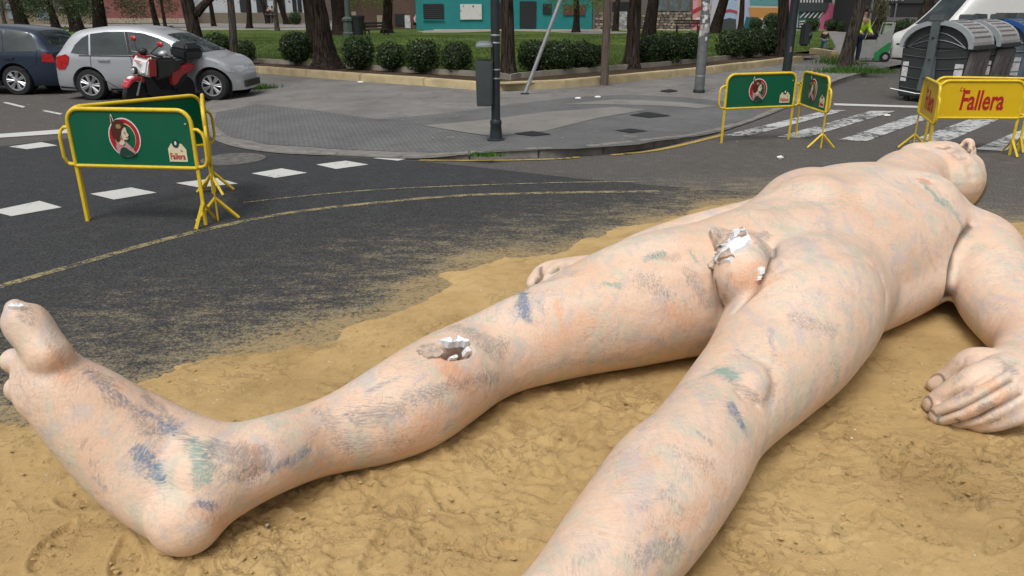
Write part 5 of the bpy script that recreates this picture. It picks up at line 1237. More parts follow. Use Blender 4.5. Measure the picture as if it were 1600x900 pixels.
# silver hatchback
A = Vector((-9.22, 16.95, 0)); Bp = G(331, 157.5); an = math.atan2(Bp.y - A.y, Bp.x - A.x); WB = (Bp - A).length
root = empty('parked_car', A - Vector((math.cos(an), math.sin(an), 0)) * .72 + Vector((-math.sin(an), math.cos(an), 0)) * .80, an); tag(root, 'silver hatchback parked with the red scooter in front of its door', 'car')
s1 = WB / 2.46
top = [(0, .40), (.02, .62), (.06, .90), (.14, 1.02), (.32, 1.27), (.50, 1.42), (.8, 1.49), (1.25, 1.53), (1.75, 1.51), (2.2, 1.40), (2.62, 1.20), (3.0, .98), (3.12, .93), (3.4, .87), (3.7, .74), (3.88, .58), (3.94, .42), (3.95, .30)]
xf = lambda x: x if x < 3.1 else 3.1 + (x - 3.1) * .69
top = [(xf(x) * s1, z) for x, z in top]
wins = [('window', [(x * s1, z) for x, z in [(.44, .99), (.52, 1.15), (.68, 1.30), (.80, 1.36), (.80, .955), (.62, .965)]], M_GLASS, .006), ('window', [(x * s1, z) for x, z in [(.84, .955), (.84, 1.375), (1.15, 1.415), (1.52, 1.42), (1.60, .955)]], M_GLASS, .006),
        ('window', [(x * s1, z) for x, z in [(1.66, .955), (1.60, 1.42), (1.9, 1.39), (2.2, 1.29), (2.42, 1.17), (2.50, .955)]], M_GLASS, .006), ('window', [(x * s1, z) for x, z in [(2.54, .955), (2.50, 1.135), (2.72, 1.02), (2.86, .935)]], M_GLASS, .006),
        ('tail_lamp', [(x * s1, z) for x, z in [(.05, .70), (.09, .90), (.34, .965), (.40, .92), (.36, .78), (.26, .655), (.1, .64)]], M_TAIL, .012), ('headlamp', [(x * s1, z) for x, z in [(3.30, .80), (3.42, .78), (3.58, .69), (3.66, .57), (3.46, .61)]], M_HEAD, .008),
        ('fog_lamp', [(x * s1, z) for x, z in [(3.57, .32), (3.57, .42), (3.65, .42), (3.65, .32)]], M_HEAD, .006), ('bumper_grille', [(x * s1, z) for x, z in [(.02, .21), (.02, .29), (.38, .27), (.40, .21)]], M_BLACKP, .004),
        ('sill', [(x * s1, z) for x, z in [(1.10, .205), (1.10, .25), (2.78, .25), (2.78, .205)]], M_BLACKP, .004), ('door_handle', [(x * s1, z) for x, z in [(.97, .83), (.99, .86), (1.20, .86), (1.20, .825)]], M_RIM, .028), ('door_handle', [(x * s1, z) for x, z in [(1.86, .80), (1.88, .83), (2.08, .83), (2.08, .795)]], M_RIM, .028),
        ('trim_strip', [(x * s1, z) for x, z in [(.60, .925), (.60, .945), (2.80, .925), (2.80, .905)]], M_BLACKP, .005), ('pillar', [(x * s1, z) for x, z in [(1.605, .955), (1.53, 1.42), (1.595, 1.42), (1.655, .955)]], M_BLACKP, .004)]
half, tp, tg, sp_ = make_car(root, top, M_SILVER, .85, .95, (.72 * s1, 3.18 * s1), .325, wins, None, [[(x * s1, z) for x, z in q] for q in [[(.83, .93), (.80, .62), (1.05, .42), (1.25, .27)], [(1.63, .93), (1.66, .60), (1.64, .27)], [(2.58, .93), (2.66, .60), (2.62, .30)]]])
tg('rear_window', .10 * s1, .38 * s1); tg('windscreen', 2.30 * s1, 2.98 * s1); mb = MB(); mb.ball((2.35 * s1, -.97, .98), (.10, .09, .075), 12); mb.build('door_mirror', M_SILVER, root, smooth=True)
mb = MB(); mb.box((3.71 * s1, 0, .33), (.04, .8, .14)); mb.build('grille', M_BLACKP, root); mb = MB(); mb.box((2.0, -.86, .50), (1.0, .02, .035)); 
# dark blue hatchback: faces left, tail hidden behind the silver car
root = empty('parked_car', (-10.45, 18.80, 0), PI + R(1)); tag(root, 'dark navy blue hatchback parked at the left edge behind the silver car', 'car')
top = [(0, .40), (.02, .62), (.05, .92), (.16, 1.05), (.30, 1.30), (.48, 1.42), (.9, 1.49), (1.5, 1.53), (2.1, 1.50), (2.6, 1.36), (3.1, 1.08), (3.25, .99), (3.7, .92), (4.1, .78), (4.28, .6), (4.33, .40), (4.34, .30)]
wins = [('window', [(.34, .97), (.45, 1.30), (.55, 1.37), (1.06, 1.42), (1.06, .96)], M_GLASS, .006), ('window', [(1.10, .96), (1.10, 1.42), (1.33, 1.43), (1.55, 1.36), (1.60, .96)], M_GLASS, .006), ('window', [(1.66, .96), (1.64, 1.42), (2.2, 1.38), (2.75, 1.10), (2.8, .96)], M_GLASS, .006),
        ('door_handle', [(.90, .80), (.90, .835), (1.12, .835), (1.12, .80)], M_NAVY, .03), ('tail_lamp', [(.04, .72), (.07, .90), (.25, .92), (.28, .74)], M_TAIL, .008), ('headlamp', [(3.8, .74), (4.0, .72), (4.15, .60), (3.9, .60)], M_HEAD, .006), ('sill', [(1.4, .205), (1.4, .25), (3.0, .25), (3.0, .205)], M_BLACKP, .004)]
half, tp, tg, sp_ = make_car(root, top, M_NAVY, .88, .95, (.95, 3.52), .325, wins, None, [[(1.63, .93), (1.66, .6), (1.62, .27)], [(.36, .95), (.42, .7), (1.30, .3)]])
tg('rear_window', .12, .40); tg('windscreen', 2.62, 3.2)
# white high-roofed van
root = empty('parked_van', (12.3, 26.4, 0), 0); tag(root, 'white high-roofed van parked behind the waste containers', 'van')
vt = [(-6.0, .4), (-5.99, 1.2), (-5.9, 2.35), (-5.6, 2.55), (-3.5, 2.66), (-2.6, 2.62), (-1.9, 2.2), (-1.55, 1.85), (-.95, 1.28), (-.75, 1.14), (-.3, .98), (-.06, .78), (0, .5), (0.01, .30)]
top = [(x + 6.0, z) for x, z in vt]
wins = [('window', [(6 - 2.5, 1.26), (6 - 2.45, 1.66), (6 - 2.0, 1.68), (6 - 1.55, 1.55), (6 - 1.25, 1.26)], M_GLASS, .006), ('window', [(6 - 4.2, 1.28), (6 - 4.2, 1.70), (6 - 2.8, 1.70), (6 - 2.8, 1.28)], M_GLASS, .006), ('window', [(6 - 5.8, 1.28), (6 - 5.8, 1.70), (6 - 4.4, 1.70), (6 - 4.4, 1.28)], M_GLASS, .006),
        ('headlamp', [(5.70, .66), (5.72, .84), (5.88, .80), (5.95, .64)], M_HEAD, .006), ('bumper', [(5.3, .22), (5.3, .50), (5.97, .50), (5.97, .22)], M('bumper_grey', (.16, .165, .17), .6, var=.15), .012)]
inner_ = empty('vehicle_frame', (6.0, 0, 0), PI); inner_.parent = root
_k0 = set(bpy.data.objects); half, tp, tg, sp_ = make_car(root, top, M_WHITEP, .98, 1.2, (.9, 4.95), .33, wins, None, [[(3.4, 1.2), (3.42, .5), (3.4, .28)], [(4.62, 1.2), (4.6, .5)]])
tg('windscreen', 4.15, 5.02); mb = MB(); mb.box((5.96, 0, .62), (.05, .7, .16)); mb.build('grille', M_BLACKP, root, bevel=.02); mb = MB(); mb.ball((4.75, -1.1, 1.25), (.08, .10, .14), 10); mb.ball((4.75, 1.1, 1.25), (.08, .10, .14), 10); mb.build('door_mirror', M_BLACKP, root, smooth=True)
bpy.data.objects.remove(inner_); root.location = (12.25, 26.9, 0); root.rotation_euler = (0, 0, PI + R(14)); root.location = Vector((13.8, 28.0, 0)) - Matrix.Rotation(PI + R(14), 3, 'Z') @ Vector((6.0, 0, 0))

# ------------------------------------------------------------------ scooter
sc = G(252, 164); root = empty('scooter', sc, R(-116)); tag(root, 'red and white scooter parked in front of the silver car with a black top box', 'scooter'); root.rotation_euler = (R(-8), 0, R(-116))
M_SR = carpaint('scooter_red', (.42, .012, .018), 0); M_SW = M('scooter_white', (.70, .70, .70), .35, var=.06)
def pb_(name, fn, mat, smooth=True, bevel=0): mb = MB(); fn(mb); return mb.build(name, mat, root, smooth=smooth, bevel=bevel)
for x_, nm in ((.62, 'front'), (-.62, 'rear')):
    wr_ = empty('wheel', (x_, 0, .27)); wr_.parent = root; rot = Matrix.Rotation(PI / 2, 3, 'X')
    mb = MB(); mb.lathe([(.17, -.05), (.24, -.055), (.27, -.02), (.27, .02), (.24, .055), (.17, .05)], 22, rot=rot); mb.build('tyre', M_TYRE, wr_, smooth=True)
    mb = MB(); mb.lathe([(.175, -.03), (.175, .03), (.05, .035), (.02, .04)], 16, rot=rot); mb.build('rim', M_BLACKP, wr_)
pb_('fork', lambda m: (m.tube([(.62, .07, .27), (.50, .07, .62)], .022, 8), m.tube([(.62, -.07, .27), (.50, -.07, .62)], .022, 8)), M_STEEL)
pb_('front_fender', lambda m: m.prism([(.44, .50), (.40, .62), (.56, .64), (.74, .58), (.86, .44), (.82, .42), (.70, .53), (.58, .56)], -.09, .09, lambda x, z, h: (x, h, z)), M_SR, False, .015)
pb_('fender_flash', lambda m: m.prism([(.50, .56), (.50, .63), (.66, .62), (.78, .53), (.76, .49), (.64, .56)], -.095, .02, lambda x, z, h: (x + .004, h, z + .004)), M_SW, False, .01)
pb_('front_shield', lambda m: m.prism([(.40, .62), (.56, .66), (.50, .92), (.40, 1.02), (.34, 1.0), (.30, .70)], -.21, .21, lambda x, z, h: (x - abs(h) * .25, h, z)), M_SW, False, .03)
pb_('shield_side', lambda m: (m.box((.34, .225, .82), (.16, .03, .34)), m.box((.34, -.225, .82), (.16, .03, .34)), m.box((.36, 0, 1.02), (.16, .30, .03))), M_SR, False, .01)
pb_('headlight', lambda m: m.lathe([(.075, -.03), (.08, .01), (.06, .03), (.01, .035)], 16, (.575, -.02, .74), rot=Matrix.Rotation(PI / 2, 3, 'Y')), M_BLACKP)
pb_('headlight_lens', lambda m: m.lathe([(.05, 0), (.04, .015), (.01, .02)], 14, (.605, -.02, .74), rot=Matrix.Rotation(PI / 2, 3, 'Y')), M_HEAD)
pb_('indicator', lambda m: (m.ball((.52, -.15, .72), (.02, .05, .035), 8), m.ball((.52, .15, .72), (.02, .05, .035), 8)), M_HEAD)
mb = MB(); me = text_mesh('MOVE', .07, M_RED, .02); o = bpy.data.objects.new('shield_print', me); bpy.data.meshes.remove(me) 
for yy, zz, w_ in ((.0, .93, .17), (.0, .905, .12), (.02, .885, .08)):
    mb = MB(); mb.box((.503 + (.93 - zz) * .25, yy, zz), (.012, w_, .012)); mb.build('shield_print', M_RED, root)
pb_('instrument_pod', lambda m: m.ball((.36, 0, 1.10), (.09, .09, .075), 12), M_BLACKP)
pb_('handlebar', lambda m: (m.tube([(.36, 0, 1.04), (.33, .18, 1.08), (.24, .34, 1.06)], .016, 8), m.tube([(.36, 0, 1.04), (.33, -.18, 1.08), (.24, -.34, 1.06)], .016, 8), m.tube([(.30, .22, 1.07), (.20, .36, 1.05)], .024, 8), m.tube([(.30, -.22, 1.07), (.20, -.36, 1.05)], .024, 8)), M_BLACKP)
pb_('brake_lever', lambda m: (m.tube([(.34, .16, 1.06), (.34, .34, 1.05)], .008, 6), m.tube([(.34, -.16, 1.06), (.34, -.34, 1.05)], .008, 6)), M_STEEL)
for s in (-1, 1):
    o = pb_('mirror', lambda m: m.ball((.26, s * .37, 1.29), (.035, .085, .055), 12), M_SR); mb = MB(); mb.tube([(.33, s * .17, 1.08), (.32, s * .26, 1.16), (.27, s * .33, 1.25)], .010, 6); mb.build('mirror_stem', M_BLACKP, o)
pb_('frame', lambda m: (m.prism([(.36, .30), (.42, .62), (.34, .98), (.26, .96), (.28, .55), (.10, .32), (-.30, .30), (-.60, .50), (-.70, .74), (-.30, .76), (.02, .74), (.06, .40), (-.3, .22), (.25, .22)], -.11, .11, lambda x, z, h: (x, h, z))), M_BLACKP, False, .02)
pb_('side_cover', lambda m: m.prism([(-.12, .50), (-.16, .70), (-.60, .84), (-.82, .80), (-.70, .66), (-.45, .60), (-.30, .42), (-.18, .40)], -.17, .17, lambda x, z, h: (x, h, z)), M_SR, False, .03)
pb_('seat', lambda m: m.prism([(.02, .74), (.06, .82), (-.20, .86), (-.60, .92), (-.66, .84), (-.3, .76)], -.14, .14, lambda x, z, h: (x, h, z)), M_BLACKP, False, .03)
pb_('leg_apron', lambda m: m.prism([(.26, .55), (.20, 1.0), (-.20, .98), (-.45, .80), (-.10, .60)], -.21, .21, lambda x, z, h: (x, h, z)), M('apron_black', (.03, .034, .033), .4, var=.3, nscale=5), False, .05)
pb_('top_box', lambda m: (m.box((-.72, 0, 1.02), (.46, .44, .20), taper=1.12), m.box((-.72, 0, 1.17), (.50, .48, .13), taper=.72)), M('topbox', (.022, .024, .026), .35), False, .04)
pb_('exhaust', lambda m: m.tube([(-.3, -.16, .26), (-.8, -.17, .36)], .045, 10), M_STEEL)
# ------------------------------------------------------------------ foliage
M_HEDGE = leafmat('hedge_leaf', (.010, .024, .007), (.030, .060, .014), (.12, .19, .055), .38, 5)
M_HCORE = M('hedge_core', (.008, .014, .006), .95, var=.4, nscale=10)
M_TWIG = M('twig', (.05, .035, .025), .9, var=.3)
def leaf_cloud(name, fn, n, size, mat, seed, flat_=.0):
    r = np.random.RandomState(seed); v = []; f = []
    for _ in range(n):
        p, out = fn(r); d = out + r.normal(0, .65, 3); d /= np.linalg.norm(d) + 1e-9; a = np.cross(d, r.normal(0, 1, 3)); a /= np.linalg.norm(a) + 1e-9; b = np.cross(d, a)
        s = size * r.uniform(.6, 1.3); i = len(v); v += [tuple(p - a * s), tuple(p + b * s * .5), tuple(p + a * s), tuple(p - b * s * .5)]; f.append((i, i + 1, i + 2, i + 3))
    me = bpy.data.meshes.new(name); me.from_pydata(v, [], f); me.materials.append(mat); return me
def bush_fn(pw, hz):
    def fn(r):
        d = r.normal(0, 1, 3); d /= (np.sum(np.abs(d) ** pw) ** (1 / pw)); q = 1 - abs(r.normal(0, .09)) + (abs(r.normal(0, .10)) if r.rand() < .12 else 0); q *= 1 + .16 * noise.noise(Vector(d * 2.6) + Vector((pw * 9, 0, 0))) + .09 * noise.noise(Vector(d * 6)); p = d * q; p[2] = p[2] * hz + 1.08
        return p, d / np.linalg.norm(d)
    return fn
BUSH = [leaf_cloud('foliage', bush_fn(2.3, .92), 2600, .078, M_HEDGE, 1), leaf_cloud('foliage', bush_fn(2.6, 1.0), 2600, .078, M_HEDGE, 2), leaf_cloud('foliage', bush_fn(3.2, .95), 2300, .085, M_HEDGE, 3)]
cores = []
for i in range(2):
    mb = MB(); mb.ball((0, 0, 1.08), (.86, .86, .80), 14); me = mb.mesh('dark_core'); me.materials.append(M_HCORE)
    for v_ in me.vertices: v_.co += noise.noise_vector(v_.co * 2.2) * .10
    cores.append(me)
mb = MB()
for i in range(5): a = i * 1.3; mb.tube([(math.cos(a) * .12, math.sin(a) * .12, -.12), (math.cos(a) * .3, math.sin(a) * .3, .5)], .035, 5)
STEM = mb.mesh('stem'); STEM.materials.append(M_TWIG)
def inst(name, me, parent, **k):
    o = bpy.data.objects.new(name, me); COL.objects.link(o); o.parent = parent
    for a, b in k.items(): setattr(o, a, b)
    return o
def bush(u, vb, rpx, label, var=0, group='clipped bushes behind the yellow kerb', z=.27, sx=1.0, sz=1.0, full=True):
    p = G(u, vb, z); t = (z - CH) / ray(u, vb).z; r = rpx * t; o = empty('bush', p, random.uniform(0, 6)); o.scale = (r * sx, r * sx, r * sz); tag(o, label, 'bush', group)
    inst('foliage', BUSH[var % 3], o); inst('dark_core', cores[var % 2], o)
    if full: inst('stem', STEM, o)
    return o
bl = [(265, 84, 20, 'clipped bush behind the roof of the silver car, left of the big trunk', 2, 1), (343, 98, 22, 'rounded bush just left of the thin leaning street tree', 0, 1), (384, 100, 17, 'rounded bush just right of the thin leaning street tree', 1, 1), (466, 102, 25, 'round clipped bush standing left of the widest trunk', 0, 1),
      (562, 109, 24, 'round bush first to the right of the widest trunk', 1, 1), (612, 112, 22, 'lighter green loose bush, second right of the widest trunk', 0, 1), (661, 115, 25, 'third round bush right of the widest trunk', 2, 1), (714, 116, 23, 'round bush on visible stems just left of the litter bin', 1, 1),
      (836, 114, 25, 'dark bush crossed by the leaning grey pole', 2, .95), (872, 115, 25, 'dark bush in the middle of the group between leaning pole and wooden post', 1, .95), (910, 112, 24, 'dark bush touching the wooden post on its left', 0, .95), (930, 104, 16, 'small bush half hidden behind the wooden post', 0, 1),
      (1011, 103, 23, 'clipped bush right beside the trunk next to the wooden post', 2, 1), (1043, 101, 23, 'clipped bush in the middle of the trio left of the stickered pole', 1, 1), (1074, 98, 22, 'clipped bush touching the stickered pole from behind', 0, 1),
      (1140, 92, 21, 'leftmost clipped bush right of the stickered pole', 2, 1), (1168, 90, 21, 'clipped bush in the middle right of the stickered pole', 1, 1), (1198, 87, 20, 'clipped bush at the foot of the trunk beside the dark traffic pole', 2, 1)]
for u, v, r, lab, va, sz in bl: bush(u, v, r, lab, va, sz=sz)
far = [(705, 45, 8, 'small far bush in front of the turquoise kiosk, left one'), (741, 45, 11, 'far bush below the poster on the turquoise kiosk'), (757, 46, 9, 'far bush at the right of the kiosk poster'), (866, 46, 10, 'far bush before the kiosk, left of the leafy small tree'), (912, 46, 10, 'far bush before the kiosk, right of the leafy small tree'), (828, 46, 8, 'far little bush beside the dark trunk'),
       (1180, 49, 10, 'far bush before the orange band of the mural'), (1205, 49, 13, 'wide far bush before the mural, left of a trunk'), (1268, 50, 10, 'far bush before the striped part of the mural'), (1296, 49, 9, 'small round far bush before the pink part of the mural'), (1316, 50, 8, 'far bush between mural and street sweeper'),
       (226, 36, 8, 'far bush before the pink wall, left one'), (268, 36, 12, 'far wide bush before the pink wall'), (462, 39, 9, 'far ball-shaped tree-like bush at the white pillars'), (1412, 62, 15, 'bush before the dark shopfront, left'), (1440, 66, 14, 'bush before the dark shopfront beside the van'), (1385, 62, 13, 'bush behind the cleaning cart')]
for i, (u, v, r, lab) in enumerate(far): bush(u, v, r, lab, i, 'far bushes by the buildings', .12, full=False)

# ------------------------------------------------------------------ trees
def bark(name, a, b, c_):
    k = NT(name); co = k.co((7, 7, .9)); n = k.noise(2.6, 6, .75, co, dist=.8); v = k.noise(3.0, 5, .7, k.co((9, 9, .55)), dist=.5); m = k.step(v, .38, .52)
    c = k.ramp(n, [(.3, a), (.55, b), (.75, c_)]); c = k.mix(k.math('SUBTRACT', 1.0, m), c, tuple(x * .35 for x in a)); h = k.math('ADD', n, k.math('MULTIPLY', m, .6)); return k.fin(c, .92, k.bump(h, .9, .04), spec=.15)
M_BARK = bark('bark_brown', (.035, .026, .021), (.078, .058, .047), (.14, .112, .092)); M_BARKG = bark('bark_grey', (.06, .05, .042), (.12, .10, .085), (.19, .165, .14)); M_BARKR = bark('bark_dark', (.018, .013, .010), (.042, .029, .022), (.08, .06, .045))
M_LEAFD = leafmat('leaf_dark', (.016, .034, .010), (.035, .066, .018), (.085, .13, .03), .5, 1.2); M_LEAFL = leafmat('leaf_light', (.05, .09, .012), (.10, .16, .02), (.20, .26, .04), .5, 1.2)
def crown_fn(seed):
    rr = np.random.RandomState(seed); C = []
    for _ in range(26):
        a = rr.uniform(0, 2 * PI); q = rr.uniform(.2, 1) ** .6; C.append((np.array([math.cos(a) * q * 2.6, math.sin(a) * q * 2.6, 3.0 + rr.rand() * 3.2 - q * .4]), rr.uniform(.5, 1.0)))
    def fn(r):
        c, s = C[r.randint(len(C))]; d = r.normal(0, 1, 3); d /= np.linalg.norm(d); p = c + d * s * r.uniform(.4, 1) ** .5 * np.array([1, 1, .8])
        if r.rand() < .38: lim = 2.35 + .75 * noise.noise(Vector((p[0] * 1.3, p[1] * 1.3, seed))) + r.uniform(-.15, .5); p[2] = p[2] - abs(r.exponential(1.0)); p[2] = p[2] if p[2] > lim else lim + r.rand() ** 2 * 1.6 
        return p, d
    return fn
CROWN = [leaf_cloud('crown', crown_fn(20 + i), 5200, .065, M_LEAFD, 40 + i) for i in range(3)] + [leaf_cloud('crown', crown_fn(30), 5200, .06, M_LEAFL, 50)]
def trunk_mesh(r, hgt, lean, seed, flare=1.5, flut=.12, knob=0.0, n=18):
    vs = []; zs = [-.15, 0, .08, .2, .4, .7, 1.0, 1.4, 1.8, 2.2, 2.7, 3.3, hgt]; 
    for z in zs:
        q = r * (1 - .10 * z) * (1 + (flare - 1) * math.exp(-max(z, 0) / .22)); q = max(q, r * .45); cx, cy = lean[0] * z + .04 * math.sin(z * 1.3 + seed), lean[1] * z
        for j in range(n):
            a = 2 * PI * j / n; e = 1 + flut * (noise.noise(Vector((math.cos(a) * 1.6, math.sin(a) * 1.6, z * .35 + seed * 7))) + .5 * math.sin(a * 5 + seed) * math.exp(-max(z, 0) / .5)) + .05 * noise.noise(Vector((math.cos(a) * 4, math.sin(a) * 4, z * 2 + seed))) + knob * noise.noise(Vector((math.cos(a) * 3, math.sin(a) * 3, z * 5 + seed)))
            vs.append((cx + math.cos(a) * q * e, cy + math.sin(a) * q * e, z))
    mb = MB(); mb.add(vs, [(i * n + j, i * n + (j + 1) % n, (i + 1) * n + (j + 1) % n, (i + 1) * n + j) for i in range(len(zs) - 1) for j in range(n)]); tp_ = Vector((lean[0] * hgt, lean[1] * hgt, hgt)); return mb, tp_
def tree(u, vb, hwpx, utop, label, mat=M_BARK, crown=0, z=.27, flare=1.4, cs=1.0, branch=True, group='park tree trunks', cat='tree', name='tree', knob=0.0, cz=0.0, flut=.12, drop=0):
    hwpx *= .80 if vb > 80 else .9
    p = G(u, vb, z); t = (z - CH) / ray(u, vb).z; r = hwpx * t; ptop = PY(utop, 0, p.y); lean = ((ptop.x - p.x) / (ptop.z - p.z), random.uniform(-.03, .03)); root = empty(name, p); tag(root, label, cat, group)
    sd = u * .37; mb, tp_ = trunk_mesh(r, 4.0, lean, sd, flare, flut, knob); o = mb.build('trunk', mat, root, smooth=True, sharp=60)
    rr = random.Random(int(u)); 
    if branch:
        for i in range(5):
            a = rr.uniform(0, 2 * PI); z0 = rr.uniform(2.5, 3.9); q = Vector((lean[0] * z0, lean[1] * z0, z0)); e = q + Vector((math.cos(a) * 1.9, math.sin(a) * 1.9, 1.6)); m_ = q.lerp(e, .5) + Vector((0, 0, -.15)); mb = MB(); mb.tube([q, m_, e], [r * .42, r * .3, r * .12], 8); mb.build('limb', mat, root, smooth=True)
    if crown is not None:
        o = inst('crown', CROWN[crown], root, location=(lean[0] * 3.5, lean[1] * 3.5, cz - .1 * 0)); o.scale = (cs, cs, 1.0); o.rotation_euler = (0, 0, rr.uniform(0, 6))
    return root
tree(371, 131, 8, 357, 'thin grey street tree leaning left, standing on the pavement near the silver car bonnet', M_BARKG, 0, z=.12, flare=1.2, cs=.7, cz=.5)
tree(318, 98, 14, 291, 'tall brown trunk behind the silver car bonnet with a forked branch', M_BARK, 1, cs=.9)
mb = MB(); 
tree(510, 107, 19.5, 492, 'widest reddish brown trunk standing behind the yellow kerb', M_BARK, 2, flare=1.9, flut=.22)
tree(494, 84, 17, 484, 'dark trunk half hidden behind the widest trunk', M_BARKR, None)
tree(540, 57, 17, 527, 'far flaring brown trunk between the widest trunk and the park lamp', M_BARKR, 0, z=.2, flare=1.9, flut=.3)
tree(606, 54, 9, 606, 'far knobbly palm-like trunk before the brick wall', M_BARKR, 3, z=.2, flare=1.5, knob=.5)
tree(587, 45, 5, 578, 'slim far trunk just left of the knobbly one', M_BARKR, 3, z=.15, cz=-.9)
tree(796, 121, 14, 790, 'dark brown trunk right behind the dark lamp post', M_BARK, 0, flare=1.5, flut=.2)
tree(823, 46, 11, 838, 'far dark leaning trunk between kiosk walls', M_BARKR, 1, z=.15)
tree(900, 50, 6, 900, 'small far tree with light leaves before the right part of the kiosk', M_BARKR, 3, z=.15, cs=.8, flare=1.5, cz=-1.0)
tree(985, 107, 14, 991, 'brown trunk with flared foot right of the wooden post', M_BARK, 2, flare=1.6)
tree(1014, 60, 12, 1020, 'far dark reddish trunk behind the hedge trio', M_BARKR, 0, z=.25)
tree(962, 48, 5, 965, 'slim dark far trunk seen right behind the wooden post', M_BARKR, None, z=.15)
tree(1116, 55, 10, 1130, 'far black leaning trunk right of the stickered pole', M_BARKR, 1, z=.2)
tree(1156, 50, 5, 1160, 'slim far black trunk before the mural', M_BARKR, None, z=.15)
tree(1222, 88, 12, 1222, 'brown trunk beside the dark traffic pole', M_BARK, 2, flare=1.4)
tree(1320, 109, 13, 1346, 'tree leaning right with weeds at its foot, in front of the sweeper', M_BARKG, 0, z=.12, flare=1.15)
tree(1436, 62, 11, 1452, 'brown leaning trunk before the dark shopfront', M_BARK, 1, z=.12)
tree(36, 46, 11, 22, 'far trunk at the left edge above the navy car roof', M_BARKR, 0, cz=-1.6, z=.15)
tree(88, 46, 7, 76, 'far slim trunk above the navy car, second from the left', M_BARKR, 1, cz=-1.6, z=.15)
tree(122, 50, 12, 108, 'far dark trunk above the gap between the two cars', M_BARKR, 2, cz=-1.6, z=.15)
tree(156, 52, 12, 152, 'far thick trunk above the silver car tail', M_BARKR, 0, cz=-1.6, z=.2)
tree(246, 43, 5, 236, 'slim far trunk left of the pink wall end', M_BARKR, 1, cz=-1.6, z=.15)
tree(258, 46, 3, 252, 'very slim far trunk beside the pink wall', M_BARKR, None, z=.15)
tree(233, 34, 5, 226, 'far trunk before the pink wall bushes', M_BARKR, None, z=.12)
tree(335, 41, 4, 328, 'small far tree before the beige wall', M_BARKR, 0, z=.15, cs=.6, cz=-.3)
tree(390, 44, 5, 388, 'far dark red trunk before the white house', M_BARKR, 1, z=.15)
tree(420, 37, 4, 408, 'far leaning trunk near the two dark figures', M_BARKR, None, z=.15)
tree(434, 49, 4, 430, 'far slim trunk with a cut stump foot', M_BARKG, None, z=.15)
tree(449, 38, 5, 436, 'far leaning trunk before the white pillars', M_BARKR, 2, z=.15)
tree(8, 40, 3, 2, 'pale thin far pole-like trunk at the left edge', M_BARKG, None, z=.15)
# forked limb of the trunk behind the silver car
rt = bpy.data.objects['tree.001']
mb = MB(); rt0 = rt.location; a0 = PY(306, 22, rt0.y) - rt0; a1 = PY(318, 8, rt0.y) - rt0; a2 = PY(335, -8, rt0.y) - rt0; a3 = PY(360, -30, rt0.y) - rt0; mb.tube([a0, a1, a2, a3], [.14, .12, .10, .08], 8); mb.build('limb', M_BARK, rt, smooth=True)

# ------------------------------------------------------------------ buildings across the park
def block(name, label, x0, x1, y, h, depth, mat, cat='building'):
    root = empty(name, ((x0 + x1) / 2, y, 0)); tag(root, label, cat); mb = MB(); mb.box((0, depth / 2, h / 2), (x1 - x0, depth, h)); mb.build('wall', mat, root)
    mb = MB(); mb.box((0, depth / 2, h + .1), (x1 - x0 + .5, depth + .5, .2)); mb.build('roof', M('roof_grey', (.16, .15, .14), .9), root); return root
def wpx(u, y, v=30): return PY(u, v, y).x
def zpx(v, y, u=800): return PY(u, v, y).z
def panel(root, name, u0, u1, v0, v1, mat, y, off=.05, th=.04):
    """a panel on the front of a building that stands at distance y"""
    a = PY(u0, v1, y - off); b = PY(u1, v0, y - off); mb = MB(); mb.box(((a.x + b.x) / 2, y - off, (a.z + b.z) / 2), (abs(b.x - a.x), th, abs(b.z - a.z))); o = mb.build(name, mat); part(o, root); return o
M_TURQ = M('turquoise_wall', (.009, .195, .195), .7, var=.12, nscale=1.2); M_TURD = M('turquoise_trim', (.012, .20, .21), .7)
M_DARKW = M('dark_opening', (.018, .022, .024), .4, var=.3)
YK_ = 62.0
ki = block('kiosk', 'turquoise painted kiosk across the lawn with a dark shutter and a white poster', wpx(650, YK_), wpx(925, YK_), YK_, 3.6, 6, M_TURQ)
sh = panel(ki, 'shutter', 662, 693, 6, 30, M_DARKW, YK_, .06)
for i in range(7): panel(sh, 'slat', 663, 692, 7.5 + i * 3.2, 8.5 + i * 3.2, M('shutter_slat', (.05, .055, .06), .5), YK_, .10); 
for o in [x for x in bpy.data.objects if x.parent == sh]: o.matrix_parent_inverse = Matrix.Translation(sh.location).inverted()
panel(ki, 'shutter_sill', 660, 695, 30.5, 32, M_TURD, YK_, .10); panel(ki, 'poster_frame', 718, 754, 5, 31.5, M_TURD, YK_, .05)
k = NT('poster'); n = k.vor(3.2, k.co((1.2, 1, 1))); st = k.step(n, .28, .2); M_POST = k.fin(k.mix(k.math('MULTIPLY', st, k.step(k.noise(6, 2, .5, k.co()), .45, .6)), (.55, .56, .52), (.04, .05, .045)), .6)
panel(ki, 'poster', 719.5, 752.5, 6.5, 30.5, M_POST, YK_, .09)
panel(ki, 'door', 779, 800, 4, 46, M_DARKW, YK_, .06); panel(ki, 'door', 812, 838, 2, 44, M_DARKW, YK_, .06)
panel(ki, 'window', 848, 862, 6, 22, M_DARKW, YK_, .06); panel(ki, 'window', 880, 915, 8, 24, M('brown_opening', (.10, .04, .03), .6), YK_, .06)
bk = M('park_edging', (.42, .38, .31), .9, var=.2, nscale=1)
mb = MB(); mb.box(((wpx(677, 60.6) + wpx(1080, 60.6)) / 2, 60.6, .10), (wpx(1080, 60.6) - wpx(677, 60.6), .35, .24)); tag(mb.build('path_edging', bk), kind='structure')
mb = MB(); mb.box(((wpx(1240, 60.0) + wpx(1360, 60.0)) / 2, 60.0, .10), (wpx(1360, 60.0) - wpx(1240, 60.0), .35, .2)); tag(mb.build('path_edging', bk), kind='structure')
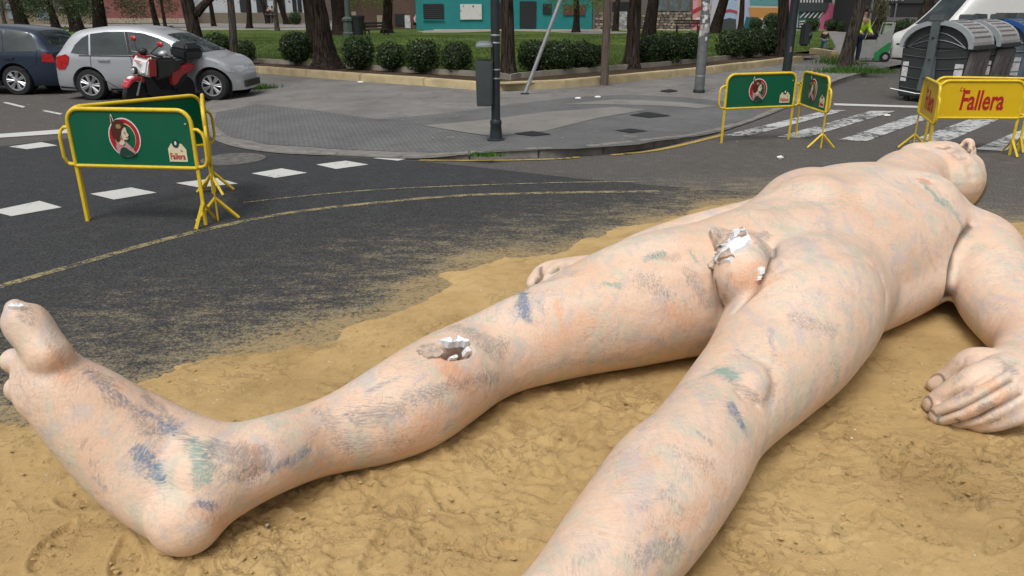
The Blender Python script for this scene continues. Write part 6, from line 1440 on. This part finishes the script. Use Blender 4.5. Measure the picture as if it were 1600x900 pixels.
def brickwall(name, c1, c2, mo, sc=1.0):
    k = NT(name); b = k.n('ShaderNodeTexBrick'); k.t.links.new(k.co(1, (PI / 2, 0, 0)), b.inputs['Vector']); b.inputs['Scale'].default_value = sc; b.inputs['Brick Width'].default_value = .24; b.inputs['Row Height'].default_value = .075; b.inputs['Mortar Size'].default_value = .008
    k.set(b.inputs['Color1'], c1); k.set(b.inputs['Color2'], c2); k.set(b.inputs['Mortar'], mo); n = k.noise(.8, 4, .6, k.co()); return k.fin(k.mix(k.math('MULTIPLY', n, .4), b.outputs[0], tuple(x * .6 for x in c1)), .85)
br = block('brick_wall', 'long brown brick building left of the turquoise kiosk', wpx(524, 64), wpx(649.5, 64), 64, 3.4, 5, brickwall('brown_brick', (.105, .055, .04), (.14, .075, .055), (.12, .10, .085)))
panel(br, 'door', 551, 556, 18, 44, M('beige_door', (.40, .33, .25), .7), 64); panel(br, 'door', 590, 598, 24, 44, M('beige_door', (.40, .33, .25), .7), 64); panel(br, 'window', 618, 632, 22, 40, M_DARKW, 64); panel(br, 'window', 633, 641, 24, 44, M('stacked_white', (.5, .5, .52), .6, var=.5, nscale=6), 64)
# stone-faced building: irregular stones, each one a piece
sb = block('stone_building', 'rubble stone building with grey shutters between kiosk and mural', wpx(926, YK_), wpx(1082, YK_), YK_, 4.2, 6, M('mortar', (.13, .11, .095), .9, var=.2))
rs2 = random.Random(9); smats = [M('stone_a', (.27, .22, .17), .9, var=.2), M('stone_b', (.19, .155, .12), .9, var=.2), M('stone_c', (.33, .28, .22), .9, var=.2), M('stone_d', (.14, .12, .10), .9, var=.2)]
def stone_px(u0, u1, v0, v1):
    a = PY(u0, v1, YK_); b = PY(u1, v0, YK_); cx, cz = (a.x + b.x) / 2, (a.z + b.z) / 2; hw, hh_ = abs(b.x - a.x) / 2 * .95, abs(b.z - a.z) / 2 * .93; poly = []
    for i in range(7): q = 2 * PI * i / 7 + rs2.uniform(-.25, .25); k_ = max(abs(math.cos(q)), abs(math.sin(q))) ** -.75; poly.append((cx + hw * math.cos(q) * k_, cz + hh_ * math.sin(q) * k_))
    mb = MB(); mb.prism(poly, 0, .09 + rs2.uniform(0, .05), lambda x, z, h: (x, YK_ - h, z)); o = mb.build('stone', rs2.choice(smats)); part(o, sb)
v_ = 19.0
while v_ < 47:
    u_ = 927 + rs2.uniform(0, 6); hgt = rs2.uniform(3.6, 5.2)
    while u_ < 1080:
        w_ = rs2.uniform(5, 10)
        if not (958 < u_ < 985): stone_px(u_, u_ + w_, v_, v_ + hgt * rs2.uniform(.92, 1.05))
        u_ += w_
    v_ += hgt
panel(sb, 'doorway', 955, 986, 3, 47, M_DARKW, YK_); dp = panel(sb, 'door_panel', 967, 980, 18, 46, M('white_shutter', (.42, .42, .41), .7, var=.7, nscale=5), YK_, .09)
for u0, u1 in ((1028, 1043), (1046, 1060), (1063, 1078)): panel(sb, 'window', u0, u1, 0, 17, M('grey_shutter', (.10, .125, .13), .6, var=.4, nscale=7), YK_)
# mural wall
mu = block('mural_building', 'low building with a large colourful abstract mural', wpx(1083, YK_ - .4), wpx(1352, YK_ - .4), YK_ - .4, 4.5, 7, M('mural_base', (.45, .45, .52), .7, var=.06))
ym = YK_ - .4
def mpoly(name, pts, col, off=.02, **kw):
    P = [PY(u, v, ym - off) for u, v in pts]; mb = MB(); mb.prism([(p.x, p.z) for p in P], 0, .015, lambda x, z, h: (x, ym - off - h, z)); o = mb.build(name, M('mural_%d_%d_%d' % tuple(int(c * 99) for c in col), col, .7, var=.05)); part(o, mu); return o
MP = 'mural_field'
mpoly(MP, [(1083, -30), (1098, -30), (1096, 48), (1082, 48)], (.60, .28, .33)); mpoly(MP, [(1091, -30), (1110, -30), (1108, 48), (1088, 48)], (.50, .24, .16), .04); mpoly(MP, [(1081, 16), (1110, 2), (1110, 8), (1081, 22)], (.35, .03, .04), .06)
for q in ([(1081, 40), (1100, 29), (1098, 32), (1081, 44)], [(1081, 34), (1096, 29), (1094, 33), (1081, 38)]): mpoly(MP, q, (.40, .04, .05), .06)
mpoly(MP, [(1088, 28), (1102, 26), (1098, 31), (1084, 32)], (.62, .6, .6), .08)
mpoly(MP, [(1130, -30), (1150, -30), (1150, 48), (1126, 48)], (.34, .44, .58), .03); mpoly(MP, [(1126, 17), (1140, 14), (1152, 17), (1152, 21), (1140, 18), (1126, 22)], (.42, .05, .07), .06); mpoly(MP, [(1127, 31), (1140, 28), (1150, 30), (1150, 48), (1126, 48)], (.05, .06, .06), .05)
mpoly(MP, [(1158, -30), (1172, -30), (1168, 25), (1160, 46)], (.38, .42, .62), .04)
mpoly(MP, [(1172, -30), (1225, -30), (1225, 9), (1172, 9)], (.10, .27, .28), .04); mpoly(MP, [(1172, 9), (1225, 10), (1225, 13), (1172, 12)], (.55, .48, .36), .06); mpoly(MP, [(1170, 12), (1225, 13), (1217, 28), (1200, 29), (1172, 26)], (.50, .24, .06), .05); mpoly(MP, [(1166, 26), (1186, 30), (1190, 49), (1160, 49)], (.02, .11, .12), .07)
mpoly(MP, [(1183, 28), (1190, 36), (1192, 28)], (.6, .55, .5), .08)
mpoly(MP, [(1232, -30), (1246, -30), (1240, 49), (1230, 49)], (.42, .18, .26), .04)
mpoly('dark_panel', [(1248, 4), (1296, 4), (1290, 18), (1248, 18)], (.045, .05, .055), .16)
for i in range(8): mpoly('mural_stripe', [(1252 + i * 4.5, -8), (1254 + i * 4.5, -8), (1252.5 + i * 4.8, 4), (1250 + i * 4.8, 4)], (.55, .55, .52), .10)
for i in range(9): mpoly('mural_stripe', [(1258 + i * 3.4, 18.5), (1260 + i * 3.4, 18.5), (1251 + i * 3.6, 28), (1249 + i * 3.6, 28)], (.60, .60, .57) if i % 2 == 0 else (.03, .05, .055), .10)
mpoly(MP, [(1248, -30), (1300, -30), (1300, 4), (1248, 4)], (.02, .025, .03), .05); mpoly(MP, [(1248, 18), (1286, 18), (1262, 49), (1246, 49)], (.03, .10, .11), .06)
for i in range(3): mpoly('mural_stripe', [(1249, 33 + i * 4), (1258, 32 + i * 4), (1258, 33.6 + i * 4), (1249, 34.8 + i * 4)], (.60, .60, .57), .10)
mpoly(MP, [(1284, 20), (1294, 4), (1302, 6), (1308, 24), (1306, 49), (1280, 49)], (.50, .12, .22), .06); mpoly(MP, [(1296, -30), (1312, -30), (1310, 22), (1304, 20)], (.55, .55, .50), .05); mpoly(MP, [(1306, -30), (1316, -30), (1314, 10), (1306, 24)], (.02, .10, .11), .07)
mpoly(MP, [(1306, 26), (1314, 18), (1318, 49), (1304, 49)], (.46, .24, .08), .08); mpoly(MP, [(1314, -30), (1352, -30), (1340, 20), (1318, 30), (1315, 10)], (.45, .20, .30), .05); mpoly(MP, [(1322, 10), (1336, 0), (1340, 30), (1320, 49), (1314, 30)], (.20, .25, .50), .09)
# dark shopfront on the right
sf = block('shopfront', 'dark shopfront with grey columns behind the white van', wpx(1356, 54), wpx(1640, 54), 54, 4.5, 6, M('shop_dark', (.022, .022, .024), .6, var=.3))
panel(sf, 'fascia', 1372, 1500, -12, 5, M('fascia', (.035, .035, .038), .5), 54, .10); panel(sf, 'column', 1356, 1364, -10, 60, M('shop_column', (.14, .14, .145), .6), 54, .12); panel(sf, 'column', 1393, 1400, 5, 60, M('shop_column', (.14, .14, .145), .6), 54, .12); panel(sf, 'window', 1377, 1392, 9, 27, M('shop_window', (.10, .09, .08), .3, var=.5, nscale=2), 54, .08)
panel(sf, 'low_wall', 1380, 1470, 27, 62, M('low_wall_grey', (.13, .12, .11), .8), 54, .09); panel(sf, 'white_board', 1448, 1457, 5, 26, M('board_white', (.6, .6, .58), .6), 54, .3)
me = text_mesh('MERCURI', .42, M('sign_letters', (.30, .30, .29), .6), .02); o = bpy.data.objects.new('sign_lettering', me); COL.objects.link(o); q = PY(1392, 1.5, 53.82); o.location = q; o.rotation_euler = (PI / 2, 0, 0); part2 = o; o.parent = sf; o.matrix_parent_inverse = Matrix.Translation(sf.location).inverted()
# left: pink wall, beige wall and white house
pk = block('pink_wall', 'faded pink wall with a cream base behind the left trees', wpx(165, 84), wpx(292, 84), 84, 4.2, .4, M('pink_plaster', (.24, .085, .075), .85, var=.15, nscale=.6), 'wall')
panel(pk, 'base', 165, 292, 28.5, 36, M('cream_plaster', (.36, .30, .22), .85, var=.2, nscale=.8), 84, .06)
wh = block('white_house', 'white house with beige base wall left of the widest trunk', wpx(293, 86), wpx(482, 86), 86, 5.0, 7, M('white_plaster', (.46, .48, .50), .8, var=.08))
panel(wh, 'base_wall', 296, 480, 20, 38, M('beige_plaster', (.17, .142, .105), .85, var=.15, nscale=.5), 86, .3)
for u0, u1 in ((376, 388), (402, 416), (440, 444), (458, 462), (466, 470)): panel(wh, 'window', u0, u1, -5, 19, M_DARKW, 86)
lw = block('yard_wall', 'sand-coloured yard wall and grey shed behind the cars at the far left', wpx(-160, 80), wpx(164, 80), 80, 1.6, .4, M('sand_plaster', (.22, .175, .12), .85, var=.25, nscale=.5), 'wall')
panel(lw, 'doorway', 14, 24, 6, 30, M('blue_grey', (.20, .25, .28), .7), 80); panel(lw, 'doorway', 60, 76, 14, 30, M('blue_grey', (.20, .25, .28), .7), 80)
bs = block('long_building', 'dim long building closing the view behind the trees', -75, 75, 100, 9, 8, brickwall('far_brick', (.10, .07, .06), (.15, .11, .09), (.12, .11, .1)))
mb = MB(); mb.box((-34, 76, .13), (60, 14, .04)); tag(mb.build('park_path', M('path_grey', (.20, .19, .18), .9, var=.15)), kind='structure')
mb = MB(); mb.box((20, 62.5, .10), (130, 12, .06)); tag(mb.build('park_path', M('path_pale', (.24, .22, .195), .9, var=.15)), kind='structure')

# ------------------------------------------------------------------ park furniture
p = G(546, 60, .2); r_ = empty('park_lamp', p); tag(r_, 'grey-green park lamp column with stepped base, beside the park bin', 'lamp post')
s_ = (.2 - CH) / ray(546, 60).z; mb = MB(); mb.lathe([(.36, 0), (.36, .30), (.30, .34), (.30, .9), (.36, .94), (.36, 1.05), (.2, 1.15)], 8); mb.build('base', M('lamp_green', (.06, .08, .075), .6), r_)
mb = MB(); mb.lathe([(.16, 1.1), (.13, 4.5)], 10); mb.build('shaft', M('lamp_green', (.06, .08, .075), .6), r_)
p = G(561, 60, .2); r_ = empty('park_bin', p); tag(r_, 'dark tapered park bin in the lawn', 'litter bin'); mb = MB(); mb.lathe([(.24, 0), (.38, 1.15), (.40, 1.2), (.36, 1.22), (.34, .9)], 14); mb.build('bin_body', M('parkbin', (.014, .017, .018), .6), r_); mb = MB(); mb.lathe([(.41, 1.1), (.42, 1.17)], 14); mb.build('rim_band', M('parkbin2', (.03, .035, .035), .6), r_)
def bench(u, v, lab, rz):
    p = G(u, v, .2); r_ = empty('bench', p, rz); tag(r_, lab, 'bench', 'park benches'); mt = M('bench_dark', (.03, .025, .02), .7)
    for i in range(3): mb = MB(); mb.box((0, -.15 + i * .14, .44), (1.7, .11, .04)); mb.build('seat_slat', mt, r_)
    for i in range(2): mb = MB(); mb.box((0, .26 + i * .03, .62 + i * .16), (1.7, .03, .12)); mb.build('back_slat', mt, r_)
    for s in (-1, 1): mb = MB(); mb.box((s * .7, -.12, .21), (.06, .06, .42)); mb.box((s * .7, .24, .42), (.06, .06, .84)); mb.box((s * .7, .06, .40), (.05, .4, .05)); mb.build('leg', mt, r_)
bench(590, 59, 'dark bench left of the knobbly trunk', R(50)); bench(1074, 52, 'dark bench before the stone wall', 0)
mb = MB(); p = G(674, 46, .12); mb.lathe([(.42, 0), (.42, .75), (.3, 1.0), (.1, 1.08)], 12); o = mb.build('planter', M('planter_green', (.02, .12, .10), .6), loc=p, smooth=True); tag(o, 'rounded green container by the kiosk terrace', 'container')

# ------------------------------------------------------------------ people
M_SKN = M('person_skin', (.42, .25, .18), .6); M_HR = M('hair_dark', (.03, .02, .018), .7)
def figure(root, J, E, Rr, name, mat, sub=1):
    me = bpy.data.meshes.new(name); me.from_pydata([tuple(v) for v in J], E, []); o = bpy.data.objects.new(name, me); COL.objects.link(o); o.modifiers.new('s', 'SKIN'); me.skin_vertices[0].data[0].use_root = True
    for i, r_ in enumerate(Rr): me.skin_vertices[0].data[i].radius = r_ if isinstance(r_, tuple) else (r_, r_)
    s = o.modifiers.new('d', 'SUBSURF'); s.levels = sub; s.render_levels = sub; dg = bpy.context.evaluated_depsgraph_get(); m2 = bpy.data.meshes.new_from_object(o.evaluated_get(dg)); bpy.data.objects.remove(o)
    m2.materials.clear(); m2.materials.append(mat); m2.polygons.foreach_set('use_smooth', [True] * len(m2.polygons)); o = bpy.data.objects.new(name, m2); COL.objects.link(o); o.parent = root; return o
def person(loc, rz, h, label, top, bottom, hair=M_HR, pose='stand', hat=None, extra=None):
    k_ = h / 1.75; root = empty('person', loc, rz); tag(root, label, 'person'); V_ = lambda *a: Vector(a) * k_
    if pose == 'sit': hip, kneeL, kneeR, ftL, ftR, ch = V_(0, 0, .50), V_(.10, -.42, .52), V_(-.10, -.42, .52), V_(.10, -.42, .06), V_(-.10, -.45, .06), V_(0, -.03, .90)
    elif pose == 'lean': hip, kneeL, kneeR, ftL, ftR, ch = V_(0, 0, .92), V_(.11, -.04, .50), V_(-.10, .06, .50), V_(.12, -.02, .07), V_(-.12, .12, .07), V_(0, -.14, 1.28)
    elif pose == 'walk': hip, kneeL, kneeR, ftL, ftR, ch = V_(0, 0, .92), V_(.10, -.14, .50), V_(-.10, .08, .50), V_(.10, -.20, .07), V_(-.10, .30, .10), V_(0, -.02, 1.34)
    else: hip, kneeL, kneeR, ftL, ftR, ch = V_(0, 0, .92), V_(.11, -.02, .50), V_(-.11, -.01, .50), V_(.13, 0, .07), V_(-.12, .02, .07), V_(0, 0, 1.34)
    nk = ch + V_(0, -.01, .16); hd = ch + V_(0, -.04, .36)
    J = [hip, hip.lerp(ch, .5), ch, nk, hip + V_(.10, 0, -.03), kneeL, ftL + V_(0, 0, .03), hip + V_(-.10, 0, -.03), kneeR, ftR + V_(0, 0, .03), ch + V_(.20, 0, .04), ch + V_(.26, -.06, -.24), ch + V_(.22, -.26, -.38), ch + V_(-.20, 0, .04), ch + V_(-.26, -.04, -.24), ch + V_(-.22, -.24, -.36), ftL + V_(0, -.14, -.03), ftR + V_(0, -.14, -.03), hd]
    E = [(0, 1), (1, 2), (2, 3), (0, 4), (4, 5), (5, 6), (0, 7), (7, 8), (8, 9), (2, 10), (10, 11), (11, 12), (2, 13), (13, 14), (14, 15), (6, 16), (9, 17), (3, 18)]
    Rr = [(.15, .11), (.145, .105), (.16, .11), .06, .095, .065, .045, .095, .065, .045, .065, .05, .035, .065, .05, .035, .04, .04, .085]; Rr = [tuple(a * k_ for a in r_) if isinstance(r_, tuple) else r_ * k_ for r_ in Rr]
    figure(root, J, E, Rr, 'body', M_SKN)
    Jt = [J[0] + V_(0, 0, .02), J[1], J[2], J[10], J[11], J[12].lerp(J[11], .25), J[13], J[14], J[15].lerp(J[14], .25)]; figure(root, Jt, [(0, 1), (1, 2), (2, 3), (3, 4), (4, 5), (2, 6), (6, 7), (7, 8)], [tuple(a * k_ * 1.13 for a in (.16, .125)), tuple(a * k_ * 1.13 for a in (.16, .12)), tuple(a * k_ * 1.13 for a in (.165, .12)), .08 * k_, .063 * k_, .05 * k_, .08 * k_, .063 * k_, .05 * k_], 'jacket', top)
    figure(root, [J[0], J[4], J[5], J[6], J[7], J[8], J[9]], [(0, 1), (1, 2), (2, 3), (0, 4), (4, 5), (5, 6)], [tuple(a * k_ for a in (.165, .125)), .11 * k_, .08 * k_, .06 * k_, .11 * k_, .08 * k_, .06 * k_], 'trousers', bottom)
    mb = MB(); mb.ball(hd + V_(0, .015, .03), (.098 * k_, .112 * k_, .115 * k_), 12); mb.build('hair', hair, root, smooth=True)
    mb = MB(); mb.ball(hd + V_(0, -.105, -.015), (.014 * k_, .02 * k_, .022 * k_), 6); mb.build('nose', M_SKN, root)
    return root
M_HV = M('hi_vis', (.50, .78, .03), .7, var=.08); M_NV = M('navy_cloth', (.02, .03, .06), .85); M_BK = M('black_cloth', (.012, .013, .016), .85); M_JN = M('jeans', (.07, .11, .17), .85)
sw = person(on_pave(1333, 101), R(30), 1.80, 'person sweeping in a bright yellow hi-vis jacket behind the leaning tree', M_HV, M_NV, pose='lean')
person(on_pave(1285, 84), R(-20), .98, 'small child in dark jacket and jeans walking at the yellow kerb end', M_BK, M_JN, hair=M('hair_red', (.06, .015, .012), .7), pose='walk')
person(G(650, 46.5, .12), R(70), 1.7, 'person in a pale pink top seated at the kiosk terrace', M('pink_cloth', (.60, .38, .40), .8), M_BK, pose='sit')
person(G(667, 46.5, .12), R(-70), 1.7, 'person in a cream top seated at the terrace beside the green container', M('cream_cloth', (.55, .50, .42), .8), M_BK, pose='sit')
person(G(886, 46, .12), R(20), 1.6, 'person in a grey top sitting before the right part of the kiosk', M('grey_cloth', (.32, .31, .30), .8), M_BK, pose='sit')
person(G(421, 38.5, .15), R(0), 1.7, 'standing person all in black by the beige wall, left one', M_BK, M_BK); person(G(427.5, 38.5, .15), R(40), 1.65, 'standing person in dark grey by the beige wall, right one', M('dkgrey', (.05, .05, .06), .8), M_BK)
# the sweeper's cart
c = on_pave(1362, 96); root = empty('cleaning_cart', c, R(-18)); tag(root, 'grey and green street cleaning cart with a black bag beside the sweeper', 'cart'); M_CG1 = M('cart_grey', (.36, .37, .35), .6, var=.12); M_CG2 = M('cart_green', (.02, .26, .07), .5)
def cb(name, fn, mat, bev=.01, sm=False): mb = MB(); fn(mb); return mb.build(name, mat, root, bevel=bev, smooth=sm)
cb('bin_body', lambda m: m.prism([(-.52, .10), (.02, .10), (.02, .72), (-.50, .72)], -.25, .25, lambda x, z, h: (x, h, z)), M_CG1, .02)
cb('side_wall', lambda m: m.prism([(.02, .10), (.12, .24), (.46, .50), (.50, 1.22), (.40, 1.10), (.02, .76)], -.24, .24, lambda x, z, h: (x, h, z)), M_CG1, .01)
cb('green_panel', lambda m: m.prism([(.02, .05), (.02, .30), (.44, .66), (.50, .60), (.46, .36), (.30, .10)], -.27, .27, lambda x, z, h: (x, h, z)), M_CG2, .01)
cb('handle', lambda m: m.tube([(.08, -.2, .85), (.14, -.2, 1.26), (.52, -.2, 1.26), (.48, -.2, .8)], .02, 6), M('cart_handle', (.45, .46, .46), .5), 0, True)
cb('handle', lambda m: m.tube([(.08, .2, .85), (.14, .2, 1.26), (.52, .2, 1.26), (.48, .2, .8)], .02, 6), M('cart_handle', (.45, .46, .46), .5), 0, True)
cb('green_bag', lambda m: m.box((.30, 0, 1.02), (.24, .34, .34)), M('pale_green', (.35, .45, .30), .7), .03)
cb('wheel', lambda m: m.tube([(.36, -.32, .17), (.36, -.26, .17)], .17, 18), M_TYRE, 0); cb('wheel', lambda m: m.tube([(.36, .32, .17), (.36, .26, .17)], .17, 18), M_TYRE, 0); cb('wheel_hub', lambda m: m.tube([(.36, -.335, .17), (.36, -.31, .17)], .08, 12), M_CG1, 0)
bg_ = cb('rubbish_bag', lambda m: m.ball((-.22, 0, .82), (.30, .26, .20), 14), M('bag_black', (.008, .008, .009), .4), 0, True)
for v_ in bg_.data.vertices: v_.co += noise.noise_vector(v_.co * 9) * .04
p = c; mb = MB(); a = c + Vector((-.45, -.2, .75)); b = c + Vector((.10, .1, 1.75)); mb.tube([a, b], .016, 6); o = mb.build('handle', M('broom_stick', (.3, .24, .15), .7)); r_ = empty('palm_broom', c + Vector((0, 0, .7))); tag(r_, 'broom of dry palm leaves carried upright in the cleaning cart', 'broom'); part(o, r_)
pts = [b + Vector((random.gauss(0, .14), random.gauss(0, .12), random.uniform(-.75, .15))) for _ in range(500)]; o = blades('bristles', pts, .12, .35, M('palm_dry', (.10, .10, .05), .9, var=.5, nscale=9), .02); part(o, r_)
